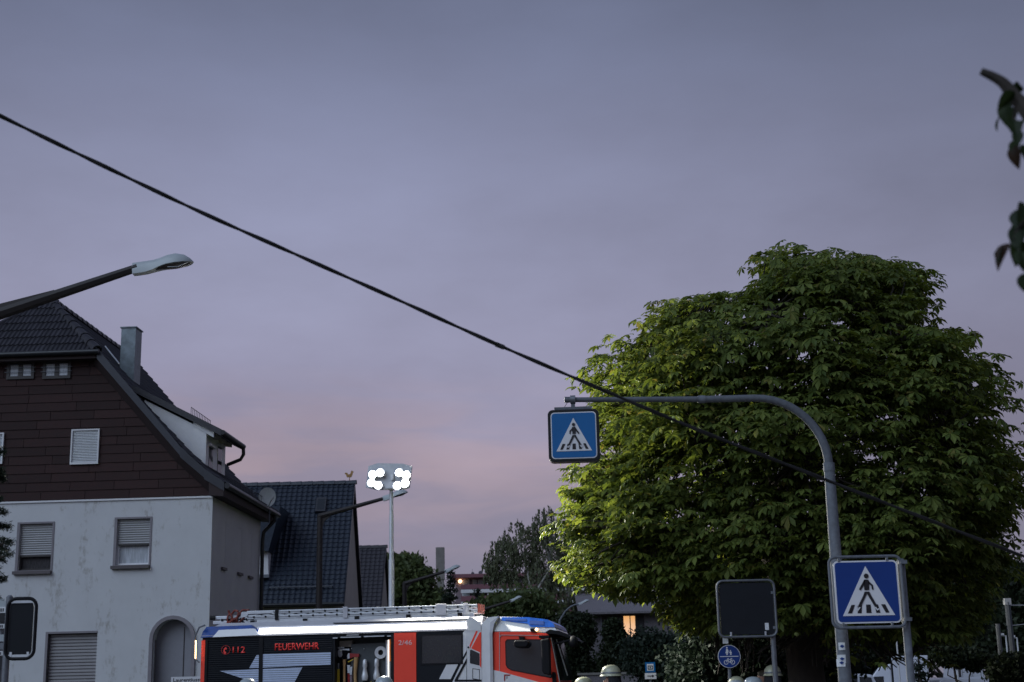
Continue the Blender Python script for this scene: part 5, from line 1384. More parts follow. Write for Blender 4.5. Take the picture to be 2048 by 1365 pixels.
# ladder lying on the roof rack
ld = thing('ladder', 'aluminium extension ladder lying along the fire engine roof', 'ladder', TF.w(0, 0, 0), TF.a)
la0, la1 = U(c3(540, 250)), T(c4(1000, 190), .3)[0]
zm = (zl0 + zl1) / 2
for vv in (.30, .80):
    for (z0, z1) in ((zl0, zm - .012), (zm + .012, zl1)):
        r0 = MB().box(la0, la1, vv - .03, vv + .03, z0, z1).build('rail', K['alu'], ld, bevel=.008)
        if vv == .30:
            MB().box(la0 + .02, la1 - .02, vv - .034, vv - .0305, (z0 + z1) / 2 - .008, (z0 + z1) / 2 + .004).build('groove', K['alu_dark'], r0)
n_ = 19
for k in range(n_):
    u = la0 + .15 + (la1 - la0 - .3) * k / (n_ - 1)
    for z_ in ((zl0 + zm) / 2, (zm + zl1) / 2):
        rg = MB().tube([(u, .27 - .012, z_), (u, .83, z_)], .022, 8).build('rung', K['fe_trim'], ld)
for p in (c3(1595, 240), c4(628, 190), c4(880, 200)):
    u = T(p, .3)[0]; w_ = .11 if p[0] > 870 and p[0] < 900 else .05
    MB().box(u - w_, u + w_, .255, .268, zl0 - .03, zl1 + .025).build('ladder_bracket', K['fe_silver'], ld, bevel=.01)
MB().box(la1 + .002, la1 + .06, .27, .83, zl0, zl1 + .01).build('end_cap', K['red_strap'], ld)
u = T(c3(893, 250), .3)[0]; MB().box(u - .035, u + .035, .25, .268, zl0 - .03, zl1 + .03).build('strap', K['fe_trim'], ld)
# lower short ladder at the rear
sl3 = thing('hook_ladder', 'short aluminium ladder at the rear of the fire engine roof', 'ladder', TF.w(0, 0, 0), TF.a)
q0, q1 = T(c3(240, 280), .5)[0], T(c3(680, 280), .5)[0]
zq0, zq1 = T(c3(400, 350), .5)[1], T(c3(400, 268), .5)[1]
for vv in (.5, .95):
    for (z0, z1) in ((zq0, (zq0 + zq1) / 2 - .015), ((zq0 + zq1) / 2 + .015, zq1)):
        MB().box(q0, q1, vv - .025, vv + .025, z0, z1).build('rail', K['alu'], sl3, bevel=.008)
for k in range(5):
    u = q0 + .2 + (q1 - q0 - .4) * k / 4
    for z_ in (zq0 + .09, zq1 - .09): MB().tube([(u, .46, z_), (u, .98, z_)], .02, 8).build('rung', K['fe_trim'], sl3)
MB().tube([(q0 - .06, .48, zq1 - .03), (q0 + .05, .48, zq1 - .03)], .045, 8).build('roller', K['rubber'], sl3)
MB().tube([(q0 + .62, .47, zq1 - .1), (q0 + .70, .46, zq0 - .02)], .022, 6).build('strap', K['fe_trim'], sl3)
# red-brown rescue harness lying over the short ladder
rp = thing('rope_bundle', 'red-brown rope bundle draped over the short roof ladder', 'rope', TF.w(T(c3(490, 300), .45)[0], .44, zq0), TF.a)
rb2 = random.Random(3); m = MB()
for k in range(7):
    p0 = Vector((rb2.uniform(-.22, .0), rb2.uniform(-.03, .03), rb2.uniform(-.03, .05))); pts = [p0]
    for j in range(6): pts.append(pts[-1] + Vector((rb2.uniform(-.06, .10), rb2.uniform(-.03, .03), rb2.uniform(-.05, .10))))
    pts = [Vector((p.x, p.y, max(-.02, min(.27, p.z)))) for p in pts]
    m.tube(spline(pts, 3), .022, 6)
m.build('rope', K['red_strap'], rp, smooth=True)
# upper steel hook assembly
hk = MB(); q_ = TP([c3(530, 235), c3(545, 228), c3(850, 215), c3(872, 250), c3(860, 255), c3(835, 240), c3(600, 250), c3(585, 275), c3(530, 285)], .28)
hk.prism(q_, .24, .29); hk.build('hook_bar', K['alu'], ld)

# ------------------------------------------------------------------ tools in the open locker
def tool(name, label, cat):
    return thing(name, label, cat, TF.w(0, 0, 0), TF.a)
TV = .30
def TL_(x, y, v=TV): return T(c8(x, y), v)
bd_ = TP([c8(955, 640), c8(1620, 610), c8(1620, 1500), c8(955, 1500)], TV + .05)
bd_ = [(x, max(z_, zfl + .07)) for x, z_ in bd_]
MB().prism(bd_, TV + .03, TV + .06).build('tool_board', K['panel_grey'], lk)
for x in (958, 1195, 1438):
    u, z_ = TL_(x, 728, TV + .03); MB().ball((u, TV + .025, z_), .012, 6, 4).build('rivet', K['alu'], lk)
for (x, w_) in ((645, 14), (672, 18), (1625, 26)):
    u = TL_(x, 900)[0]; MB().box(u - w_ / 2000 * 2, u + w_ / 2000 * 2, TV - .02, TV + .02, zfl + .06, zp - .10).build('locker_post', K['alu'], lk)
u = TL_(700, 700)[0]; u2 = TL_(940, 700)[0]
MB().box(u, u2, TV + .1, TV + .3, T(c8(800, 690), TV)[1], T(c8(800, 575), TV)[1]).build('holder_box', K['plaster_cream'], lk)
for (xa, xb, y) in ((605, 695, 528), (750, 1130, 516), (1185, 1565, 500), (1620, 1710, 492), (865, 1090, 474)):
    a = T(c8(xa, y), .0); b = T(c8(xb, y), .0)
    MB().box(a[0], b[0], .012, .028, a[1] - .008, a[1] + .012).build('shutter_edge', K['alu'], lk)
for (x, v_) in ((652, .10), (1648, .08)):
    u = TL_(x, 900, v_)[0]; MB().box(u - .012, u + .012, v_ - .012, v_ + .012, zfl + .08, zp - .10).build('locker_light', K['locker_light'], lk)
ztool = zfl + .07
# axe
ax = tool('axe', 'red-headed felling axe hanging on the locker board', 'axe')
MB().prism(TP([c8(905, 808), c8(1108, 822), c8(1098, 880), c8(1000, 880), c8(930, 905), c8(895, 915), c8(885, 860)], TV), TV - .03, TV + .02).build('head', K['axe_red'], ax)
MB().prism(TP([c8(905, 808), c8(930, 812), c8(930, 905), c8(895, 915), c8(885, 860)], TV), TV - .034, TV - .031).build('blade', K['alu'], ax)
p_ = [T(c8(x, y), TV) for x, y in ((1050, 885), (1042, 1000), (1030, 1180), (1035, 1330))]
MB().tube([(u, TV - .01, z_) for u, z_ in p_] + [(p_[-1][0] + .01, TV - .01, p_[-1][1] - .25)], [.05, .045, .035, .034, .035], 8).build('handle', K['wood'], ax, smooth=True)
MB().prism(TP([c8(903, 965), c8(1000, 918), c8(1002, 932), c8(908, 980)], TV), TV - .05, TV - .035).build('strap', K['yellow'], ax)
# wooden hammer handle
sg = tool('sledgehammer', 'wooden-handled sledgehammer hanging head down in the locker', 'hammer')
p0 = T(c8(828, 925), TV); p1 = T(c8(826, 1200), TV)
MB().tube([(p0[0], TV, p0[1]), (p0[0], TV, (p0[1] + p1[1]) / 2), (p1[0], TV, p1[1]), (p1[0], TV, p1[1] - .5)], [.035, .028, .027, .032], 8).build('handle', K['wood'], sg, smooth=True)
MB().box(p1[0] - .10, p1[0] + .10, TV - .05, TV + .05, p1[1] - .62, p1[1] - .5).build('head', K['alu_dark'], sg)
# shovel with D-grip
sv_ = tool('shovel', 'steel shovel with forked grip at the back edge of the locker', 'shovel')
MB().prism(TP([c8(705, 745), c8(780, 745), c8(790, 840), c8(770, 885), c8(725, 885), c8(705, 840)], TV), TV - .02, TV + .02).build('grip', K['alu'], sv_, bevel=.01)
for (xa, xb) in ((695, 745), (815, 750)):
    a = T(c8(xa, 865), TV); b = T(c8(xb, 930), TV); MB().tube([(a[0], TV, a[1] + .05), (a[0], TV, a[1]), (b[0], TV, b[1])], .012, 6).build('fork', K['fe_trim'], sv_)
a = T(c8(745, 920), TV); MB().tube([(a[0], TV, a[1]), (a[0], TV, zfl + .35)], .018, 8).build('shaft', K['fe_trim'], sv_)
MB().prism([(a[0] - .11, zfl + .38), (a[0] + .11, zfl + .38), (a[0] + .10, zfl + .18), (a[0], zfl + .07), (a[0] - .10, zfl + .18)], TV - .01, TV + .02).build('blade', K['alu_dark'], sv_)
# spade head plate above
pk = tool('spreader_tip', 'pale steel bracket tool clipped high in the locker corner', 'tool')
MB().prism(TP([c8(735, 735), c8(930, 725), c8(930, 762), c8(860, 755), c8(800, 750), c8(755, 778)], TV), TV - .05, TV + .01).build('blade', K['alu'], pk)
a = T(c8(640, 712), TV); b = T(c8(830, 708), TV); MB().tube([(a[0], TV - .02, a[1]), (b[0], TV - .02, b[1])], .018, 8).build('shaft', K['alu'], pk)
# yellow-marked bar and crowbars
yb = tool('marked_bar', 'slim bar with yellow marking beside the shovel', 'bar')
a = T(c8(712, 1105), TV - .03); MB().box(a[0] - .03, a[0] + .03, TV - .06, TV - .03, a[1] - .28, a[1]).build('marking', K['yellow'], yb)
MB().tube([(a[0], TV - .02, a[1] + .12), (a[0], TV - .02, zfl + .06)], .022, 8).build('shaft', K['alu_dark'], yb)
for (x, y, lab) in ((915, 1030, 'dark red crowbar with silver tip hanging left of the axe handle'), (955, 1060, 'violet-grey crowbar hanging close against the axe handle')):
    cbr = tool('crowbar', lab, 'crowbar')
    a = T(c8(x, y), TV); MB().tube([(a[0], TV, a[1]), (a[0], TV, zfl + .25)], .028, 8).build('shaft', K['axe_red'] if x < 930 else K['mauve'], cbr)
    MB().prism([(a[0] - .03, a[1]), (a[0] + .03, a[1]), (a[0] + .02, a[1] - .16), (a[0] - .02, a[1] - .16)], TV - .04, TV - .029).build('tip', K['alu'], cbr)
# two branch pipes
for x, lab in ((1220, 'steel branch pipe in the middle of the locker board'), (1437, 'steel branch pipe below the round coupling in the locker')):
    bpz = tool('branch_pipe', lab, 'nozzle')
    t0 = T(c8(x, 905 + (15 if x < 1300 else 0)), TV); sc9 = 30.0 / FPX / 9.309 * 1.0
    zt0 = t0[1]; u = t0[0]
    MB().lathe([(.02, 0), (.045, -.03), (.05, -.14), (.035, -.18), (.06, -.30), (.07, -.34), (.06, -.42), (.04, -.43)], (u, TV - .05, zt0), 12).build('tip', K['alu'], bpz, smooth=True)
    MB().lathe([(.045, -.42), (.045, -.76)], (u, TV - .05, zt0), 12).build('barrel', K['fe_trim'], bpz, smooth=True)
    MB().lathe([(.06, -.74), (.075, -.78), (.07, -1.0), (.05, -1.05)], (u, TV - .05, zt0), 12).build('body', K['alu'], bpz, smooth=True)
    MB().tube([(u + .06, TV - .06, zt0 - .90), (u + .17, TV - .09, zt0 - .88), (u + .23, TV - .10, zt0 - .60)], .014, 6).build('lever', K['alu'], bpz)
    MB().box(u - .14, u - .11, TV - .03, TV - .01, zt0 - .72, zt0 - .46).build('marking', K['yellow'], bpz)
# round coupling
cpg = tool('coupling', 'round silver hose coupling hung on the locker board', 'coupling')
u, z_ = T(c8(1510, 797), TV); 
m = MB(); o1 = circle(u, z_, .125, 20); i1 = circle(u, z_, .055, 20); m.ring(o1, i1, TV - .05, TV + .02); m.build('ring', K['alu'], cpg)
MB().prism(circle(u, z_, .054, 16), TV, TV + .015).build('bore', K['fe_trim'], cpg)
MB().prism(TP([c8(1465, 872), c8(1570, 868), c8(1570, 885), c8(1465, 890)], TV), TV - .03, TV - .01).build('strap', K['yellow'], cpg)
# orange-handled hook at the front edge
oh = tool('fire_hook', 'long pole with orange upper grip at the front edge of the locker', 'hook')
a = T(c8(1678, 550), .15); b = T(c8(1688, 960), .15)
MB().tube([(a[0], .15, a[1]), (b[0], .15, b[1])], .035, 8).build('grip', K['orange'], oh, smooth=True)
MB().tube([(b[0], .15, b[1]), (b[0], .15, zfl + .06)], .022, 8).build('shaft', K['alu_dark'], oh)
wv = tool('white_pole', 'white curved pole standing beside the fire hook', 'pole')
p_ = [T(c8(x, y), .2) for x, y in ((1632, 640), (1628, 900), (1640, 1100), (1650, 1250))]
MB().tube([(u, .2, z_) for u, z_ in p_] + [(p_[-1][0], .2, zfl + .06)], .03, 8).build('shaft', K['alu'], wv, smooth=True)

# ================================================================== foliage tools
def np_mesh(name, verts, faces, mat_, smooth=False):
    """faces: (n, k) int array"""
    me = bpy.data.meshes.new(name); verts = np.asarray(verts, np.float32); faces = np.asarray(faces, np.int32); k = faces.shape[1]
    me.vertices.add(len(verts)); me.vertices.foreach_set('co', verts.ravel())
    me.loops.add(faces.size); me.loops.foreach_set('vertex_index', faces.ravel())
    me.polygons.add(len(faces)); me.polygons.foreach_set('loop_start', np.arange(len(faces), dtype=np.int32) * k)
    try: me.polygons.foreach_set('loop_total', np.full(len(faces), k, np.int32))
    except Exception: pass
    me.materials.append(mat_); me.update(calc_edges=True); me.validate()
    return me
def rand_rot(n, rng):
    q = rng.normal(size=(n, 4)); q /= np.linalg.norm(q, axis=1, keepdims=True); w, x, y, z = q.T
    return np.stack([1 - 2 * (y * y + z * z), 2 * (x * y - z * w), 2 * (x * z + y * w), 2 * (x * y + z * w), 1 - 2 * (x * x + z * z), 2 * (y * z - x * w), 2 * (x * z - y * w), 2 * (y * z + x * w), 1 - 2 * (x * x + y * y)], 1).reshape(-1, 3, 3)
def quads(pos, size, rng, aspect=0.6, droop=None):
    """small pointed leaves (four-sided) at pos"""
    n = len(pos); base = np.array([(-.5, 0, 0), (0, -.5 * aspect, .06), (.5, 0, 0), (0, .5 * aspect, .06)])
    Rm = rand_rot(n, rng)
    if droop is not None:          # hang: long axis near vertical
        a = rng.uniform(0, 2 * np.pi, n); t = rng.normal(0, droop, n)
        ex = np.stack([np.sin(t) * np.cos(a), np.sin(t) * np.sin(a), -np.cos(t)], 1); b = rng.uniform(0, 2 * np.pi, n)
        h = np.stack([np.cos(b), np.sin(b), np.zeros(n)], 1); ey = np.cross(ex, h); ey /= np.linalg.norm(ey, axis=1, keepdims=True) + 1e-9; ez = np.cross(ex, ey)
        Rm = np.stack([ex, ey, ez], 2)
    s = (size * rng.uniform(.6, 1.3, n))[:, None, None]
    v = np.einsum('nij,kj->nki', Rm, base) * s + pos[:, None, :]
    return v.reshape(-1, 3), np.arange(n * 4).reshape(-1, 4)
def limb(m, p0, p1, r0, r1, rng, sag=0.0, n=5):
    p0, p1 = Vector(p0), Vector(p1); L = (p1 - p0).length; pts = []
    for k in range(n + 1):
        t = k / n; w = math.sin(math.pi * t) * L * .06
        pts.append(p0.lerp(p1, t) + Vector((rng.normal() * w, rng.normal() * w, rng.normal() * w * .5 - sag * L * t * (t - 1) * -1)))
    m.tube(pts, [r0 + (r1 - r0) * k / n for k in range(n + 1)], 6)
    return pts

# ================================================================== horse chestnut
CY = 26.0
env_px = [(488, 1535, 1580), (505, 1515, 1735), (545, 1535, 1835), (575, 1515, 1852), (592, 1360, 1845), (620, 1310, 1838), (648, 1285, 1822), (662, 1275, 1925), (690, 1240, 1940), (715, 1212, 1950), (750, 1185, 1985), (800, 1190, 2000), (850, 1185, 2012),
          (900, 1172, 2022), (950, 1155, 2036), (1000, 1140, 2035), (1050, 1130, 2012), (1100, 1148, 2005), (1150, 1142, 1995), (1185, 1215, 1990), (1215, 1300, 1985), (1250, 1352, 1960), (1300, 1380, 1930), (1340, 1400, 1900)]
env_y = [q[0] for q in env_px]; env_l = [q[1] for q in env_px]; env_r = [q[2] for q in env_px]
env = []
for y, a, b in env_px:
    z_ = P((a + b) / 2, y, CY).z; env.append((z_, P(a, y, CY).x, P(b, y, CY).x))
env = env[::-1]
ez_ = np.array([e[0] for e in env]); exl = np.array([e[1] for e in env]); exr = np.array([e[2] for e in env])
tree_x = P(1610, 1365, CY).x
ct_ = thing('chestnut_tree', 'big green horse chestnut filling the lower right behind the gantry', 'tree', (tree_x, CY, 0))
rng = np.random.default_rng(7)
def compound(rng, nl, L):
    """palmate leaf: leaflets fan from the end of the stalk and hang; x outward, z up"""
    vs, fs = [], []
    for k in range(nl):
        a = (k / (nl - 1) - .5) * R(215); ln = L * (1 - .38 * abs(k / (nl - 1) - .5) * 2) * rng.uniform(.9, 1.1)
        dr = rng.uniform(.25, .75); e = np.array([math.cos(a), math.sin(a)]); n_ = np.array([-math.sin(a), math.cos(a)])
        b = len(vs)
        for (t, w) in ((0.03, 0), (.36, -.10), (.72, -.205), (.70, 0), (.36, .10), (.72, .205), (1.0, 0)):
            xy = e * t * ln + n_ * w * ln; z_ = -dr * ln * t * t * .7 + abs(w) * ln * .35
            vs.append((xy[0], xy[1], z_))
        fs += [(b, b + 1, b + 2, b + 3), (b, b + 3, b + 5, b + 4), (b + 3, b + 2, b + 6, b + 6), (b + 3, b + 6, b + 5, b + 5)]
    return np.array(vs), fs
templ = [compound(rng, nl, .180) for nl in (5, 7, 6, 7, 5)]
tmesh2 = []
for tv3, tf3 in templ:
    m = bpy.data.meshes.new('leaf'); m.from_pydata(tv3.tolist(), [], [tuple(dict.fromkeys(f)) for f in tf3]); m.materials.append(K['chestnut']); m.update(); tmesh2.append(m)
from mathutils import noise as mnoise
def lump(a, z_):
    """how far the crown swells or draws in: big boughs with gaps between"""
    return 0.90 + 0.34 * mnoise.noise(Vector((math.cos(a) * 2.3, math.sin(a) * 2.3, z_ * .95 + 3.0))) + .10 * mnoise.noise(Vector((math.cos(a) * 5.0, math.sin(a) * 5.0, z_ * 2.1)))
def sample_crown(n, rmin, rng):
    out = []
    while len(out) < n:
        z_ = rng.uniform(ez_[0], ez_[-1] - .05); l = np.interp(z_, ez_, exl); r_ = np.interp(z_, ez_, exr); c = (l + r_) / 2; h = (r_ - l) / 2
        if rng.random() > (h / 4.4 + .1): continue
        a = rng.uniform(0, 2 * np.pi); rad = rng.uniform(rmin ** 2, 1) ** .5
        g_ = min(1.0, lump(a, z_)) if abs(math.cos(a)) > .8 else lump(a, z_)
        h = max(.15, h - .14); x = c + h * rad * g_ * math.cos(a); y = CY + min(h, 3.9) * rad * g_ * math.sin(a)
        if math.sin(a) > 0.35 and rng.random() < .55: continue      # fewer boughs on the side turned away
        out.append((x, y, z_, a, rad))
    return out
boughs = sample_crown(1450, .82, rng) + sample_crown(380, .30, rng)
# boughs along the outline that stick out as in the photograph
for (x, y) in ((1522, 503), (1548, 492), (1600, 505), (1680, 512), (1728, 512), (1790, 545), (1838, 560), (1845, 590), (1365, 602), (1430, 590), (1300, 650), (1180, 738), (1215, 705), (1900, 672), (1928, 668), (1950, 720), (1985, 760), (2010, 850), (2030, 945), (2035, 985), (2010, 1040), (1135, 1040), (1128, 1055), (1150, 990), (1190, 1130), (1275, 1165), (1300, 1130), (1370, 1225), (1385, 1200), (1350, 1246), (1990, 1100), (1420, 1250), (1260, 1000), (1200, 1060), (1250, 1060)):
    p = P(x + (1600 - x) * .035, y + (900 - y) * .035, CY - rng.uniform(0, 1.4)); boughs.append((p.x, p.y, p.z, math.atan2(p.y - CY, p.x - tree_x), 1.0))
for k in range(190):
    y_ = rng.uniform(510, 1180); xl_ = np.interp(y_, [q[0] for q in env_px], [q[1] for q in env_px]); xr_ = np.interp(y_, [q[0] for q in env_px], [q[2] for q in env_px])
    p = P((xl_ + rng.uniform(3, 34)) if rng.random() < .5 else (xr_ - rng.uniform(-8, 30)), y_, CY + rng.normal(0, .7)); boughs.append((p.x, p.y, p.z, math.atan2(p.y - CY, p.x - tree_x), 1.0))
# a few open gaps in the crown
gaps = [(P(x, y, CY), r_) for x, y, r_ in ((1590, 705, .22), (1500, 690, .16), (1730, 900, .30), (1790, 930, .26), (1830, 870, .22), (1690, 640, .18), (1560, 600, .16), (1880, 830, .25), (1700, 760, .2), (1850, 980, .2), (1450, 680, .15))]
L_pos, L_dir, L_s, L_t, L_pitch = [], [], [], [], []
wood = MB()
trk = [(0, 0, 0), (.05, 0, 1.5), (.0, .1, 2.6), (-.1, 0, 4.0), (.05, 0, 6.0), (0, 0, 8.0)]
MB().tube([Vector(p) for p in trk], [.42, .34, .30, .22, .14, .06], 12).build('trunk', K['bark'], ct_, smooth=True)
mains = []
for k in range(26):
    a = k * 2.4 + .3; z0 = 1.9 + 5.6 * (k / 26) ** .9; z1 = z0 + rng.uniform(.7, 1.8)
    l = np.interp(z1, ez_, exl); r_ = np.interp(z1, ez_, exr); c = (l + r_) / 2; h = (r_ - l) / 2 * .72
    end = (c + h * math.cos(a) - tree_x, min(h, 3.3) * math.sin(a), z1)
    ex_, ey_ = project((end[0] + tree_x, end[1] + CY, end[2]))
    if ey_ < 540 or not (np.interp(ey_, env_y, env_l) + 40 < ex_ < np.interp(ey_, env_y, env_r) - 40): continue
    mains += limb(wood, (0, 0, z0), end, .11 * (1 - k / 45), .035, rng, n=7)[2:]
mains_np = np.array([tuple(p) for p in mains])
for (x, y, z_, a, rad) in boughs:
    pc = np.array((x - tree_x, y - CY, z_))
    bx_, by_ = project((x, y, z_))
    if rad < 1 and (by_ < 506 or not (np.interp(by_, env_y, env_l) + 16 < bx_ < np.interp(by_, env_y, env_r) - 16)): continue
    mg_ = rng.normal(4, 13) if rad < 1 else -60
    d2 = ((mains_np - pc) ** 2).sum(1); j = int(d2.argmin())
    if rad > .5: limb(wood, mains_np[j], pc - np.array((math.cos(a) * .1, math.sin(a) * .1, .05)), .022, .010, rng, n=3)
    nl = rng.integers(12, 20) if rad < 1 else rng.integers(6, 11)
    sx = .36 if rad < 1 else .19
    for k in range(nl):
        o = np.array((rng.normal(0, sx), rng.normal(0, sx), rng.normal(0, sx * .27)))
        p = pc + o
        # keep inside the outline
        l = np.interp(p[2], ez_, exl) - tree_x + .13; r_ = np.interp(p[2], ez_, exr) - tree_x - .13
        pw = Vector((p[0] + tree_x, p[1] + CY, p[2])); ppx = project(pw)
        if ppx[1] < 490 + mg_ or not (np.interp(ppx[1], env_y, env_l) + mg_ < ppx[0] < np.interp(ppx[1], env_y, env_r) - mg_): continue
        skip = (ppx[1] > 1262 and 1270 < ppx[0] < 1650) or (ppx[1] > 1278 and 1640 < ppx[0] < 2000 and rng.random() < .94)
        for g, gr in gaps:
            gx_, gy_ = project(g)
            if (ppx[0] - gx_) ** 2 + ((ppx[1] - gy_) * 1.3) ** 2 < (gr * FPX / CY) ** 2 and rng.random() < .72: skip = True
        if skip: continue
        yaw = math.atan2(o[1] + math.sin(a) * .25, o[0] + math.cos(a) * .25) + rng.normal(0, .5)
        L_pos.append(p); L_dir.append(yaw); L_s.append(rng.uniform(.62, 1.38)); L_t.append(rng.integers(0, len(templ))); L_pitch.append(rng.normal(.30, .28))
wood.build('branches', K['bark'], ct_, smooth=True, recalc=False)['kind'] = 'stuff'
L_pos = np.array(L_pos); L_dir = np.array(L_dir); L_s = np.array(L_s); L_t = np.array(L_t); L_pitch = np.array(L_pitch)
def leaf_mats():
    cy, sy = np.cos(L_dir), np.sin(L_dir); cp, sp_ = np.cos(L_pitch), np.sin(L_pitch)
    Rm = np.zeros((len(L_dir), 3, 3))
    Rm[:, 0, 0] = cy * cp; Rm[:, 1, 0] = sy * cp; Rm[:, 2, 0] = -sp_
    Rm[:, 0, 1] = -sy; Rm[:, 1, 1] = cy
    Rm[:, 0, 2] = cy * sp_; Rm[:, 1, 2] = sy * sp_; Rm[:, 2, 2] = cp
    return Rm * L_s[:, None, None]
Rm = leaf_mats()
# the 300 outermost leaves turned to the viewer are objects of their own
score = -(L_pos[:, 1]) + rng.uniform(0, .4, len(L_pos))
own = np.argsort(-score)[:300]
for i in own:
    o = bpy.data.objects.new('leaf', tmesh2[int(L_t[i])]); link(o, ct_)
    M4 = Matrix([[*Rm[i, r_], L_pos[i, r_]] for r_ in range(3)] + [[0, 0, 0, 1]]); o.matrix_local = M4
mask = np.ones(len(L_pos), bool); mask[own] = False
vs_all, fs_all, off = [], [], 0
for ti, (tv3, tf3) in enumerate(templ):
    idx = np.where(mask & (L_t == ti))[0]
    v = np.einsum('nij,kj->nki', Rm[idx], tv3) + L_pos[idx][:, None, :]
    f3 = []
    for f in tf3:
        f = list(dict.fromkeys(f))
        f3 += [f] if len(f) == 3 else [[f[0], f[1], f[2]], [f[0], f[2], f[3]]]
    f3 = np.array(f3); nv = len(tv3)
    ff = f3[None] + (np.arange(len(idx)) * nv)[:, None, None] + off
    vs_all.append(v.reshape(-1, 3)); fs_all.append(ff.reshape(-1, 3)); off += len(idx) * nv
cr_o = bpy.data.objects.new('crown', np_mesh('crown', np.concatenate(vs_all), np.concatenate(fs_all), K['chestnut'])); link(cr_o, ct_); cr_o['kind'] = 'stuff'
# fruit husks
fm_ = MB().ball((0, 0, 0), .032, 8, 6).mesh('fruit', K['fruit'], smooth='all')
front = np.where(L_pos[:, 1] < -1.2)[0]
for i in rng.choice(front, 46, replace=False):
    for k in range(rng.integers(1, 3)):
        o = bpy.data.objects.new('fruit', fm_); link(o, ct_); o.location = L_pos[i] + np.array((rng.normal(0, .05), -.10 + rng.normal(0, .03), -.05 + rng.normal(0, .03)))

# ================================================================== other trees and shrubs
def bg_tree(name, label, Y, base_px, lobes, nleaf, size, mleaf, trunk_r=.2, cat='tree', group='trees beyond the street', droop=None, kbark='bark', clump=.35, seed=1, aspect=.6, clumps=None):
    """lobes: (px, py, rx_px, ry_px, weight) ellipses in the picture given real depth"""
    rg = np.random.default_rng(seed); b = P(base_px, 1380, Y)
    t = thing(name, label, cat, (b.x, Y, 0), 0.0, group)
    k_ = Y / FPX; pos = []; wood_ = MB(); cents = []
    for (px, py, rx, ry, w) in lobes:
        c = P(px, py, Y); c = np.array((c.x - b.x, 0.0, c.z)); rx_, rz_ = rx * k_, ry * k_; ryd = min(rx_, rz_) * 1.0
        ncl = clumps or max(6, int(nleaf * w / (16 if droop is not None else 55)))
        u = rg.normal(size=(ncl, 3)); u /= np.linalg.norm(u, axis=1, keepdims=True); rad = rg.uniform(.25, 1, ncl) ** .5
        cc = c + u * rad[:, None] * np.array((rx_, ryd, rz_)); cents.append((c, cc))
        per = max(8, int(nleaf * w / ncl)); sc_c = clump * min(rx_, rz_)
        p = np.repeat(cc, per, 0)
        if droop is not None:
            st = rg.uniform(0, 1, len(p)); p = p + rg.normal(0, 1, p.shape) * np.array((sc_c * .16, sc_c * .16, sc_c * .15)); p[:, 2] -= st * sc_c * np.repeat(rg.uniform(1.0, 3.6, ncl), per)
        else:
            p = p + rg.normal(0, 1, p.shape) * np.array((sc_c, sc_c, sc_c * .55))
        pos.append(p[p[:, 2] > .05])
    pos = np.concatenate(pos)
    topz = max(c[0][2] for c in cents)
    tp = limb(wood_, (0, 0, 0), (cents[0][0][0] * .6, 0, max(.3, topz * .95)), trunk_r, trunk_r * .25, rg, n=6)
    for c, cc in cents:
        limb(wood_, tp[2], c, trunk_r * .45, trunk_r * .12, rg, n=4)
        for q_ in cc[:14]: limb(wood_, c, q_, trunk_r * .14, trunk_r * .04, rg, n=2)
    v, f = quads(pos, np.full(len(pos), size), rg, aspect, droop)
    o = bpy.data.objects.new('crown', np_mesh('crown', v, f, mleaf)); link(o, t); o['kind'] = 'stuff'
    wood_.build('trunk', K[kbark], t, smooth=True, recalc=False)
    return t
bg_tree('birch_tree', 'tall weeping birch with a feathery crown above the cab', 70.0, 1085, [(1090, 1050, 28, 40, .10), (1040, 1085, 45, 45, .16), (1100, 1110, 45, 60, .18), (1150, 1100, 45, 50, .15), (1005, 1115, 38, 48, .16), (985, 1135, 24, 36, .08), (1075, 1165, 70, 50, .16), (1140, 1170, 55, 50, .13)], 17000, .15, K['birch_leaf'], .22, droop=.35, kbark='birch_bark', clump=.22, seed=3, aspect=.45)
bg_tree('broadleaf_tree', 'mid green broadleaf tree right behind the light mast', 82.0, 812, [(812, 1150, 30, 36, .3), (838, 1175, 30, 36, .3), (800, 1195, 30, 34, .2), (785, 1140, 14, 32, .1), (858, 1205, 30, 30, .2)], 12000, .28, K['broad_leaf'], .28, seed=4)
bg_tree('broadleaf_tree', 'thin-topped broadleaf tree peeping over the tree behind the mast', 88.0, 815, [(808, 1117, 20, 13, .5), (830, 1120, 18, 13, .5), (815, 1150, 30, 30, .4)], 2200, .26, K['birch_leaf'], .15, seed=5, droop=.4)
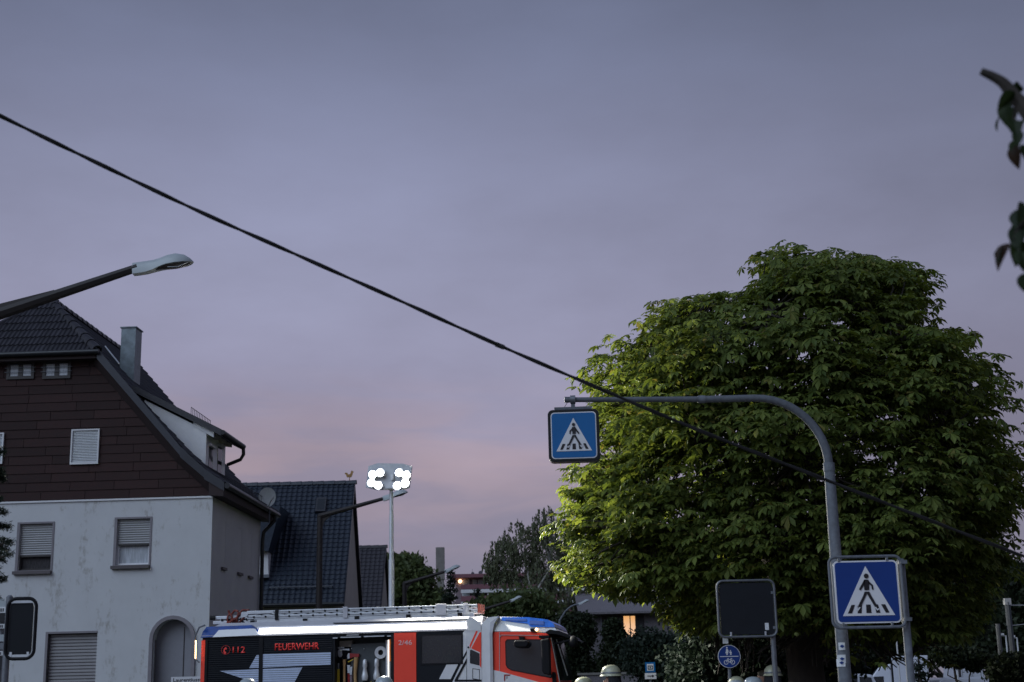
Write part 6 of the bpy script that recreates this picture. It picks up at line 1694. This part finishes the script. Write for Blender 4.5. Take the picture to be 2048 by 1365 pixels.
# dark conifer before the apartment block
def conifer(label, Y, px, top_y, half_px, seed, base_y=1300, name='conifer'):
    rg = np.random.default_rng(seed); b = P(px, 1380, Y); top_ = P(px, top_y, Y).z; t = thing(name, label, 'tree', (b.x, Y, 0), 0, 'conifers')
    hw = half_px * Y / FPX; lowz = P(px, base_y, Y).z; m = MB(); pos = []
    m.tube([(0, 0, 0), (0, 0, top_)], [.16, .02], 8)
    zc = lowz
    while zc < top_ - .1:
        f_ = (top_ - zc) / (top_ - lowz); r_ = hw * f_ ** .75
        for k in range(7):
            a = rg.uniform(0, 6.28); e = np.array((math.cos(a) * r_, math.sin(a) * r_, zc - .15 * r_)); ln = rg.uniform(.75, 1.1)
            m.tube([(0, 0, zc), tuple(e * np.array((ln, ln, 1)))], [.03, .008], 4)
            n_ = int(26 * (r_ + .25)); s = rg.uniform(.15, 1.05, n_)[:, None]; p = np.array((0, 0, zc)) * (1 - s) + e * np.array((ln, ln, 1)) * s
            p = p + rg.normal(0, .10, p.shape) * np.array((1, 1, .6)); pos.append(p)
        zc += .22
    pos = np.concatenate(pos); v, f = quads(pos, np.full(len(pos), .22), rg, .28)
    o = bpy.data.objects.new('crown', np_mesh('crown', v, f, K['needle'])); link(o, t); o['kind'] = 'stuff'; m.build('trunk', K['bark'], t, recalc=False)
    return t
conifer('dark conifer standing before the concrete tower', 76.0, 903, 1137, 34, 21, 1290)
conifer('small dark conifer right of the apartment balcony', 72.0, 958, 1176, 22, 22, 1290)
conifer('small dark fir against the white box truck', 38.0, 1842, 1315, 18, 23, 1420)
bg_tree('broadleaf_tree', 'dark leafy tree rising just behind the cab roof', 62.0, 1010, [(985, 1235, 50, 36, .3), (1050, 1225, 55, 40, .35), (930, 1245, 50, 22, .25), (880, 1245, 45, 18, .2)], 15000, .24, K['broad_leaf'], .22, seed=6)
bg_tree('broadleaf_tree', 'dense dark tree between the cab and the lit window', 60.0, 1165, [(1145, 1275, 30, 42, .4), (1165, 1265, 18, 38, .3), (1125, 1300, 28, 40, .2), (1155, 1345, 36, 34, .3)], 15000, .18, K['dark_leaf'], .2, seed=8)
bg_tree('columnar_shrub', 'dark columnar shrub in front of the lit window', 46.0, 1228, [(1228, 1270, 16, 32, .4), (1232, 1320, 26, 45, .6)], 9000, .12, K['dark_leaf'], .1, cat='shrub', group='shrubs by the grey house', seed=9)
bg_tree('leafy_shrub', 'loose shrub under the left skirt of the chestnut', 40.0, 1310, [(1300, 1310, 40, 45, .5), (1350, 1320, 45, 50, .5)], 12000, .12, K['needle'], .1, cat='shrub', group='shrubs by the grey house', seed=10)  # needle colour keeps this floodlit shrub dark, in place of shade
bg_tree('leafy_shrub', 'dark shrub behind the round path sign', 30.0, 1440, [(1410, 1330, 60, 60, .5), (1490, 1325, 60, 65, .5)], 13000, .12, K['needle'], .1, cat='shrub', group='shrubs under the chestnut', seed=12)  # shade put into the colour: dark needle material on a leafy shrub
bg_tree('leafy_shrub', 'dark shrub between the gantry pole and the square sign', 30.5, 1620, [(1590, 1330, 50, 60, .5), (1655, 1330, 40, 50, .5)], 12000, .12, K['needle'], .1, cat='shrub', group='shrubs under the chestnut', seed=13)  # same needle colour, standing in for shade under the crown
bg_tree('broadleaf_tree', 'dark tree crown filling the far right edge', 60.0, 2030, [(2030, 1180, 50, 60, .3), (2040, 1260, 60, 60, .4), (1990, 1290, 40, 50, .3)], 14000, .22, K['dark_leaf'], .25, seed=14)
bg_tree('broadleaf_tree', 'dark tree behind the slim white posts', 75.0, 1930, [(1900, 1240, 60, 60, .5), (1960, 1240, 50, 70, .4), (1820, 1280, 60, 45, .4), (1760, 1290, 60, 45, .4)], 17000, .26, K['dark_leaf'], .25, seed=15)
bg_tree('leafy_shrub', 'low hedge bush before the white van roof', 34.0, 1920, [(1900, 1312, 32, 20, .5), (1950, 1320, 28, 18, .5)], 8000, .11, K['dark_leaf'], .08, cat='shrub', group='shrubs by the car park', seed=16)
bg_tree('leafy_shrub', 'rounded bush in the bottom right corner', 30.0, 2020, [(2028, 1345, 36, 30, 1.0)], 9000, .10, K['dark_leaf'], .08, cat='shrub', group='shrubs by the car park', seed=17)

bg_tree('broadleaf_tree', 'dark backdrop tree directly behind the lower chestnut crown', 44.0, 1560, [(1500, 1150, 130, 90, .4), (1650, 1120, 130, 110, .4), (1580, 1240, 140, 60, .3)], 17000, .24, K['dark_leaf'], .3, seed=18)  # added as a dark backdrop, so no sky shows through the crown
bg_tree('broadleaf_tree', 'dark backdrop tree behind the right half of the chestnut', 46.0, 1830, [(1800, 1130, 120, 100, .4), (1880, 1160, 90, 90, .4), (1720, 1230, 110, 60, .3), (1860, 1250, 100, 40, .2)], 17000, .24, K['dark_leaf'], .3, seed=19)  # second backdrop, added to darken the gaps on the right
bg_tree('leafy_shrub', 'dark hedge showing between the gantry pole and the car roof', 50.0, 1690, [(1640, 1345, 50, 30, .3), (1720, 1335, 60, 34, .4), (1800, 1345, 60, 28, .3)], 9000, .16, K['dark_leaf'], .1, cat='shrub', group='shrubs by the car park', seed=20)
# conifer sprays at the left edge
lf = thing('conifer', 'dark conifer whose needle sprays enter at the left edge', 'tree', (P(-60, 1386, 14.0).x, 14.0, 0), 0, 'conifers')
rg = np.random.default_rng(31); m = MB(); pos = []
x0 = lf.location.x
m.tube([(0, 0, 0), (0, 0, P(-60, 870, 14).z)], [.12, .02], 8)
for (x, y) in ((8, 905), (6, 945), (10, 960), (12, 1025), (20, 1055), (26, 1085), (24, 1110), (8, 1120), (12, 1160), (2, 1000), (-8, 980), (-10, 1070), (-12, 1030), (-6, 1140), (14, 1098), (-14, 930), (-5, 1195)):
    e = P(x, y, 14.0 + rg.normal(0, .12)); s0 = Vector((0, 0, e.z + .06)); s1 = Vector((e.x - x0, e.y - 14.0, e.z))
    m.tube([s0, s0.lerp(s1, .6) + Vector((0, 0, -.04)), s1], [.012, .008, .004], 4)
    for q_ in np.linspace(.45, 1.0, 26):
        c = s0.lerp(s1, q_); pos.append(np.array(c) + rg.normal(0, .018, (9, 3)))
pos = np.concatenate(pos); v, f = quads(pos, np.full(len(pos), .055), rg, .16)
o = bpy.data.objects.new('crown', np_mesh('crown', v, f, K['needle'])); link(o, lf); o['kind'] = 'stuff'; m.build('trunk', K['bark'], lf, recalc=False)

# near branch entering at the right edge
NYr = 4.6
nt_ = thing('near_tree', 'blurred near branch with broad dark leaves at the upper right edge', 'tree', (P(2048, 1386, NYr).x + 1.1, NYr + .3, 0))
ox = nt_.location.x; oy = nt_.location.y
L_ = lambda x, y, d=0.0: Vector((P(x, y, NYr + d).x - ox, NYr + d - oy, P(x, y, NYr + d).z))
MB().tube([(0, 0, 0), (.05, 0, 2.0), (0, 0, 4.4)], [.14, .11, .07], 10).build('trunk', K['bark'], nt_, smooth=True)
m = MB()
m.tube(spline([Vector((0, 0, 3.3)), L_(2120, 260), L_(2040, 205), L_(2005, 165), L_(1962, 143)], 4), [.05] * 1 + [.012 + .03 * (1 - k / 16) for k in range(16)], 6)
m.tube(spline([L_(2060, 220), L_(2035, 190), L_(2028, 240)], 4), .006, 5)
m.tube(spline([Vector((0, 0, 3.0)), L_(2110, 430), L_(2050, 440), L_(2030, 480)], 4), .010, 5)
m.build('branch', K['bark'], nt_, smooth=True, recalc=False)
def broad(L, W_, curl, rg):
    vs, fs = [], []; N = 7
    for i in range(N):
        t = i / (N - 1); w = W_ * math.sin(math.pi * min(1, t * .95 + .04)) ** .8 * (1.05 - .35 * t)
        for s in (-1, 0, 1): vs.append((t * L, s * w, -curl * t * t * L + abs(s) * w * .35))
    for i in range(N - 1):
        for s in range(2): fs.append((i * 3 + s, (i + 1) * 3 + s, (i + 1) * 3 + s + 1, i * 3 + s + 1))
    me = bpy.data.meshes.new('leaf'); me.from_pydata(vs, [], fs); me.materials.append(K['near_leaf']); me.update(); return me
rg = np.random.default_rng(41)
bl = [broad(.085, .030, .3, rg), broad(.075, .028, .6, rg), broad(.065, .024, .15, rg)]
spots = [(2012, 205, 215, -70), (2000, 232, 200, -75), (2030, 185, 120, -20), (2040, 170, 60, 10), (2028, 240, 240, -80), (2044, 215, 270, -60), (2020, 215, 250, -70), (2036, 262, 200, -75), (2030, 280, 230, -85), (2045, 290, 250, -80), (2028, 292, 210, -80),
         (2048, 240, 180, -60), (2044, 405, 230, -70), (2034, 420, 220, -70), (2046, 430, 250, -60), (2036, 450, 230, -70), (2030, 470, 215, -55), (2040, 480, 240, -70), (2020, 488, 190, -40), (2005, 495, 185, -35), (2036, 500, 240, -75), (2046, 505, 260, -80), (2046, 460, 240, -70),
         (2047, 548, 240, -80),  (2043, 440, 180, -60)]
for (x, y, yaw, pit) in spots:
    o = bpy.data.objects.new('leaf', bl[rg.integers(0, 3)]); link(o, nt_)
    o.location = L_(x, y, rg.normal(0, .06)); o.rotation_euler = Euler((rg.normal(0, .5), -R(pit) * .9, R(yaw + rg.normal(0, 20))), 'XYZ')
    s_ = rg.uniform(.8, 1.2); o.scale = (s_, s_, s_)

# ================================================================== far buildings
def box_building(name, label, Y, x0, x1, ytop, mat_, depth=8.0):
    a = P(x0, 1380, Y); b = P(x1, 1380, Y); t = thing(name, label, 'building', (a.x, Y, 0)); h = P((x0 + x1) / 2, ytop, Y).z
    return t, b.x - a.x, h
tw, w_, h_ = box_building('concrete_tower', 'slim grey concrete tower standing up behind the trees', 130.0, 875, 890, 1095, None)
MB().box(0, w_, 0, w_, 0, h_ * .80).build('shaft', K['concrete'], tw); MB().box(-.05, w_ + .05, -.05, w_ + .05, h_ * .80 + .02, h_).build('crown_block', K['concrete'], tw)
MB().box(.06, w_ - .06, .06, w_ - .06, h_ * .80, h_ * .80 + .02).build('joint', K['frame_dark'], tw)
for k in range(1, 6): MB().box(-.03, w_ + .03, -.03, .0, h_ * .80 * k / 6, h_ * .80 * k / 6 + .06).build('band', K['plaster_grey'], tw)
AY = 120.0
ap, w_, h_ = box_building('apartment_block', 'apartment block with dark red balcony bands behind the birch', AY, 912, 1180, 1146, None)
zz_ = lambda y: P(960, y, AY).z
xx_ = lambda x: P(x, 1160, AY).x - ap.location.x
MB().box(0, w_, 1.4, 11, 0, h_ - .1).build('wall', K['mauve'], ap)
MB().box(-.3, w_ + .2, -.1, 11.2, zz_(1155), h_).build('roof_band', K['pink_band'], ap)
for (ya, yb) in ((1169, 1178.5), (1192, 1203), (1216, 1227)):
    MB().box(.5, w_, 0, .12, zz_(yb), zz_(ya)).build('balcony_band', K['pink_band'], ap)
    MB().box(.5, w_, .12, 1.4, zz_(yb), zz_(yb) + .12).build('balcony_slab', K['concrete'], ap)
    MB().box(.5, w_, .0, .14, zz_(yb) - .30, zz_(yb) - .02).build('slab_edge', K['frame_white'], ap)
for (ya, yb) in ((1157, 1168), (1180, 1191), (1204, 1215)):
    for (xa, xb) in ((923, 938), (944, 952), (955, 968), (977, 998), (1004, 1024), (1032, 1050), (1060, 1080), (1090, 1110)):
        wdw = MB().box(xx_(xa), xx_(xb), 1.34, 1.398, zz_(yb), zz_(ya)).build('window', K['frame_white'], ap)
        MB().box(xx_(xa) + .06, xx_(xb) - .06, 1.32, 1.339, zz_(yb) + .08, zz_(ya) - .08).build('pane', K['glass_pale'], wdw)
    for x in (975.5, 1028): MB().box(xx_(x) - .06, xx_(x) + .06, .15, 1.39, zz_(yb) - .2, zz_(ya) + .1).build('partition', K['frame_white'], ap)
MB().ball((xx_(919), 1.2, zz_(1160)), .16, 8, 6).build('wall_lamp', K['warm_lamp'], ap)
for (x, lab) in ((945, 'small round satellite dish with aerial on the apartment block roof'), (960.5, 'taller satellite dish on the apartment block roof')):
    p = P(x, 1145, AY + 2); d_ = thing('satellite_dish', lab, 'satellite dish', (p.x, p.y, h_), R(25), 'dishes on the apartment block')
    s_ = 1 if x < 950 else 1.25
    MB().lathe([(.02, .05), (.12 * s_, .03), (.15 * s_, 0), (.02, .01)], (0, -.05, .18 * s_), 14, 'y').build('reflector', K['alu_dark'], d_)
    for k in (0,): MB().tube([(0, .02, 0), (0, .02, .22 + (.36 if x < 950 else 0))], .012, 5).build('mast', K['galv_dark'], d_)
# grey shingled house under the chestnut's left skirt
GYh = 66.0
gh = thing('shingled_house', 'grey shingled house with one warm lit window behind the shrubs', 'house', (P(1170, 1386, GYh).x, GYh, 0))
gx0 = gh.location.x; X = lambda x: P(x, 1290, GYh).x - gx0; Z = lambda y: P(1240, y, GYh).z
MB().box(X(1190), X(1420), .0, 7, 0, Z(1228)).build('wall', K['slate'], gh)
ro = MB().prismx([(-.6, Z(1229)), (3.5, Z(1180)), (7.6, Z(1229)), (7.6, Z(1225)), (3.5, Z(1176)), (-.6, Z(1225))], X(1158), X(1430)).build('roof', K['slate'], gh)
wf = MB().box(X(1205), X(1290), -.03, -.002, Z(1282), Z(1231)).build('window_band', K['frame_dark'], gh)
for (xa, xb, kk) in ((1206, 1232, 'curtain'), (1236, 1246, 'curtain'), (1249, 1261, 'warm_window'), (1263, 1272, 'warm_window'), (1276, 1288, 'curtain')):
    MB().box(X(xa), X(xb), -.05, -.031, Z(1274), Z(1233)).build('pane', K[kk], wf)
MB().box(X(1203), X(1205), -.06, 0, Z(1284), Z(1231)).build('frame_edge', K['galv_dark'], gh)
lw = MB().box(X(1195), X(1300), -.03, -.002, .9, Z(1320)).build('window', K['frame_dark'], gh)
for k in range(4): MB().box(X(1197 + k * 26), X(1219 + k * 26), -.04, -.0305, 1.0, Z(1322)).build('pane', K['glass'], lw)
lowwall = thing('garden_wall', 'low rough grey garden wall behind the firefighters', 'wall', (P(1160, 1386, 44).x, 44, 0))
MB().box(0, 6.2, 0, .3, 0, P(1260, 1349, 44).z).build('wall', K['slate'], lowwall); MB().box(-.05, 6.25, -.04, .34, P(1260, 1349, 44).z + .002, P(1260, 1347, 44).z + .04).build('coping', K['concrete'], lowwall)

# ================================================================== posts and vehicles at the right
def slim_post(label, Y, x, ytop, r, arm=None, kk='galv', group='slim white posts of the car park'):
    b = P(x, 1375, Y); t = thing('lamp_post', label, 'post', (b.x, Y, 0), 0, group); zt_ = P(x - 6, ytop, Y).z
    MB().tube([(0, 0, 0), (0, 0, zt_)], [r * 1.2, r], 8).build('pole', K[kk], t)
    if arm:
        e = P(x - 6 + arm, ytop, Y).x - P(x - 6, ytop, Y).x
        MB().tube([(0, 0, zt_ - r), (e, 0, zt_)], r * .8, 6).build('arm', K[kk], t); MB().box(min(e, e * .5), max(e, e * .5), -.08, .08, zt_ + r * .2, zt_ + r * .2 + .05).build('lamp_head', K[kk], t)
    return t
slim_post('slim white lamp post above the white box truck', 39, 1801, 1271, .021, -13, 'frame_white')
slim_post('slim white lamp post above the low hedge bush', 39, 1918, 1271, .021, -12, 'frame_white')
slim_post('slim white lamp post between the two grey masts', 39, 2022, 1271, .021, -10, 'frame_white')
slim_post('slim white lamp post right of both grey masts', 39, 2044, 1275, .021, -10, 'frame_white')
slim_post('dark grey mast left of the pale mast at the right edge', 32, 2008, 1248, .05, None, 'galv_dark', 'masts at the right edge')
pm = slim_post('pale grey mast with wires at the right edge', 32, 2032, 1204, .065, None, 'galv', 'masts at the right edge')
zt_ = P(2018, 1210, 32).z
MB().box(-.07, .07, -.06, .06, zt_, zt_ + .14).build('cap_box', K['frame_white'], pm)
for (y0, y1) in ((1211, 1211), (1252, 1243)):
    a = P(2020, y0, 32); b = P(2110, y1, 32); MB().tube([(a.x - pm.location.x, 0, a.z), (b.x - pm.location.x, 0, b.z)], .010, 5).build('wire', K['frame_white'], pm)

def box_truck():
    Y = 42.0; o = P(1729, 1386, Y); fr = Frame(o, R(-14)); t = thing('box_truck', 'white box truck with its cab facing left behind the signs', 'truck', fr.O, fr.a)
    h = lambda x, y, v=0.0: fr.hit(x, y, v)
    zb = h(1815, 1312)[1]; ub0, ub1 = h(1786, 1340)[0], h(1857, 1340)[0]
    MB().box(ub0, ub1, 0, 2.0, .75, zb - .12).build('box_body', K['car_white'], t, bevel=.02); MB().box(ub0 - .02, ub1 + .01, -.01, 2.01, zb - .118, zb).build('roof_cap', K['car_white'], t, bevel=.02)
    cz = h(1765, 1335)[1]
    pl = [(h(1722, 1380)[0] - .35, .55), (h(1722, 1380)[0] - .35, 1.10), (h(1729, 1362)[0] - .12, 1.42), (h(1757, 1340)[0], cz), (ub0 - .04, cz + .1), (ub0 - .04, .55)]
    cab_ = MB().prism(pl, .05, 1.9).build('cab', K['car_white'], t, bevel=.04)
    ws = [(pl[2][0] + .03, pl[2][1] + .03), (pl[3][0] - .04, pl[3][1] - .06)]
    MB().add([(ws[0][0] - .05, .15, ws[0][1]), (ws[1][0] - .05, .15, ws[1][1]), (ws[1][0] - .05, 1.8, ws[1][1]), (ws[0][0] - .05, 1.8, ws[0][1]), (ws[0][0] + .05, .15, ws[0][1]), (ws[1][0] + .05, .15, ws[1][1]), (ws[1][0] + .05, 1.8, ws[1][1]), (ws[0][0] + .05, 1.8, ws[0][1])],
             [(0, 1, 2, 3), (7, 6, 5, 4), (0, 4, 5, 1), (1, 5, 6, 2), (2, 6, 7, 3), (3, 7, 4, 0)]).build('windscreen', K['fe_glass'], cab_)
    dwn = [h(1741, 1366), h(1748, 1354), h(1767, 1353), h(1768, 1372), h(1741, 1374)]
    MB().prism(dwn, .035, .06).build('door_window', K['fe_glass'], cab_)
    MB().box(ub0 - .035, ub0 - .003, -.0, 1.95, .7, zb - .2).build('bulkhead', K['fe_trim'], t)
    MB().box(pl[0][0], ub1, .2, 1.8, .4, .75).build('chassis', K['fe_trim'], t)
    for uw in (pl[0][0] + .55, ub1 - .4):
        for vv in (.02, 1.7):
            wh = MB().lathe([(.2, 0), (.34, 0), (.36, .04), (.36, .2), (.34, .24), (.2, .24)], (uw, vv, .36), 20, 'y').build('wheel', K['rubber'], t, smooth=True)
            MB().lathe([(.04, .02), (.2, .04), (.2, .2), (.04, .18)], (uw, vv, .36), 14, 'y').build('rim', K['alu_dark'], wh)
box_truck()
def van(name, label, Y, x0, x1, ytop, high, cat, flip=False):
    o = P(x0, 1380, Y); W_ = P(x1, 1380, Y).x - o.x; h = P((x0 + x1) / 2, ytop, Y).z
    t = thing(name, label, cat, (o.x, Y, 0), 0.0)
    if cat == 'van': pl = [(0, .35), (0, .95), (.08 * W_, 1.05), (.20 * W_, h - .08), (.26 * W_, h), (.97 * W_, h), (W_, h - .25), (W_, .35)]
    else: pl = [(0, .35), (.02 * W_, .85), (.22 * W_, .98), (.36 * W_, h - .03), (.46 * W_, h), (.72 * W_, h - .04), (.92 * W_, 1.02), (W_, .95), (W_, .35)]
    bo = MB().prism(pl, 0, 1.8).build('body', K['car_white'], t, bevel=.05)
    zw0, zw1 = (h - .68, h - .16) if cat == 'van' else (.98, h - .09)
    if cat == 'van':
        MB().prism([(.135 * W_, zw0), (.30 * W_, zw0), (.30 * W_, zw1), (.225 * W_, zw1)], -.012, .02).build('door_window', K['fe_glass'], t)
        for q0, q1 in ((.34, .60), (.64, .90)): MB().ring([(q0 * W_, zw0 - .3), (q1 * W_, zw0 - .3), (q1 * W_, zw1), (q0 * W_, zw1)], [(q0 * W_ + .015, zw0 - .285), (q1 * W_ - .015, zw0 - .285), (q1 * W_ - .015, zw1 - .015), (q0 * W_ + .015, zw1 - .015)], -.008, .01).build('side_panel', K['galv'], t)
    else:
        MB().prism([(.30 * W_, zw0), (.52 * W_, zw0), (.52 * W_, zw1), (.40 * W_, zw1 - .02)], -.012, .02).build('door_window', K['fe_glass'], t)
        MB().prism([(.55 * W_, zw0), (.80 * W_, zw0), (.70 * W_, zw1 - .03), (.55 * W_, zw1)], -.012, .02).build('rear_window', K['fe_glass'], t)
    for uw in (.2 * W_, .8 * W_):
        for vv in (-.02, 1.58):
            wh = MB().lathe([(.2, 0), (.30, 0), (.32, .04), (.32, .18), (.30, .22), (.2, .22)], (uw, vv, .32), 20, 'y').build('wheel', K['rubber'], t, smooth=True)
            MB().lathe([(.04, .02), (.2, .04), (.2, .18), (.04, .16)], (uw, vv, .32), 14, 'y').build('rim', K['alu_dark'], wh)
    for zz2 in (.6,): MB().box(-.02, .03, .2, 1.6, .5, .7).build('bumper', K['fe_trim'], t)
    return t
van('panel_van', 'white panel van whose roof shows above the bottom edge', 44.0, 1852, 1992, 1355, True, 'van')
van('panel_van', 'white van half hidden behind the low hedge bush', 56.0, 1905, 1972, 1325, True, 'van')
van('parked_car', 'white car parked at the foot of the gantry pole', 40.0, 1636, 1790, 1347, False, 'car')

# ================================================================== people
def person_mesh(name, look=0.0):
    V, E, Rr = [], [], []
    def v(p, r, par=None):
        V.append(p); Rr.append(r)
        if par is not None: E.append((par, len(V) - 1))
        return len(V) - 1
    pel = v((0, 0, .98), (.17, .13)); bel = v((0, 0, 1.14), (.165, .125), pel); chs = v((0, 0, 1.34), (.19, .135), bel); nk = v((0, 0, 1.50), (.075, .07), chs); nk2 = v((0, -.01, 1.57), (.062, .062), nk)
    hd = v((0, -.02, 1.66), (.082, .098), nk2); ht = v((0, -.01, 1.745), (.072, .085), hd)
    for s in (-1, 1):
        sh = v((s * .19, 0, 1.42), (.082, .08), chs); el = v((s * .26, .02, 1.14), (.062, .062), sh); wr = v((s * .25, -.08, .90), (.042, .042), el); pa = v((s * .25, -.10, .83), (.030, .042), wr)
        for k, ln in enumerate((.075, .088, .095, .085)):
            y_ = -.135 + k * .022; f1 = v((s * .25, y_, .775), (.010, .010), pa); v((s * .243, y_ + .006, .775 - ln * .8), (.0085, .0085), f1)
        th = v((s * .235, -.135, .82), (.012, .012), pa); v((s * .225, -.155, .77), (.010, .010), th)
        hp_ = v((s * .095, 0, .90), (.105, .11), pel); kn = v((s * .11, -.01, .50), (.075, .078), hp_); an = v((s * .11, .02, .11), (.060, .062), kn); v((s * .115, -.13, .055), (.048, .05), an)
    me = bpy.data.meshes.new(name); me.from_pydata(V, E, []); o = bpy.data.objects.new(name, me); COL.objects.link(o)
    o.modifiers.new('skin', 'SKIN'); ss = o.modifiers.new('smooth', 'SUBSURF'); ss.levels = 2; ss.render_levels = 2
    sk_ = me.skin_vertices[0].data
    for i, r_ in enumerate(Rr): sk_[i].radius = r_; sk_[i].use_root = (i == 0)
    dg = bpy.context.evaluated_depsgraph_get(); out = bpy.data.meshes.new_from_object(o.evaluated_get(dg)); bpy.data.objects.remove(o, do_unlink=True)
    out.materials.clear(); out.materials.append(K['turnout']); out.materials.append(K['skin'])
    for p in out.polygons:
        z_ = p.center.z; p.use_smooth = True
        if z_ > 1.55 or (z_ < .885 and abs(p.center.x) > .19): p.material_index = 1
    return out
PM = person_mesh('person')
hm = MB()
prof_h = [(.158, 1.700), (.152, 1.715), (.138, 1.735), (.135, 1.775), (.122, 1.83), (.090, 1.875), (.045, 1.90), (.005, 1.905)]
prof_h = [(r_, 1.905 - (1.905 - z_) * .84) for r_, z_ in prof_h]
b_ = MB().lathe(prof_h, n=24); shell = [(x, y * 1.18 - .005, z_) for x, y, z_ in b_.v]
def helmet_mesh(kk): return MB().add(shell, b_.f).mesh('helmet', K[kk], smooth=True)
HMS = {'helmet': helmet_mesh('helmet'), 'helmet_grey': helmet_mesh('helmet_grey')}
bb = MB().lathe([(.1385, 1.768), (.1395, 1.773), (.1378, 1.792), (.1365, 1.795)], n=24); band_me = MB().add([(x, y * 1.185 - .005, z_) for x, y, z_ in bb.v], bb.f).mesh('helmet_band', K['galv_dark'], smooth=True)
ngm = MB(); vs = []
for k in range(13):
    a = math.pi * (k / 12) ; 
    for (r_, z_) in ((.134, 1.74), (.150, 1.60), (.175, 1.50)): vs.append((r_ * math.cos(a), r_ * math.sin(a) * 1.1, z_))
ngm.add(vs, [(k * 3 + j, (k + 1) * 3 + j, (k + 1) * 3 + j + 1, k * 3 + j + 1) for k in range(12) for j in range(2)])
NG = ngm.mesh('neck_guard', K['turnout'], smooth=True)
nose = MB().ball((0, -.125, 1.645), (.014, .022, .026), 8, 6); nose.ball((-.088, -.01, 1.65), (.014, .028, .036), 8, 6); nose.ball((.088, -.01, 1.65), (.014, .028, .036), 8, 6)
FACE = nose.mesh('nose_and_ears', K['skin'], smooth='all')
eyes = MB().ball((-.033, -.112, 1.675), (.013, .008, .008), 8, 6); eyes.ball((.033, -.112, 1.675), (.013, .008, .008), 8, 6); eyes.box(-.028, .028, -.118, -.110, 1.600, 1.606)
EYES = eyes.mesh('eyes_and_mouth', K['hair'])
hb = MB(); vs = []; NH = 12
for i in range(7):
    t = i / 6; z_ = 1.64 + .145 * math.sin(t * math.pi / 2); r_ = .097 * math.cos(t * math.pi / 2) ** .6 + .004
    for k in range(NH): a = 2 * math.pi * k / NH; vs.append((r_ * math.cos(a) * .95, r_ * math.sin(a) * 1.12 + .015, z_ + (.05 if math.sin(a) < -.5 and i < 3 else 0)))
hb.add(vs, [(i * NH + k, i * NH + (k + 1) % NH, (i + 1) * NH + (k + 1) % NH, (i + 1) * NH + k) for i in range(6) for k in range(NH)])
HAIR = hb.mesh('hair', K['hair'], smooth='all')
def person(label, px, ytop, Y, rz, helmet='helmet', guard=True):
    top_ = P(px, ytop, Y); s_ = top_.z / (1.905 if helmet else 1.79)
    base = 0.0
    o = bpy.data.objects.new('person', PM); link(o); tag(o, label, 'person', 'fire crew and helpers along the street')
    o.location = (top_.x, Y, base); o.rotation_euler = (0, 0, rz); o.scale = (max(1, s_ * .98),) * 2 + (s_,)
    for me, nm_ in ((FACE, 'nose_and_ears'), (EYES, 'eyes_and_mouth')):
        link(bpy.data.objects.new(nm_, me), o)
    if helmet:
        h = bpy.data.objects.new('helmet', HMS[helmet]); link(h, o); link(bpy.data.objects.new('helmet_band', band_me), h)
        if guard: link(bpy.data.objects.new('neck_guard', NG), h)
    else:
        link(bpy.data.objects.new('hair', HAIR), o)
    return o
person('firefighter in pale helmet at the bottom before the black shutter', 495, 1357, 22.0, R(180), 'helmet_grey')
person('firefighter in round grey helmet before the open tool locker', 768, 1352.5, 22.0, R(170), 'helmet_grey')
person('firefighter in pale helmet close beside the cab front', 1166, 1354, 26.0, R(90), 'helmet')
person('firefighter in cream helmet with dark neck cover before the lit house', 1222, 1330, 24.0, R(-115), 'helmet')
person('firefighter in beige helmet below the round path sign', 1472, 1352.5, 24.0, R(200), 'helmet')
person('firefighter in pale blue-grey helmet in front of the beige helmet', 1471, 1360, 22.5, R(180), 'helmet_grey')
person('firefighter in light grey helmet between two other heads', 1505, 1353.5, 23.0, R(120), 'helmet_grey')
person('firefighter in cream helmet beside the square sign post', 1544, 1330, 24.0, R(150), 'helmet')
person('bareheaded dark-haired person facing left beside the square sign post', 1526, 1340, 24.4, R(-70), None)
